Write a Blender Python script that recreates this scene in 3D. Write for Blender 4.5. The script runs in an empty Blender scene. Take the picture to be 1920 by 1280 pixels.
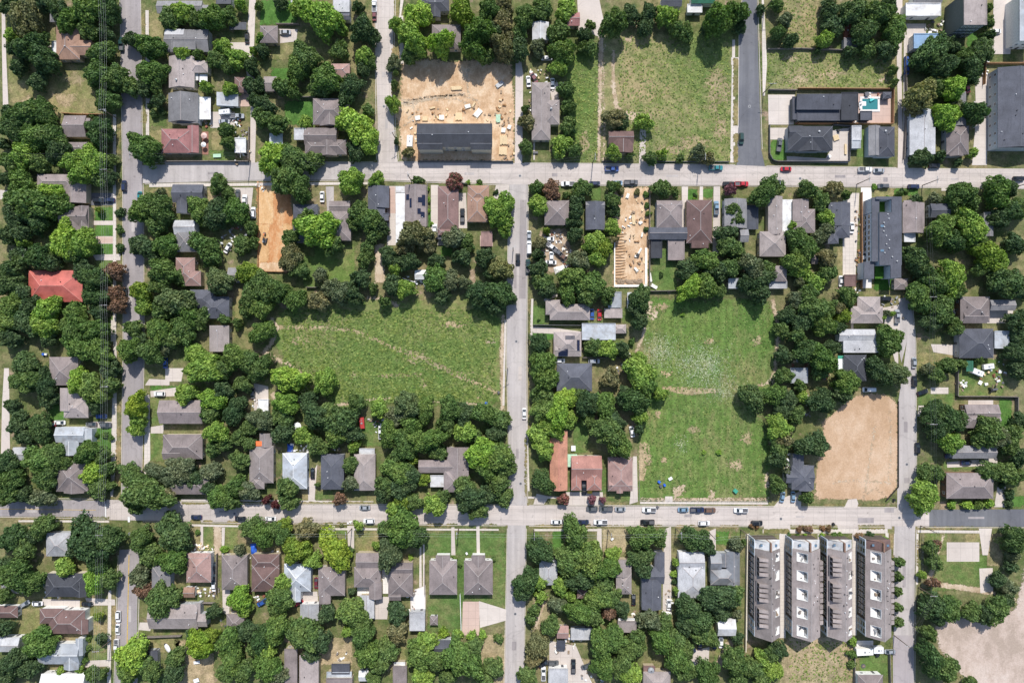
import bpy, math, random
import numpy as np
from mathutils import Vector
random.seed(7)
SC = bpy.context.scene
COL = SC.collection
K = 0.22            # metres per photograph pixel on the ground
HC = 281.0          # height of the drone above ground

# ---------------------------------------------------------------- camera, sky, sun
cd = bpy.data.cameras.new('drone_camera')
cam = bpy.data.objects.new('drone_camera', cd)
COL.objects.link(cam)
cam.location = (0, 0, HC)
cd.sensor_width = 36.0
cd.lens = 36.0 * HC / (1920 * K)
cd.clip_start = 1.0
cd.clip_end = 3000.0
SC.camera = cam

SUN_EL = math.radians(51)
SUN_DIR = Vector((0.085, 1.0, 0)).normalized() * math.cos(SUN_EL) + Vector((0, 0, math.sin(SUN_EL)))
world = bpy.data.worlds.new('World')
SC.world = world
world.use_nodes = True
wn = world.node_tree.nodes
bg = wn['Background']
sky = wn.new('ShaderNodeTexSky')
sky.sky_type = 'NISHITA'
sky.sun_disc = False
sky.sun_elevation = SUN_EL
sky.sun_rotation = math.atan2(SUN_DIR.x, SUN_DIR.y)
world.node_tree.links.new(sky.outputs[0], bg.inputs[0])
bg.inputs[1].default_value = 0.15
sd = bpy.data.lights.new('sun', 'SUN')
sd.energy = 4.45
sd.angle = math.radians(0.5)
sd.color = (1.0, 0.96, 0.9)
sun = bpy.data.objects.new('sun', sd)
COL.objects.link(sun)
sun.location = (60, 300, 400)
sun.rotation_euler = (-SUN_DIR).to_track_quat('-Z', 'Y').to_euler()
SC.view_settings.view_transform = 'Standard'
SC.view_settings.look = 'None'
SC.view_settings.exposure = 0.14
SC.view_settings.gamma = 1.0

# ---------------------------------------------------------------- helpers
def P(px, py, h=0.0):
    """a point seen at pixel (px,py) that stands h metres above the ground -> world x, y"""
    f = K * (1.0 - h / HC)
    return ((px - 960) * f, (640 - py) * f)

def link(o, parent=None):
    COL.objects.link(o)
    if parent is not None:
        o.parent = parent
    return o

def empty(name, loc=(0, 0, 0), rz=0.0):
    o = bpy.data.objects.new(name, None)
    o.empty_display_size = 0.5
    o.location = loc
    o.rotation_euler = (0, 0, rz)
    return link(o)

LABELS = {}
THINGS = []          # (x px, y px, half w, half h, label) of reference things
def tag(o, label, cat, group=None):
    o['label'] = label
    o['category'] = cat
    if group:
        o['group'] = group
    LABELS.setdefault(label, []).append(o)
    return o

class MB:
    """collects faces and links them as one mesh object"""
    def __init__(self):
        self.v = []; self.f = []; self.m = []
    def add(self, vs, fs, m=0):
        b = len(self.v)
        self.v += [tuple(p) for p in vs]
        self.f += [tuple(i + b for i in f) for f in fs]
        self.m += [m] * len(fs)
        return self
    def box(self, x0, y0, z0, x1, y1, z1, m=0, top=True, bottom=True):
        vs = [(x0,y0,z0),(x1,y0,z0),(x1,y1,z0),(x0,y1,z0),(x0,y0,z1),(x1,y0,z1),(x1,y1,z1),(x0,y1,z1)]
        fs = [(0,1,5,4),(1,2,6,5),(2,3,7,6),(3,0,4,7)]
        if top: fs.append((4,5,6,7))
        if bottom: fs.append((3,2,1,0))
        return self.add(vs, fs, m)
    def prism(self, pts, z0, z1, m=0, ztop=None):
        n = len(pts)
        zt = ztop or [z1] * n
        vs = [(x, y, z0) for x, y in pts] + [(x, y, z) for (x, y), z in zip(pts, zt)]
        fs = [(i, (i+1) % n, n + (i+1) % n, n + i) for i in range(n)]
        fs.append(tuple(range(n, 2*n))); fs.append(tuple(range(n-1, -1, -1)))
        return self.add(vs, fs, m)
    def tube(self, pts, rads, n=6, m=0, cap=True):
        rings = []
        for i, p in enumerate(pts):
            p = Vector(p)
            a = Vector(pts[max(i-1, 0)]); b = Vector(pts[min(i+1, len(pts)-1)])
            t = (b - a).normalized()
            u = t.cross(Vector((0, 0, 1)))
            if u.length < 1e-3: u = Vector((1, 0, 0))
            u.normalize(); w = t.cross(u)
            r = rads[i] if isinstance(rads, (list, tuple)) else rads
            rings.append([p + (u*math.cos(2*math.pi*k/n) + w*math.sin(2*math.pi*k/n))*r for k in range(n)])
        vs = [q for r in rings for q in r]
        fs = []
        for i in range(len(pts)-1):
            for k in range(n):
                fs.append((i*n+k, i*n+(k+1) % n, (i+1)*n+(k+1) % n, (i+1)*n+k))
        if cap:
            fs.append(tuple(range(n-1, -1, -1))); fs.append(tuple(range((len(pts)-1)*n, len(pts)*n)))
        return self.add(vs, fs, m)
    def disc(self, cx, cy, z, r, n=16, m=0, ry=None):
        ry = ry or r
        return self.add([(cx + r*math.cos(2*math.pi*k/n), cy + ry*math.sin(2*math.pi*k/n), z) for k in range(n)], [tuple(range(n))], m)
    def mesh(self, name, mats):
        me = bpy.data.meshes.new(name)
        me.from_pydata(self.v, [], self.f)
        for mm in (mats if isinstance(mats, (list, tuple)) else [mats]):
            me.materials.append(mm)
        if any(self.m):
            me.polygons.foreach_set('material_index', self.m)
        me.update()
        return me
    def build(self, name, mats, parent=None, smooth=False):
        me = self.mesh(name, mats)
        if smooth:
            me.polygons.foreach_set('use_smooth', [True]*len(me.polygons))
        return link(bpy.data.objects.new(name, me), parent)

def inst(name, mesh, parent=None, loc=(0,0,0), rz=0.0, scale=(1,1,1), mat=None):
    o = bpy.data.objects.new(name, mesh)
    o.location = loc; o.rotation_euler = (0, 0, rz); o.scale = scale
    link(o, parent)
    if mat is not None:
        o.material_slots[0].link = 'OBJECT'
        o.material_slots[0].material = mat
    return o

# ---------------------------------------------------------------- materials
def nt(name):
    m = bpy.data.materials.new(name)
    m.use_nodes = True
    n = m.node_tree.nodes; l = m.node_tree.links
    return m, n, l, n['Principled BSDF']

def geo_pos(n, l, obj=False):
    if obj:
        return n.new('ShaderNodeTexCoord').outputs['Object']
    return n.new('ShaderNodeNewGeometry').outputs['Position']

def noise(n, l, vec, scale, detail=4, rough=0.6, sx=None):
    if sx:
        mp = n.new('ShaderNodeMapping'); mp.inputs['Scale'].default_value = sx
        l.new(vec, mp.inputs[0]); vec = mp.outputs[0]
    t = n.new('ShaderNodeTexNoise')
    t.inputs['Scale'].default_value = scale
    t.inputs['Detail'].default_value = detail
    t.inputs['Roughness'].default_value = rough
    l.new(vec, t.inputs['Vector'])
    return t.outputs['Fac']

def ramp(n, l, fac, stops):
    r = n.new('ShaderNodeValToRGB')
    e = r.color_ramp.elements
    while len(e) < len(stops): e.new(0.5)
    for el, (p, c) in zip(e, stops):
        el.position = p
        el.color = (*c, 1) if isinstance(c, (tuple, list)) else (c, c, c, 1)
    l.new(fac, r.inputs[0])
    return r.outputs[0]

def mix(n, l, fac, a, b, mode='MIX'):
    x = n.new('ShaderNodeMix'); x.data_type = 'RGBA'; x.blend_type = mode
    if isinstance(fac, (int, float)): x.inputs[0].default_value = fac
    else: l.new(fac, x.inputs[0])
    for s, v in ((6, a), (7, b)):
        if isinstance(v, (tuple, list)): x.inputs[s].default_value = (*v, 1)
        else: l.new(v, x.inputs[s])
    return x.outputs[2]

def bump(n, l, b, h, strength=0.4, dist=0.1):
    bp = n.new('ShaderNodeBump')
    bp.inputs['Strength'].default_value = strength
    bp.inputs['Distance'].default_value = dist
    l.new(h, bp.inputs['Height']); l.new(bp.outputs[0], b.inputs['Normal'])

def plain(name, c, rough=0.6, metal=0.0, var=0.12, scale=1.5):
    m, n, l, b = nt(name)
    p = geo_pos(n, l)
    f = noise(n, l, p, scale, 5)
    r = ramp(n, l, f, [(0.25, 1-var*1.6), (0.75, 1+var)])
    l.new(mix(n, l, 1.0, c, r, 'MULTIPLY'), b.inputs['Base Color'])
    b.inputs['Roughness'].default_value = rough
    b.inputs['Metallic'].default_value = metal
    return m

def roofmat(name, c, metal=False, tile=False):
    m, n, l, b = nt(name)
    p = geo_pos(n, l)
    big = ramp(n, l, noise(n, l, p, 0.22, 5), [(0.3, 0.74), (0.7, 1.18)])
    fine = ramp(n, l, noise(n, l, p, 2.6, 3, 0.8), [(0.3, 0.80), (0.72, 1.2)])
    oi = n.new('ShaderNodeObjectInfo')
    per = ramp(n, l, oi.outputs['Random'], [(0, 0.78), (1, 1.2)])
    col = mix(n, l, 1, c, big, 'MULTIPLY')
    col = mix(n, l, 1, col, per, 'MULTIPLY')
    if not metal:
        col = mix(n, l, 1, col, fine, 'MULTIPLY')
        st = ramp(n, l, noise(n, l, p, 0.5, 4, 0.7, (3.0, 0.5, 1)), [(0.54, 1.0), (0.68, 0.76)])
        col = mix(n, l, 1, col, st, 'MULTIPLY')
    else:
        w = n.new('ShaderNodeTexWave'); w.inputs['Scale'].default_value = 0.9
        w.inputs['Distortion'].default_value = 0.0
        l.new(p, w.inputs['Vector'])
        col = mix(n, l, 1, col, ramp(n, l, w.outputs['Fac'], [(0.0, 0.86), (0.2, 1.0)]), 'MULTIPLY')
        st = ramp(n, l, noise(n, l, p, 0.35, 5, 0.7), [(0.48, (1,1,1)), (0.70, (0.72,0.67,0.62))])
        col = mix(n, l, 1, col, st, 'MULTIPLY')
        bump(n, l, b, w.outputs['Fac'], 0.25, 0.05)
    if tile:
        w = n.new('ShaderNodeTexWave'); w.inputs['Scale'].default_value = 1.1
        w.bands_direction = 'Y'
        l.new(p, w.inputs['Vector'])
        col = mix(n, l, 1, col, ramp(n, l, w.outputs['Fac'], [(0.0, 0.75), (0.4, 1.05)]), 'MULTIPLY')
        bump(n, l, b, w.outputs['Fac'], 0.5, 0.08)
    elif not metal:
        bump(n, l, b, fine, 0.35, 0.06)
    l.new(col, b.inputs['Base Color'])
    b.inputs['Roughness'].default_value = 0.45 if metal else 0.9
    return m

ROOF = {k: roofmat('roof_' + nm, c, mt, tl) for k, nm, c, mt, tl in [
    ('ta', 'taupe_shingle', (0.225, 0.187, 0.18), 0, 0), ('lt', 'pale_taupe_shingle', (0.31, 0.265, 0.25), 0, 0),
    ('gy', 'grey_shingle', (0.20, 0.195, 0.20), 0, 0), ('dk', 'charcoal_shingle', (0.045, 0.048, 0.058), 0, 0),
    ('sl', 'slate_shingle', (0.082, 0.086, 0.105), 0, 0), ('br', 'brown_shingle', (0.175, 0.108, 0.098), 0, 0),
    ('mr', 'maroon_shingle', (0.26, 0.12, 0.115), 0, 0), ('rd', 'red_metal', (0.46, 0.12, 0.095), 1, 0),
    ('or', 'orange_tile', (0.50, 0.24, 0.16), 0, 1), ('tn', 'tan_shingle', (0.35, 0.215, 0.155), 0, 0),
    ('wh', 'white_metal', (0.66, 0.66, 0.66), 1, 0), ('wm', 'pale_blue_metal', (0.385, 0.41, 0.44), 1, 0),
    ('bl', 'blue_metal', (0.20, 0.33, 0.50), 1, 0), ('lg', 'light_grey_shingle', (0.40, 0.40, 0.41), 0, 0),
    ('pk', 'pink_brown_shingle', (0.34, 0.215, 0.19), 0, 0), ('gn', 'green_metal', (0.05, 0.2, 0.12), 1, 0),
    ('mg', 'mid_grey_metal', (0.25, 0.262, 0.285), 1, 0), ('tc', 'terracotta_shingle', (0.33, 0.165, 0.135), 0, 0), ('dm', 'dark_metal', (0.05, 0.055, 0.07), 1, 0)]}
WALL = {k: plain('wall_' + nm, c, 0.85) for k, nm, c in [
    ('c', 'cream_siding', (0.62, 0.56, 0.45)), ('w', 'white_siding', (0.72, 0.72, 0.70)), ('b', 'brown_brick', (0.22, 0.13, 0.09)),
    ('g', 'grey_siding', (0.40, 0.41, 0.42)), ('d', 'dark_siding', (0.09, 0.10, 0.11)), ('y', 'tan_siding', (0.45, 0.38, 0.27)),
    ('k', 'dark_brown_brick', (0.085, 0.068, 0.055)), ('h', 'slate_siding', (0.105, 0.12, 0.115)), ('n', 'sage_siding', (0.30, 0.33, 0.27)), ('l', 'pale_blue_siding', (0.44, 0.49, 0.53))]}
M = {k: plain(*a) for k, a in {
    'white': ('white_paint', (0.78, 0.78, 0.78), 0.5), 'black': ('black_paint', (0.02, 0.02, 0.022), 0.5),
    'grey': ('grey_metal', (0.35, 0.36, 0.37), 0.5, 0.3), 'darkgrey': ('dark_grey', (0.10, 0.10, 0.11), 0.6),
    'wood': ('weathered_wood', (0.30, 0.22, 0.15), 0.85, 0, 0.3, 3.0), 'cedar': ('cedar_fence_wood', (0.36, 0.20, 0.10), 0.85, 0, 0.3, 3.0),
    'greywood': ('grey_fence_wood', (0.22, 0.19, 0.17), 0.9, 0, 0.3, 3.0), 'lumber': ('fresh_lumber', (0.72, 0.56, 0.34), 0.8, 0, 0.15, 3.0),
    'sheet': ('white_sheeting', (0.80, 0.78, 0.72), 0.7), 'blue': ('blue_tarp', (0.03, 0.12, 0.55), 0.5), 'orange': ('orange_tarp', (0.8, 0.18, 0.05), 0.6),
    'red': ('red_paint', (0.42, 0.04, 0.04), 0.5), 'rust': ('rusty_metal', (0.28, 0.10, 0.06), 0.8, 0, 0.4, 3.0), 'green': ('green_plastic', (0.05, 0.30, 0.20), 0.5),
    'yellow': ('yellow_plastic', (0.8, 0.55, 0.05), 0.5), 'teal': ('teal_vinyl', (0.05, 0.45, 0.45), 0.5), 'pinkc': ('salmon_canvas', (0.66, 0.45, 0.40), 0.8),
    'bark': ('tree_bark', (0.13, 0.10, 0.075), 0.95, 0, 0.4, 4.0), 'paleBark': ('pale_bark', (0.33, 0.30, 0.27), 0.95, 0, 0.3, 4.0),
    'pole': ('creosote_pole', (0.16, 0.12, 0.09), 0.9, 0, 0.3, 3.0), 'wire': ('power_cable', (0.16, 0.17, 0.17), 0.5), 'wire2': ('bright_cable', (0.5, 0.52, 0.5), 0.4),
    'tyre': ('tyre_rubber', (0.02, 0.02, 0.02), 0.9), 'rim': ('wheel_rim', (0.5, 0.5, 0.52), 0.3, 0.8), 'lumberdark': ('trench_wood', (0.30, 0.16, 0.07), 0.9, 0, 0.3, 2.0),
    'palegreen': ('pale_green_wrap', (0.42, 0.62, 0.45), 0.7), 'ridge': ('ridge_cap_shingle', (0.36, 0.32, 0.31), 0.9), 'ridged': ('dark_ridge_cap', (0.14, 0.145, 0.165), 0.9),
    'ridger': ('red_ridge_cap', (0.62, 0.25, 0.20), 0.7), 'skylight': ('skylight_glass', (0.12, 0.2, 0.28), 0.1), 'lamp': ('lamp_lens', (0.8, 0.8, 0.72), 0.3), 'tail': ('tail_lens', (0.35, 0.02, 0.02), 0.3)}.items()}
def glassmat(name, c):
    m, n, l, b = nt(name)
    f = noise(n, l, geo_pos(n, l), 0.8, 2)
    l.new(mix(n, l, f, c, tuple(x*1.8 for x in c)), b.inputs['Base Color'])
    b.inputs['Roughness'].default_value = 0.08
    b.inputs['Specular IOR Level'].default_value = 0.7
    return m
M['glass'] = glassmat('window_glass', (0.02, 0.028, 0.035))
M['solar'] = glassmat('solar_cell', (0.008, 0.01, 0.025))

def paintmat(name, c, metal=0.0):
    m, n, l, b = nt('paint_' + name)
    f = ramp(n, l, noise(n, l, geo_pos(n, l), 1.2, 3), [(0.3, 0.86), (0.7, 1.06)])
    l.new(mix(n, l, 1, c, f, 'MULTIPLY'), b.inputs['Base Color'])
    b.inputs['Roughness'].default_value = 0.28
    b.inputs['Metallic'].default_value = metal
    b.inputs['Coat Weight'].default_value = 0.5
    return m
PAINT = {k: paintmat(nm, c, mt) for k, nm, c, mt in [
    ('w', 'white', (0.75, 0.75, 0.75), 0), ('s', 'silver', (0.42, 0.44, 0.46), 0.3), ('k', 'black', (0.012, 0.013, 0.016), 0),
    ('g', 'grey', (0.12, 0.125, 0.13), 0.2), ('b', 'blue', (0.03, 0.09, 0.32), 0), ('n', 'navy', (0.02, 0.03, 0.075), 0), ('r', 'red', (0.45, 0.02, 0.03), 0),
    ('m', 'maroon', (0.14, 0.02, 0.03), 0), ('t', 'teal', (0.02, 0.20, 0.22), 0), ('e', 'dark green', (0.015, 0.05, 0.045), 0),
    ('l', 'light blue', (0.22, 0.34, 0.45), 0.2), ('o', 'brown', (0.16, 0.09, 0.06), 0)]}
PAINTNAME = {'w': 'white', 's': 'silver', 'k': 'black', 'g': 'grey', 'b': 'blue', 'n': 'dark navy', 'r': 'red', 'm': 'maroon', 't': 'teal', 'e': 'dark green', 'l': 'light blue', 'o': 'brown'}

def ragged(m, n, l, b):
    """polygons that carry an 'edge' attribute end in a ragged, natural border"""
    at = n.new('ShaderNodeAttribute'); at.attribute_name = 'edge'
    f = noise(n, l, geo_pos(n, l), 0.9, 5, 0.75)
    r = n.new('ShaderNodeMapRange'); r.inputs[1].default_value = 0.28; r.inputs[2].default_value = 0.72
    l.new(f, r.inputs[0])
    mth = n.new('ShaderNodeMath'); mth.operation = 'SUBTRACT'
    l.new(at.outputs['Fac'], mth.inputs[0]); l.new(r.outputs[0], mth.inputs[1])
    m2 = n.new('ShaderNodeMath'); m2.operation = 'MULTIPLY_ADD'; m2.use_clamp = True
    l.new(mth.outputs[0], m2.inputs[0]); m2.inputs[1].default_value = 7.0; m2.inputs[2].default_value = 0.5
    tr = n.new('ShaderNodeBsdfTransparent')
    ms = n.new('ShaderNodeMixShader')
    l.new(m2.outputs[0], ms.inputs[0]); l.new(tr.outputs[0], ms.inputs[1]); l.new(b.outputs[0], ms.inputs[2])
    l.new(ms.outputs[0], n['Material Output'].inputs[0])

def grassmat(name, green, green2, dry, dryness, edge=True, streak=None, soil=None, soilamt=0.66, mow=0.0):
    m, n, l, b = nt('grass_' + name)
    p = geo_pos(n, l)
    base = mix(n, l, ramp(n, l, noise(n, l, p, 0.16, 6, 0.65), [(0.35, 0.0), (0.65, 1.0)]), green, green2)
    dn = mix(n, l, 0.45, noise(n, l, p, 0.03, 5, 0.6), noise(n, l, p, 0.24, 7, 0.75, streak))
    lo = 0.66 - dryness * 0.38
    df = ramp(n, l, dn, [(max(lo-0.08, 0), 0.0), (min(lo+0.12, 1), 1.0)])
    col = mix(n, l, df, base, dry)
    if soil:
        sn = ramp(n, l, noise(n, l, p, 0.11, 7, 0.7), [(soilamt-0.03, 0.0), (soilamt+0.05, 1.0)])
        col = mix(n, l, sn, col, soil)
    col = mix(n, l, 1, col, ramp(n, l, noise(n, l, p, 0.022, 4, 0.6), [(0.35, (0.86, 0.92, 0.9)), (0.65, (1.16, 1.08, 1.08))]), 'MULTIPLY')
    col = mix(n, l, 1, col, ramp(n, l, noise(n, l, p, 0.35, 5, 0.7), [(0.38, 0.78), (0.62, 1.16)]), 'MULTIPLY')
    if mow:
        w = n.new('ShaderNodeTexWave'); w.inputs['Scale'].default_value = mow; w.inputs['Distortion'].default_value = 2.5; w.inputs['Detail'].default_value = 3; w.inputs['Detail Scale'].default_value = 0.4
        l.new(p, w.inputs['Vector'])
        col = mix(n, l, 1, col, ramp(n, l, w.outputs['Fac'], [(0.0, 0.90), (1.0, 1.07)]), 'MULTIPLY')
    fn = noise(n, l, p, 1.5, 4, 0.85)
    col = mix(n, l, 1, col, ramp(n, l, fn, [(0.28, 0.55), (0.72, 1.42)]), 'MULTIPLY')
    l.new(col, b.inputs['Base Color'])
    b.inputs['Roughness'].default_value = 0.95
    b.inputs['Specular IOR Level'].default_value = 0.1
    bump(n, l, b, fn, 0.9, 0.25)
    if edge: ragged(m, n, l, b)
    return m
GR = {
 'base': grassmat('yard', (0.085, 0.125, 0.04), (0.14, 0.155, 0.06), (0.27, 0.225, 0.125), 0.38, False, None, (0.30, 0.225, 0.16), 0.61),
 'dry': grassmat('dry_lawn', (0.145, 0.175, 0.06), (0.20, 0.20, 0.08), (0.33, 0.265, 0.145), 0.46),
 'field': grassmat('meadow', (0.098, 0.172, 0.040), (0.145, 0.20, 0.058), (0.29, 0.245, 0.125), 0.27, True, (1, 1.5, 1)),
 'field2': grassmat('cropped_field', (0.094, 0.178, 0.040), (0.138, 0.205, 0.056), (0.30, 0.245, 0.13), 0.22, True, (1.6, 0.6, 1), None, .66, 0.11),
 'field3': grassmat('patchy_field', (0.115, 0.18, 0.05), (0.17, 0.20, 0.072), (0.33, 0.275, 0.15), 0.42, True),
 'lawn': grassmat('mown_lawn', (0.09, 0.16, 0.042), (0.125, 0.18, 0.055), (0.23, 0.21, 0.095), 0.3),
 'bright': grassmat('bright_lawn', (0.07, 0.165, 0.034), (0.095, 0.185, 0.045), (0.17, 0.2, 0.07), 0.12),
 'turf': grassmat('artificial_turf', (0.045, 0.12, 0.02), (0.05, 0.125, 0.022), (0.06, 0.13, 0.03), 0.0),
 'straw': grassmat('straw', (0.17, 0.17, 0.07), (0.25, 0.21, 0.11), (0.40, 0.32, 0.2), 0.62),
 'shoulder': grassmat('verge', (0.11, 0.14, 0.045), (0.17, 0.16, 0.065), (0.34, 0.26, 0.14), 0.42)}

def dirtmat(name, a, b2, c, edge=True, sc=0.15, wav=None):
    m, n, l, b = nt('dirt_' + name)
    p = geo_pos(n, l)
    f1 = noise(n, l, p, sc, 8, 0.7, wav)
    f1 = mix(n, l, 0.35, f1, noise(n, l, p, sc*4.5, 6, 0.75, (1.4, 0.7, 1)))
    col = ramp(n, l, f1, [(0.42, a), (0.5, b2), (0.58, c)])
    fn = noise(n, l, p, 1.6, 5, 0.8)
    col = mix(n, l, 1, col, ramp(n, l, fn, [(0.3, 0.80), (0.7, 1.16)]), 'MULTIPLY')
    l.new(col, b.inputs['Base Color'])
    b.inputs['Roughness'].default_value = 0.95
    bump(n, l, b, fn, 0.5, 0.12)
    if edge: ragged(m, n, l, b)
    return m
DT = {
 'sand': dirtmat('building_sand', (0.43, 0.275, 0.155), (0.55, 0.375, 0.23), (0.63, 0.48, 0.33)),
 'orange': dirtmat('orange_clay', (0.42, 0.185, 0.07), (0.52, 0.255, 0.11), (0.58, 0.37, 0.20), True, 0.12, (1.6, 0.5, 1)),
 'tan': dirtmat('graded_earth', (0.42, 0.275, 0.165), (0.485, 0.33, 0.212), (0.54, 0.39, 0.27), True, 0.05),
 'clay2': dirtmat('pale_clay', (0.50, 0.29, 0.13), (0.60, 0.38, 0.19), (0.64, 0.45, 0.26), True, 0.12, (1.6, 0.5, 1)),
 'gravel': dirtmat('gravel', (0.36, 0.285, 0.23), (0.46, 0.365, 0.305), (0.53, 0.44, 0.38), True, 0.045),
 'path': dirtmat('trodden_earth', (0.34, 0.25, 0.16), (0.46, 0.36, 0.25), (0.54, 0.44, 0.33)),
 'soil': dirtmat('bare_soil', (0.22, 0.16, 0.10), (0.34, 0.25, 0.17), (0.46, 0.36, 0.26))}

def pavemat(name, a, b2, dark=0.85, joints=0.0, cracks=0.0, edge=False, lane=None):
    m, n, l, b = nt('pave_' + name)
    p = geo_pos(n, l)
    col = mix(n, l, ramp(n, l, noise(n, l, p, 0.05, 7, 0.7), [(0.36, 0.0), (0.64, 1.0)]), a, b2)
    fn = noise(n, l, p, 2.2, 4, 0.8)
    col = mix(n, l, 1, col, ramp(n, l, fn, [(0.3, 0.93), (0.7, 1.06)]), 'MULTIPLY')
    st = noise(n, l, p, 0.25, 6, 0.75)
    col = mix(n, l, 1, col, ramp(n, l, st, [(0.58, 1.0), (0.70, dark)]), 'MULTIPLY')
    if lane:
        col = mix(n, l, 1, col, ramp(n, l, noise(n, l, p, 0.45, 4, 0.6, lane), [(0.35, 0.86), (0.62, 1.06)]), 'MULTIPLY')
        sp = ramp(n, l, noise(n, l, p, 0.55, 3, 0.5), [(0.66, 1.0), (0.72, 0.72)])
        col = mix(n, l, 1, col, sp, 'MULTIPLY')
    if joints:
        bk = n.new('ShaderNodeTexBrick'); bk.offset = 0.0
        bk.inputs['Scale'].default_value = 1.0
        bk.inputs['Brick Width'].default_value = joints; bk.inputs['Row Height'].default_value = joints
        bk.inputs['Mortar Size'].default_value = 0.06
        bk.inputs['Color1'].default_value = (1, 1, 1, 1); bk.inputs['Color2'].default_value = (0.95, 0.95, 0.95, 1); bk.inputs['Mortar'].default_value = (0.72, 0.72, 0.72, 1)
        l.new(p, bk.inputs['Vector'])
        col = mix(n, l, 1, col, bk.outputs['Color'], 'MULTIPLY')
    if cracks:
        vo = n.new('ShaderNodeTexVoronoi'); vo.feature = 'DISTANCE_TO_EDGE'
        vo.inputs['Scale'].default_value = cracks
        mp = n.new('ShaderNodeMix'); mp.data_type = 'VECTOR'; mp.inputs[0].default_value = 0.12
        nn = n.new('ShaderNodeTexNoise'); nn.inputs['Scale'].default_value = 0.25; l.new(p, nn.inputs['Vector'])
        va = n.new('ShaderNodeVectorMath'); va.operation = 'MULTIPLY_ADD'
        l.new(nn.outputs['Color'], va.inputs[0]); va.inputs[1].default_value = (5, 5, 0); l.new(p, va.inputs[2])
        l.new(va.outputs[0], vo.inputs['Vector'])
        col = mix(n, l, 1, col, ramp(n, l, vo.outputs['Distance'], [(0.0, 0.86), (0.014, 1.0)]), 'MULTIPLY')
    l.new(col, b.inputs['Base Color'])
    b.inputs['Roughness'].default_value = 0.9
    if edge: ragged(m, n, l, b)
    return m
PV = {
 'conc': pavemat('pale_concrete', (0.46, 0.405, 0.37), (0.55, 0.487, 0.445), 0.84, 4.6, 0.07, False, (0.05, 1.0, 1)),
 'concv': pavemat('pale_concrete_lane', (0.46, 0.405, 0.37), (0.55, 0.487, 0.445), 0.84, 4.6, 0.07, False, (1.0, 0.05, 1)),
 'asph': pavemat('worn_asphalt', (0.275, 0.247, 0.246), (0.35, 0.315, 0.31), 0.82, 0, 0.06, False, (1.0, 0.05, 1)),
 'asph2': pavemat('grey_asphalt', (0.385, 0.35, 0.335), (0.46, 0.42, 0.40), 0.84, 0, 0.06, False, (1.0, 0.05, 1)),
 'dark': pavemat('fresh_asphalt', (0.115, 0.118, 0.135), (0.16, 0.162, 0.175), 0.86, 0, 0.05, False, (1.0, 0.06, 1)),
 'drive': pavemat('driveway_concrete', (0.49, 0.43, 0.385), (0.60, 0.535, 0.48), 0.86, 5.0),
 'white': pavemat('white_concrete', (0.70, 0.66, 0.62), (0.76, 0.73, 0.69), 0.86, 4.0),
 'walk': pavemat('sidewalk', (0.56, 0.50, 0.44), (0.63, 0.57, 0.51), 0.88, 1.6),
 'pink': pavemat('pink_pavers', (0.50, 0.36, 0.30), (0.55, 0.41, 0.345), 0.88, 3.0),
 'alley': pavemat('alley_concrete', (0.50, 0.435, 0.39), (0.58, 0.51, 0.46), 0.82, 0, 0.09),
 'wood': plain('deck_boards', (0.30, 0.14, 0.10), 0.8, 0, 0.2, 3),
 'yellow': plain('road_paint_yellow', (0.55, 0.36, 0.06), 0.8, 0, 0.3, 2), 'line': plain('road_paint_white', (0.75, 0.75, 0.73), 0.8, 0, 0.25, 2)}

# ---------------------------------------------------------------- ground sheets
ZC = [0]
def struct(o):
    o['kind'] = 'structure'
    return o

def sheet(name, pts, mat, z):
    """a crisp paved sheet laid on the ground (pixel outline)"""
    ps = [P(*p) for p in pts]
    ZC[0] += 1; z += (ZC[0] % 23) * 0.0004
    mb = MB()
    a = sum(ps[i][0]*ps[(i+1) % len(ps)][1] - ps[(i+1) % len(ps)][0]*ps[i][1] for i in range(len(ps)))
    if a < 0: ps = ps[::-1]
    mb.add([(x, y, z) for x, y in ps], [tuple(range(len(ps)))])
    return struct(mb.build(name, mat))

def rect(name, x0, y0, x1, y1, mat, z):
    return sheet(name, [(x0, y0), (x1, y0), (x1, y1), (x0, y1)], mat, z)

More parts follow.
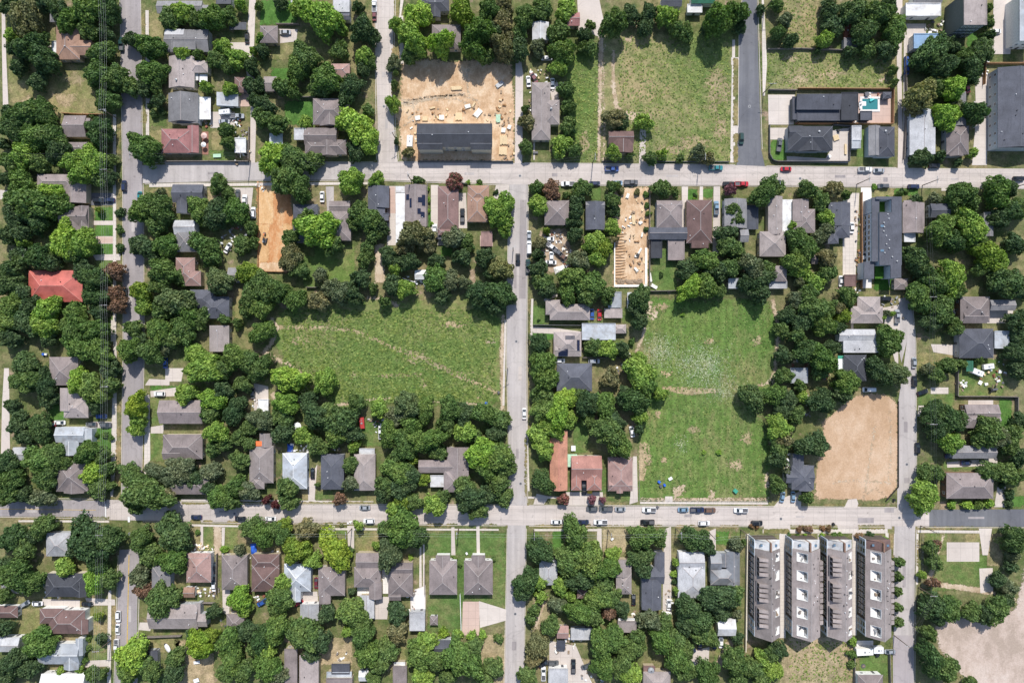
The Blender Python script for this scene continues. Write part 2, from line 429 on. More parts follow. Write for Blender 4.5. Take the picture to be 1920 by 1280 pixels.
def patch(name, pts, mat, z, fade=3.0, cell=1.5):
    """a natural sheet whose border is ragged: gridded, with distance to the border as attribute"""
    ps = np.array([P(*p) for p in pts])
    ZC[0] += 1; z += (ZC[0] % 23) * 0.0006
    x0, y0 = ps.min(0) - cell; x1, y1 = ps.max(0) + cell
    nx = max(int((x1-x0)/cell)+1, 3); ny = max(int((y1-y0)/cell)+1, 3)
    gx, gy = np.meshgrid(np.linspace(x0, x1, nx), np.linspace(y0, y1, ny))
    pt = np.stack([gx.ravel(), gy.ravel()], 1)
    inside = np.zeros(len(pt), bool); dist = np.full(len(pt), 1e9)
    for i in range(len(ps)):
        a, b = ps[i], ps[(i+1) % len(ps)]
        c = ((a[1] > pt[:, 1]) != (b[1] > pt[:, 1]))
        xx = (b[0]-a[0]) * (pt[:, 1]-a[1]) / (b[1]-a[1] + 1e-12) + a[0]
        inside ^= c & (pt[:, 0] < xx)
        ab = b - a
        t = np.clip(((pt-a) @ ab) / (ab @ ab + 1e-9), 0, 1)
        dist = np.minimum(dist, np.linalg.norm(pt - (a + t[:, None]*ab), axis=1))
    sd = np.where(inside, dist, -dist)
    e = np.clip(sd / fade + 0.5, 0, 1.5)
    keep = (e > 0).reshape(ny, nx)
    cellk = keep[:-1, :-1] | keep[1:, :-1] | keep[:-1, 1:] | keep[1:, 1:]
    idx = np.arange(nx*ny).reshape(ny, nx)
    jj, ii = np.nonzero(cellk)
    f = np.stack([idx[jj, ii], idx[jj, ii+1], idx[jj+1, ii+1], idx[jj+1, ii]], 1)
    used = np.unique(f); mp = -np.ones(nx*ny, int); mp[used] = np.arange(len(used))
    me = bpy.data.meshes.new(name)
    v = np.concatenate([pt[used], np.full((len(used), 1), z)], 1)
    me.from_pydata(v.tolist(), [], mp[f].tolist())
    at = me.attributes.new('edge', 'FLOAT', 'POINT')
    at.data.foreach_set('value', e[used].astype(np.float32))
    me.materials.append(mat); me.update()
    return struct(link(bpy.data.objects.new(name, me)))

def rpatch(name, x0, y0, x1, y1, mat, z, fade=1.2, cell=1.0):
    return patch(name, [(x0, y0), (x1, y0), (x1, y1), (x0, y1)], mat, z, fade, cell)

def strip(pts, w):
    """outline of a band along a pixel polyline"""
    L = []; R = []
    for i, (x, y) in enumerate(pts):
        a = pts[max(i-1, 0)]; b = pts[min(i+1, len(pts)-1)]
        dx, dy = b[0]-a[0], b[1]-a[1]; d = math.hypot(dx, dy) or 1
        ww = w[i] if isinstance(w, (list, tuple)) else w
        L.append((x - dy/d*ww/2, y + dx/d*ww/2)); R.append((x + dy/d*ww/2, y - dx/d*ww/2))
    return L + R[::-1]
# ================================================================ THE GROUND
gm = MB(); gm.add([(-420, -320, 0), (420, -320, 0), (420, 320, 0), (-420, 320, 0)], [(0, 1, 2, 3)])
struct(gm.build('ground', GR['base']))
Z = {'g1': .02, 'g2': .035, 'g3': .05, 'drive': .07, 'walk': .09, 'road': .11, 'road2': .125, 'mark': .14}

# open fields, lots and lawns
patch('meadow', [(512,640),(514,606),(528,584),(560,572),(640,566),(700,560),(760,566),(850,550),(900,560),(938,600),(940,752),(900,762),(820,760),(760,752),(700,760),(640,772),(600,735),(566,690),(530,668)], GR['field'], Z['g2'], 4)
patch('meadow', [(1208,556),(1300,566),(1380,560),(1440,566),(1456,600),(1450,660),(1456,690),(1440,730),(1400,745),(1320,742),(1230,742),(1200,690),(1206,620)], GR['field2'], Z['g2'], 4)
patch('meadow', [(1205,742),(1300,738),(1395,740),(1420,780),(1440,820),(1442,930),(1320,937),(1197,937),(1197,860),(1200,780)], GR['field2'], Z['g1'], 4)
patch('meadow', [(1128,40),(1180,60),(1250,65),(1375,55),(1378,305),(1128,305),(1120,200)], GR['field3'], Z['g2'], 3)
patch('meadow', [(1065,110),(1124,80),(1122,305),(1080,305),(1060,200)], GR['field'], Z['g2'], 3)
patch('meadow', [(1436,88),(1530,94),(1600,100),(1680,98),(1680,168),(1430,168),(1428,110)], GR['field3'], Z['g2'], 3)
patch('meadow', [(1462,-6),(1535,-6),(1533,92),(1490,92),(1475,60)], GR['dry'], Z['g2'], 3)
patch('dry_lawn', [(16,130),(120,118),(185,125),(192,214),(110,217),(18,190)], GR['dry'], Z['g2'], 2)
patch('straw_lot', [(1474,1195),(1598,1190),(1598,1292),(1460,1292)], GR['straw'], Z['g1'], 3)
for x0, y0, x1, y1, k in [(488,2,556,46,'bright'),(510,128,545,172,'bright'),(535,190,590,234,'bright'),(503,80,562,112,'dry'),(179,389,215,414,'bright'),(178,422,215,443,'bright'),(177,457,216,477,'bright'),
        (178,488,216,528,'lawn'),(196,595,214,640,'lawn'),(1224,468,1268,545,'lawn'),(795,998,946,1040,'lawn'),(802,1114,866,1184,'lawn'),(858,1040,870,1170,'lawn'),(925,1036,948,1140,'lawn'),(884,1120,950,1142,'lawn'),
        (1720,662,1788,690,'dry'),(1722,738,1788,760,'lawn'),(1796,674,1880,742,'lawn'),(1874,748,1896,800,'bright'),(1612,1228,1664,1264,'lawn'),(1740,1040,1850,1106,'lawn'),(1735,1000,1775,1030,'lawn'),
        (280,24,306,74,'dry'),(281,200,312,236,'lawn'),(280,245,304,290,'dry'),(397,248,417,282,'dry'),(395,283,440,302,'lawn'),(92,758,122,788,'bright'),(175,802,214,826,'bright'),(166,826,214,850,'bright'),
        (282,724,330,732,'bright'),(282,744,302,796,'lawn'),(281,812,307,864,'lawn'),(283,768,310,798,'lawn'),(168,1136,202,1164,'lawn'),(160,1168,202,1190,'dry'),(162,1190,202,1218,'lawn'),(162,1222,202,1238,'lawn'),
        (20,1140,74,1188,'dry'),(359,986,376,1040,'dry'),(382,986,400,1040,'lawn'),(422,986,446,1030,'lawn'),(605,990,624,1000,'lawn'),(630,992,650,1000,'lawn'),(667,996,708,1034,'dry'),(272,1192,336,1222,'dry'),
        (1130,990,1174,1034,'straw'),(998,994,1012,1020,'lawn'),(1036,994,1056,1030,'bright'),(1342,996,1366,1020,'bright'),(1371,998,1388,1010,'lawn'),(1288,355,1307,378,'bright'),(1318,355,1336,370,'bright'),
        (1108,352,1126,375,'lawn'),(1607,244,1625,294,'lawn'),(1445,262,1473,300,'bright'),(1570,462,1581,530,'dry'),(1640,355,1678,370,'dry'),(1676,355,1720,366,'bright'),(1614,500,1622,540,'lawn'),
        (995,573,1023,608,'lawn'),(1166,578,1190,606,'lawn'),(1000,622,1040,636,'bright'),(1095,638,1190,668,'lawn'),(1076,790,1102,848,'lawn'),(1128,880,1142,925,'lawn'),(1138,926,1160,938,'lawn'),(1164,926,1182,938,'lawn'),
        (1632,214,1658,232,'turf'),(1838,90,1842,88,'turf'),(1814,62,1832,88,'bright'),(800,390,808,425,'bright'),(590,460,665,535,'field'),(570,480,600,540,'lawn'),(828,460,848,480,'bright'),(672,790,716,836,'lawn'),
        (566,888,582,935,'dry'),(594,920,625,935,'lawn'),(282,354,300,376,'dry'),(390,354,405,380,'straw'),(320,345,330,350,'dry'),(1835,245,1858,300,'dry'),(1340,1195,1362,1250,'lawn'),(1880,930,1920,948,'bright'),
        (425,1080,465,1100,'dry'),(900,1190,950,1290,'straw'),(545,1195,660,1245,'straw'),(735,1195,760,1240,'dry'),(1770,865,1905,880,'lawn'),(450,655,470,675,'lawn'),(440,540,460,600,'dry'),(690,920,735,946,'dry'),(330,1200,400,1285,'straw'),
        (1000,1120,1030,1185,'straw'),(1565,770,1545,925,'lawn'),(1810,1000,1845,1018,'dry'),(1850,1000,1880,1060,'straw'),(1090,1235,1120,1285,'straw')]:
    if x1 > x0 and y1 > y0:
        rpatch('lawn', x0, y0, x1, y1, GR[k], Z['g3'] if k in ('bright', 'turf', 'lawn') else Z['g2'], 0.9)
# earth
patch('building_site', [(754,120),(770,108),(850,118),(890,112),(958,122),(964,200),(964,302),(784,302),(752,300),(750,240),(735,200),(752,186)], DT['sand'], Z['g2'], 3)
patch('building_site', [(482,342),(514,342),(538,350),(550,400),(546,440),(548,500),(540,510),(484,510)], DT['orange'], Z['g2'], 1.5)
patch('building_site', [(1152,352),(1218,352),(1217,430),(1214,538),(1150,538),(1152,440)], DT['sand'], Z['g2'], 1.5)
rpatch('clay_pad', 487, 492, 541, 509, DT['sand'], Z['g3'], 1)
patch('graded_lot', [(1603,742),(1640,738),(1668,742),(1682,758),(1683,840),(1681,912),(1668,930),(1640,938),(1580,935),(1529,934),(1530,895),(1536,850),(1546,790),(1560,778),(1580,760)], DT['tan'], Z['g2'], 2)
patch('gravel_lot', [(1752,1165),(1800,1158),(1860,1166),(1905,1140),(1925,1050),(1930,1290),(1830,1290),(1790,1250),(1762,1215)], DT['gravel'], Z['g2'], 3)
patch('bare_soil', [(1012,432),(1060,428),(1072,470),(1066,510),(1030,512),(1014,470)], DT['soil'], Z['g2'], 2)
for nm, pts, w, k in [
    ('dirt_track', [(1128,40),(1126,120),(1125,200),(1122,305)], [9,8,6,6], 'path'), ('dirt_track', [(1133,40),(1132,140),(1133,305)], [3,3,4], 'path'), ('dirt_track', [(1150,95),(1150,160),(1156,200),(1170,215),(1220,225)], [5,7,8,14,20], 'path'),
    ('trodden_path', [(506,596),(520,612),(508,645),(494,660),(516,672),(545,684),(566,700),(572,728),(560,755),(530,800)], [8,9,7,12,8,6,5,6,7,4], 'path'),
    ('trodden_path', [(520,613),(600,614),(660,619),(700,634),(735,652)], [6,7,6,7,7], 'straw'), ('trodden_path', [(735,652),(790,668),(850,700),(905,725),(938,738)], [8,12,9,8,6], 'straw'), ('trodden_path', [(710,705),(790,702)], [5,7], 'straw'),
    ('dirt_edge', [(944,590),(941,660),(942,770)], [5,7,6], 'path'), ('dirt_edge', [(620,762),(700,748),(745,745),(830,755),(905,757)], [5,4,5,3,3], 'path'), ('dirt_edge', [(685,558),(722,560),(746,575)], [4,6,8], 'path'),
    ('dirt_edge', [(1240,728),(1290,733),(1345,732)], [7,14,7], 'straw'), ('dirt_edge', [(1385,735),(1400,728),(1440,718),(1454,690)], [6,5,4,3], 'path'), ('dirt_edge', [(1220,565),(1214,590),(1205,630),(1193,660)], [8,7,5,5], 'path'),
    ('dirt_edge', [(1206,830),(1204,900)], [14,12], 'straw'), ('dirt_edge', [(1200,936),(1320,936),(1440,936)], [5,6,5], 'path'), ('dirt_edge', [(1268,912),(1272,930)], [16,14], 'path'), ('dirt_edge', [(1332,926),(1340,928)], [16,10], 'path'), ('dirt_edge', [(1436,885),(1438,915)], [7,7], 'path'),
    ('trodden_path', [(512,735),(520,780)], [9,6], 'path'), ('dirt_edge', [(1448,560),(1460,620),(1450,720)], [6,6,6], 'path'), ('trodden_path', [(1026,1110),(1012,1150),(1000,1185)], [5,7,10], 'path'), ('dirt_drive', [(1345,1250),(1365,1210),(1380,1190)], [12,14,10], 'path'),
    ('dirt_drive', [(408,986),(409,1040)], [14,14], 'path'), ('dirt_drive', [(712,458),(712,530)], [18,18], 'path'), ('dirt_edge', [(752,196),(800,186),(870,176)], [5,7,4], 'path'), ('bare_strip', [(885,505),(888,540)], [8,12], 'soil'),
    ('trodden_path', [(1770,1000),(1740,1092),(1830,1105),(1868,1112)], [3,14,10,6], 'path'), ('bare_strip', [(565,745),(570,768)], [10,6], 'soil'), ('verge_strip', [(1692,740),(1690,840),(1688,910)], [8,8,8], 'path'), ('dirt_edge', [(1885,1100),(1900,1130)], [12,12], 'path')]:
    patch(nm, strip(pts, w), GR['straw'] if k == 'straw' else DT[k], Z['g3'] + 0.003*len(pts), 1.6, 0.8)

# streets
sheet('road', [(226,-8),(263,-8),(267,320),(270,640),(266,860),(264,945),(229,945),(229,860),(232,640),(231,320)], PV['asph'], Z['road'])
sheet('road', [(224,1030),(262,1028),(258,1120),(256,1290),(215,1290),(221,1120)], PV['asph'], Z['road'])
sheet('road', [(267,310),(480,305),(702,305),(702,337),(480,338),(268,344)], PV['asph2'], Z['road2'])
sheet('road', [(702,305),(745,304),(960,306),(1385,310),(1432,312),(1930,318),(1930,353),(1440,348),(960,346),(702,337)], PV['conc'], Z['road2'])
sheet('road', [(-8,934),(200,938),(200,970),(-8,967)], PV['asph'], Z['road2'])
sheet('road', [(200,936),(480,945),(960,947),(1440,950),(1742,952),(1742,986),(1440,985),(960,984),(480,979),(200,974)], PV['conc'], Z['road2'])
sheet('road', [(1742,955),(1930,954),(1930,987),(1742,986)], PV['dark'], Z['road2'] - .004)
sheet('road', [(704,-8),(740,-8),(736,120),(736,170),(740,250),(746,304),(708,305),(708,220),(705,120)], PV['concv'], Z['road'])
sheet('road', [(955,346),(990,346),(987,640),(988,947),(956,947),(950,640)], PV['asph2'], Z['road'])
sheet('road', [(952,984),(986,984),(982,1290),(946,1290)], PV['asph2'], Z['road'])
sheet('road', [(1393,-8),(1419,-8),(1422,120),(1427,280),(1434,312),(1381,311),(1384,240),(1386,60)], PV['dark'], Z['road'])
sheet('road', [(1684,560),(1708,556),(1716,640),(1718,952),(1682,952),(1683,760),(1692,700),(1700,640)], PV['asph2'], Z['road'])
sheet('road', [(1677,985),(1716,985),(1713,1290),(1675,1290)], PV['asph2'], Z['road'])
sheet('alley', [(1679,-8),(1692,-8),(1690,120),(1692,240),(1703,316),(1683,316),(1684,240),(1681,100)], PV['alley'], Z['road'])
sheet('alley', [(1695,30),(1697,30),(1701,310),(1693,240)], PV['walk'], Z['walk'])
sheet('alley', [(967,95),(972,80),(981,140),(979,310),(965,310),(966,220)], PV['alley'], Z['road'])
sheet('alley', [(1082,-8),(1122,-8),(1132,40),(1124,70),(1098,60),(1086,80)], PV['alley'], Z['drive'])
sheet('alley', [(468,-8),(480,-8),(476,100),(480,240),(478,312),(469,312),(470,200),(458,100),(464,60)], PV['alley'], Z['drive'])
sheet('alley', [(3,-8),(9,-8),(12,110),(17,220),(6,220),(4,100)], PV['alley'], Z['drive'])
sheet('alley', [(8,690),(17,690),(19,850),(2,850),(4,760)], PV['alley'], Z['drive'])
sheet('parking_lot', [(1863,-8),(1900,-8),(1898,50),(1894,102),(1856,102),(1861,60)], PV['alley'], Z['road'])
rect('road_patch', 1674, 1190, 1712, 1290, pavemat('patched_asphalt', (0.33,0.29,0.29), (0.38,0.34,0.34), 0.9, 0, 0.05), Z['mark'])
rect('road_patch', 1608, 970, 1638, 980, PV['asph'], Z['mark'])
rect('road_patch', 1658, 950, 1676, 960, PV['asph'], Z['mark'])
sheet('road_patch', [(975,375),(987,375),(986,560),(973,560)], PV['asph'], Z['road'] + .008)
sheet('road_marking', [(241.5,1040),(243,1040),(239.3,1212),(237.8,1212)], PV['yellow'], Z['mark'])
sheet('road_marking', [(197.4,944),(199.4,944),(199.4,970),(197.4,970)], PV['line'], Z['mark'])
sheet('road_marking', [(0,953),(180,955.3),(180,956),(0,953.8)], PV['yellow'], Z['mark'])
sheet('road_marking', [(240,968),(244,968),(244,978),(240,978)], PV['line'], Z['mark'])

# kerbs (a real step) along the streets
for pts in [[(225,0),(230,320),(231,640),(228,860),(228,930)], [(264,0),(268,306)], [(269,346),(271,640),(267,860),(265,940)], [(271,305.5),(470,304)], [(482,304),(700,304)], [(272,345.5),(480,339.5),(700,338.5),(950,347.5)],
            [(747,303),(962,305)], [(983,305.5),(1378,309)], [(1437,311),(1680,314.5)], [(1706,316),(1920,317)], [(992,347.5),(1440,349.5),(1920,354)], [(0,932.5),(196,935)], [(270,938),(480,943.5),(950,945.5)], [(992,946),(1440,948.5),(1680,950.5)],
            [(0,968.5),(198,972)], [(268,977),(480,980.5),(948,985)], [(992,985.5),(1440,986.5),(1670,987)], [(1720,988),(1920,988.5)], [(703,0),(704,120),(706,300)], [(742,0),(738,120),(742,250),(748,300)], [(949,640),(954,350)], [(955,940),(949,640)],
            [(991,350),(988.5,640),(989.5,942)], [(951,990),(945,1280)], [(987,990),(983,1280)], [(1384,240),(1385.5,60),(1391,0)], [(1421,0),(1424,120),(1429,280)], [(1719,950),(1717,640),(1710,560)], [(1718,992),(1715,1280)], [(222,1040),(214,1280)], [(263,1040),(257,1280)]]:
    mb = MB()
    o = strip(pts, 0.9)
    mb.prism([P(*p) for p in o][::-1], 0.0, 0.15)
    struct(mb.build('kerb', PV['walk']))

# sidewalks and drives (crisp concrete)
for nm, k, lst in [
    ('sidewalk', 'walk', [[(273,20),(279,20),(280,304),(274,304)], [(212,215),(218,215),(218,640),(212,640)], [(213,640),(219,640),(219,850),(212,930),(207,930)], [(203,1110),(209,1100),(208,1280),(201,1280)], [(280,345),(700,341),(700,346),(280,351)],
        [(752,30),(757,0),(751,0),(747,50)], [(35,974),(205,975),(205,979),(35,978)], [(340,935),(700,939),(700,942),(340,939)], [(360,982),(480,985),(480,988),(360,986)], [(600,989),(935,991),(935,994),(600,993)], [(1000,991),(1120,991),(1120,995),(1000,995)],
        [(1430,991),(1664,991),(1664,999),(1430,999)], [(1660,999),(1666,999),(1666,1030),(1660,1030)], [(1676,1000),(1680,1000),(1680,1040),(1675,1040)], [(1720,993),(1840,994),(1840,999),(1720,998)], [(1718,1000),(1722,1000),(1721,1095),(1717,1095)],
        [(1373,75),(1378,75),(1378,305),(1369,305)], [(1428,0),(1432,0),(1438,120),(1434,180),(1430,180)], [(996,560),(1000,560),(998,640),(993,640)], [(946,600),(949,600),(946,760),(942,760)], [(1200,940),(1440,941),(1440,945),(1200,944)], [(272,740),(281,740),(282,860),(275,900),(270,900)],
        [(747,30),(756,30),(757,120),(750,120)], [(1698,180),(1702,180),(1702,310),(1694,310)], [(984,760),(988,760),(993,920),(988,920)], [(208,600),(218,600),(218,640),(208,640)], [(990,930),(1060,930),(1060,934),(990,934)]]),
    ('driveway', 'drive', [[(310,302),(470,302),(470,307),(310,308)], [(1020,556),(1045,548),(1045,556),(1020,565)], [(1037,614),(1093,622),(1093,628),(1000,624),(996,612)], [(1312,350),(1318,350),(1318,375),(1311,375)], [(1338,350),(1350,350),(1350,475),(1336,475)], [(1278,350),(1290,350),(1288,430),(1279,430)],
        [(1120,990),(1128,990),(1128,1035),(1118,1030)], [(1245,992),(1258,986),(1259,1150),(1242,1150)], [(1328,996),(1342,990),(1342,1032),(1328,1032)], [(1187,855),(1194,855),(1196,940),(1180,945),(1182,925)], [(1060,922),(1130,922),(1132,946),(1060,946)], [(1247,930),(1261,930),(1261,944),(1247,944)],
        [(578,900),(595,870),(590,935),(598,944),(578,944)], [(1462,935),(1502,920),(1502,952),(1450,950)], [(1590,936),(1606,934),(1612,952),(1582,952)], [(1835,990),(1860,990),(1852,1040),(1842,1040)], [(283,800),(308,796),(306,812),(283,812)], [(282,733),(330,726),(332,742),(283,744)],
        [(262,1166),(285,1166),(282,1182),(260,1180)], [(160,1120),(216,1123),(216,1134),(165,1134)], [(155,1238),(204,1236),(204,1248),(158,1250)], [(80,1122),(150,1124),(150,1140),(80,1134)], [(170,790),(215,790),(216,802),(165,802)], [(280,710),(318,712),(318,722),(272,722)], [(310,690),(345,690),(340,715),(310,715)],
        [(846,985),(852,985),(854,1040),(846,1040)], [(893,985),(899,985),(900,1040),(894,1040)], [(769,1108),(798,1096),(798,1150),(770,1150)], [(705,1118),(730,1118),(726,1160),(700,1160)], [(555,1110),(595,1108),(597,1130),(560,1130)], [(898,1126),(950,1142),(950,1162),(900,1176)], [(417,1106),(432,1100),(430,1150),(418,1150)],
        [(651,985),(664,985),(664,1030),(653,1030)], [(623,985),(628,985),(628,1030),(624,1030)], [(376,984),(381,984),(381,1030),(376,1030)], [(416,988),(422,988),(420,1040),(416,1040)], [(930,346),(955,346),(952,374),(944,374),(925,372)], [(808,347),(822,347),(824,440),(820,460),(845,460),(845,448),(808,448)], [(860,362),(874,362),(876,428),(860,428)],
        [(1632,220),(1690,160),(1690,160)], [(1440,178),(1490,178),(1488,234),(1441,234)], [(1558,245),(1592,240),(1590,300),(1545,302),(1558,280)], [(1441,240),(1475,240),(1475,262),(1441,262)], [(1475,293),(1590,300),(1590,306),(1475,304)], [(1828,150),(1852,140),(1850,310),(1822,310),(1830,220)], [(1699,45),(1736,45),(1736,66),(1700,66)], [(1695,66),(1714,66),(1710,100),(1695,100)],
        [(1595,600),(1600,600),(1600,640),(1596,640)], [(1650,578),(1690,570),(1684,640),(1684,700),(1668,640)], [(1850,580),(1900,580),(1895,606),(1850,606)], [(1745,645),(1790,646),(1788,666),(1750,660)], [(1745,726),(1778,726),(1778,738),(1745,738)], [(1862,750),(1815,750),(1815,758),(1862,758)], [(1722,760),(1732,760),(1728,780),(1720,780)],
        [(1870,912),(1886,912),(1884,950),(1864,950)], [(1775,866),(1870,858),(1870,872),(1776,876)], [(1765,350),(1790,350),(1790,358),(1765,358)], [(1000,180),(1003,180),(1003,300),(1000,300)], [(1030,155),(1046,155),(1048,200),(1036,200)], [(1200,240),(1212,240),(1210,280),(1214,308),(1198,308)], [(522,54),(558,56),(556,78),(522,82)], [(1295,1220),(1330,1212),(1328,1252),(1295,1250)],
        [(395,210),(440,210),(440,240),(395,240)], [(432,80),(460,80),(460,100),(432,100)], [(725,349),(742,349),(742,460),(726,460)], [(175,443),(216,443),(216,457),(174,457)], [(174,478),(226,476),(226,488),(180,488)], [(176,414),(214,414),(214,422),(176,422)], [(476,718),(503,724),(504,780),(477,780)], [(432,352),(475,352),(470,400),(436,398)], [(0,356),(18,358),(20,372),(0,374)], [(1664,520),(1668,520),(1668,540)],
        [(330,1000),(332,1000),(332,1002)], [(20,1100),(60,1105),(60,1112),(20,1112)], [(1030,1200),(1080,1210),(1110,1280),(1030,1280)], [(84,85),(108,85),(108,102),(82,102)], [(195,540),(215,540),(215,552),(195,552)], [(1006,925),(1030,930),(1020,945),(1000,945)], [(1385,108),(1371,108),(1371,122),(1386,122)], [(1371,236),(1384,236),(1384,250),(1371,250)]]),
    ('driveway', 'white', [[(1614,352),(1634,352),(1634,540),(1616,540)], [(713,1060),(728,1060),(728,1112),(716,1112)], [(772,1108),(797,1098),(797,1146),(771,1146)], [(670,1096),(694,1096),(694,1116),(670,1116)], [(1606,1200),(1637,1200),(1637,1216),(1606,1216)]]),
    ('driveway', 'walk', [[(1580,362),(1611,362),(1604,518),(1580,518)], [(787,1020),(790,1020),(791,1100),(786,1100)], [(793,1020),(796,1020),(797,1100),(793,1100)], [(1461,1000),(1474,992),(1473,1195),(1460,1195)], [(1598,1000),(1607,992),(1606,1190),(1597,1190)], [(1398,1000),(1404,1000),(1402,1200),(1396,1200)], [(1537,1190),(1537,1000),(1533,1000),(1533,1190)]]),
    ('paved_yard', 'pink', [[(868,1127),(899,1127),(899,1190),(866,1190)], [(1607,175),(1670,172),(1670,232),(1607,232)], [(176,444),(214,444),(214,456),(176,456)], [(900,442),(924,438),(924,462),(900,462)], [(440,175),(468,175),(468,200),(440,200)], [(740,350),(728,350),(728,400),(742,400)]]),
    ('driveway', 'dark', [[(160,362),(215,362),(215,385),(166,385)]]), ('driveway', 'asph2', [[(611,350),(626,350),(626,408),(614,408)], [(1826,190),(1834,190),(1830,240),(1822,240)], [(1680,580),(1696,570),(1700,640),(1690,680),(1682,640)]]),
    ('court_slab', 'drive', [[(1775,1016),(1836,1016),(1836,1052),(1775,1052)]]), ('slab', 'alley', [[(1836,1065),(1861,1064),(1862,1108),(1838,1111)]]), ('deck', 'wood', [[(375,247),(391,247),(391,290),(375,290)], [(1491,222),(1668,222),(1668,234),(1491,234)]]),
    ('slab', 'walk', [[(478,720),(502,724),(502,746),(477,746)]]), ('verge', 'conc', [[(1432,985),(1672,986),(1672,991),(1432,991)]])]:
    for i, pts in enumerate(lst):
        sheet(nm, pts, PV[k], (Z['walk'] if nm == 'sidewalk' else Z['drive'] if k != 'white' else Z['drive'] + .01) + 0.0015*(i % 9))
for pts in [[(278,72),(300,72),(300,76),(278,76)], [(276,100),(281,100),(281,190),(276,190)]]:
    sheet('garden_path', pts, PV['walk'], Z['drive'])
# grass verges between kerb and sidewalk
for x0, y0, x1, y1 in [(265,25,272,66),(266,210,275,230),(219,225,227,240),(219,245,227,290),(219,335,228,372),(220,640,228,680),(220,760,227,772),(219,804,227,817),(218,826,227,910),(35,969,205,973),(607,979,624,985),(632,979,650,985),(358,974,376,980),(382,975,398,981),(426,976,446,981),
        (801,981,830,987),(836,981,858,987),(905,982,932,987),(1003,983,1108,988),(1132,984,1172,989),(1198,984,1240,989),(1267,984,1304,989),(1350,984,1384,989),(1482,984,1570,991),(1610,984,1658,991),(1732,987,1834,992),(1375,110,1384,180),(1375,188,1384,235),(1375,252,1384,268),(1375,275,1383,305),
        (340,941,700,944),(1140,943,1175,947),(1545,945,1585,948),(1610,944,1660,948),(740,0,748,40),(735,90,748,180),(210,1135,217,1220),(1668,1000,1674,1030),(1718,1010,1722,1060),(1432,991,1480,999),(989,560,994,640),(984,820,988,930),(1670,1205,1676,1280)]:
    rpatch('verge_grass', x0, y0, x1, y1, GR['shoulder'], Z['road2'] + .012, 0.7, 0.7)

for x, y, w, d, k in [(1290,966,14,5,'asph'),(1120,968,9,4,'asph2'),(1500,968,16,3,'asph2'),(820,962,12,6,'asph'),(560,962,10,5,'asph2'),(420,958,18,4,'asph'),(640,322,14,6,'asph'),(880,326,18,5,'asph2'),(1040,328,10,6,'asph'),(1260,330,22,4,'asph2'),(1575,331,20,5,'asph'),(1660,337,8,8,'asph'),(1790,336,14,4,'asph2'),(1875,330,8,8,'asph'),(1890,337,12,14,'asph2'),
        (966,520,5,40,'asph'),(975,700,6,26,'conc'),(970,850,5,18,'asph'),(966,1100,6,30,'asph'),(964,1210,8,16,'asph'),(720,140,8,10,'asph2'),(725,230,5,22,'asph2'),(1698,800,7,20,'asph'),(1700,900,10,10,'asph'),(1695,1080,6,40,'asph'),(250,420,6,30,'asph2'),(246,560,5,22,'asph2'),(245,800,8,14,'asph2'),(244,1150,5,30,'asph2'),(1402,100,6,40,'dark'),(1830,970,30,4,'asph'),(400,325,20,4,'asph'),(60,958,18,5,'asph2')]:
    rect('road_patch', x-w/2, y-d/2, x+w/2, y+d/2, PV[k], Z['mark'] + .004)

for pts in [[(760,190),(800,182),(860,178),(900,190)],[(760,196),(800,188),(856,186),(890,200)],[(752,186),(780,196),(786,212),(770,228),(756,238)],[(754,196),(776,200),(778,212),(764,224)],[(880,120),(874,150),(880,180),(900,196)]]:
    patch('tyre_track', strip(pts, 3.0), DT['path'], Z['g3'] + .012, 1.4, .8)
for pts in [[(1560,905),(1600,900),(1670,905)],[(1620,935),(1628,880),(1640,800)],[(1668,770),(1670,850),(1666,905)],[(1625,925),(1640,915),(1655,925),(1660,930)]]:
    patch('tyre_track', strip(pts, 2.6), DT['path'], Z['g3'] + .012, 1.8, .8)

for cx, cy, w, d, k in [(775,675,46,16,'straw'),(820,690,60,10,'straw'),(664,704,22,16,'straw'),(796,718,20,22,'straw'),(742,572,14,12,'path'),(918,640,30,10,'path'),(745,748,16,10,'path'),(700,746,10,8,'path'),(870,700,60,8,'straw'),(620,612,80,7,'straw'),(560,640,40,20,'straw'),(900,742,30,8,'straw'),(850,610,50,20,'straw'),
        (1380,870,40,26,'straw'),(1240,575,30,20,'straw'),(1225,590,20,30,'path'),(1215,860,14,50,'straw'),(1300,805,30,16,'straw'),(1245,862,16,14,'straw'),(1400,820,24,30,'straw'),(1330,640,30,14,'straw'),(1250,700,26,12,'straw'),(1420,640,20,24,'straw'),(1235,775,14,20,'straw'),(1275,915,26,16,'path'),(1335,928,26,10,'path'),(1437,900,8,24,'path'),
        (1345,170,50,90,'straw'),(1300,270,70,30,'straw'),(1200,230,60,16,'path'),(1260,280,60,26,'straw'),(1350,240,30,60,'straw'),(1180,75,30,14,'path'),(1095,270,24,50,'straw'),(1480,110,50,16,'straw'),(1560,140,50,20,'straw'),(1500,150,60,20,'straw'),(1655,150,20,14,'path'),(60,190,50,24,'straw'),(120,185,50,30,'straw'),(140,150,40,30,'straw'),(1495,1250,50,50,'straw'),(1560,1240,50,60,'straw'),(1540,1210,40,16,'field')]:
    pts = [(cx + w/2*(.75+.3*math.sin(k2*2.3+cx))*math.cos(k2*.6283), cy + d/2*(.75+.3*math.cos(k2*1.7+cy))*math.sin(k2*.6283)) for k2 in range(10)]
    patch('dry_patch', pts, GR[k] if k in GR else DT[k], Z['g3'] + .004, min(w, d)*K*.62, 1.0)
rpatch('clay_pad', 484, 346, 512, 420, DT['clay2'], Z['g3'], 1)
rpatch('clay_pad', 484, 420, 504, 492, DT['clay2'], Z['g3'] + .01, 2)
rpatch('clay_pad', 515, 346, 530, 364, DT['clay2'], Z['g3'] + .005, 2)
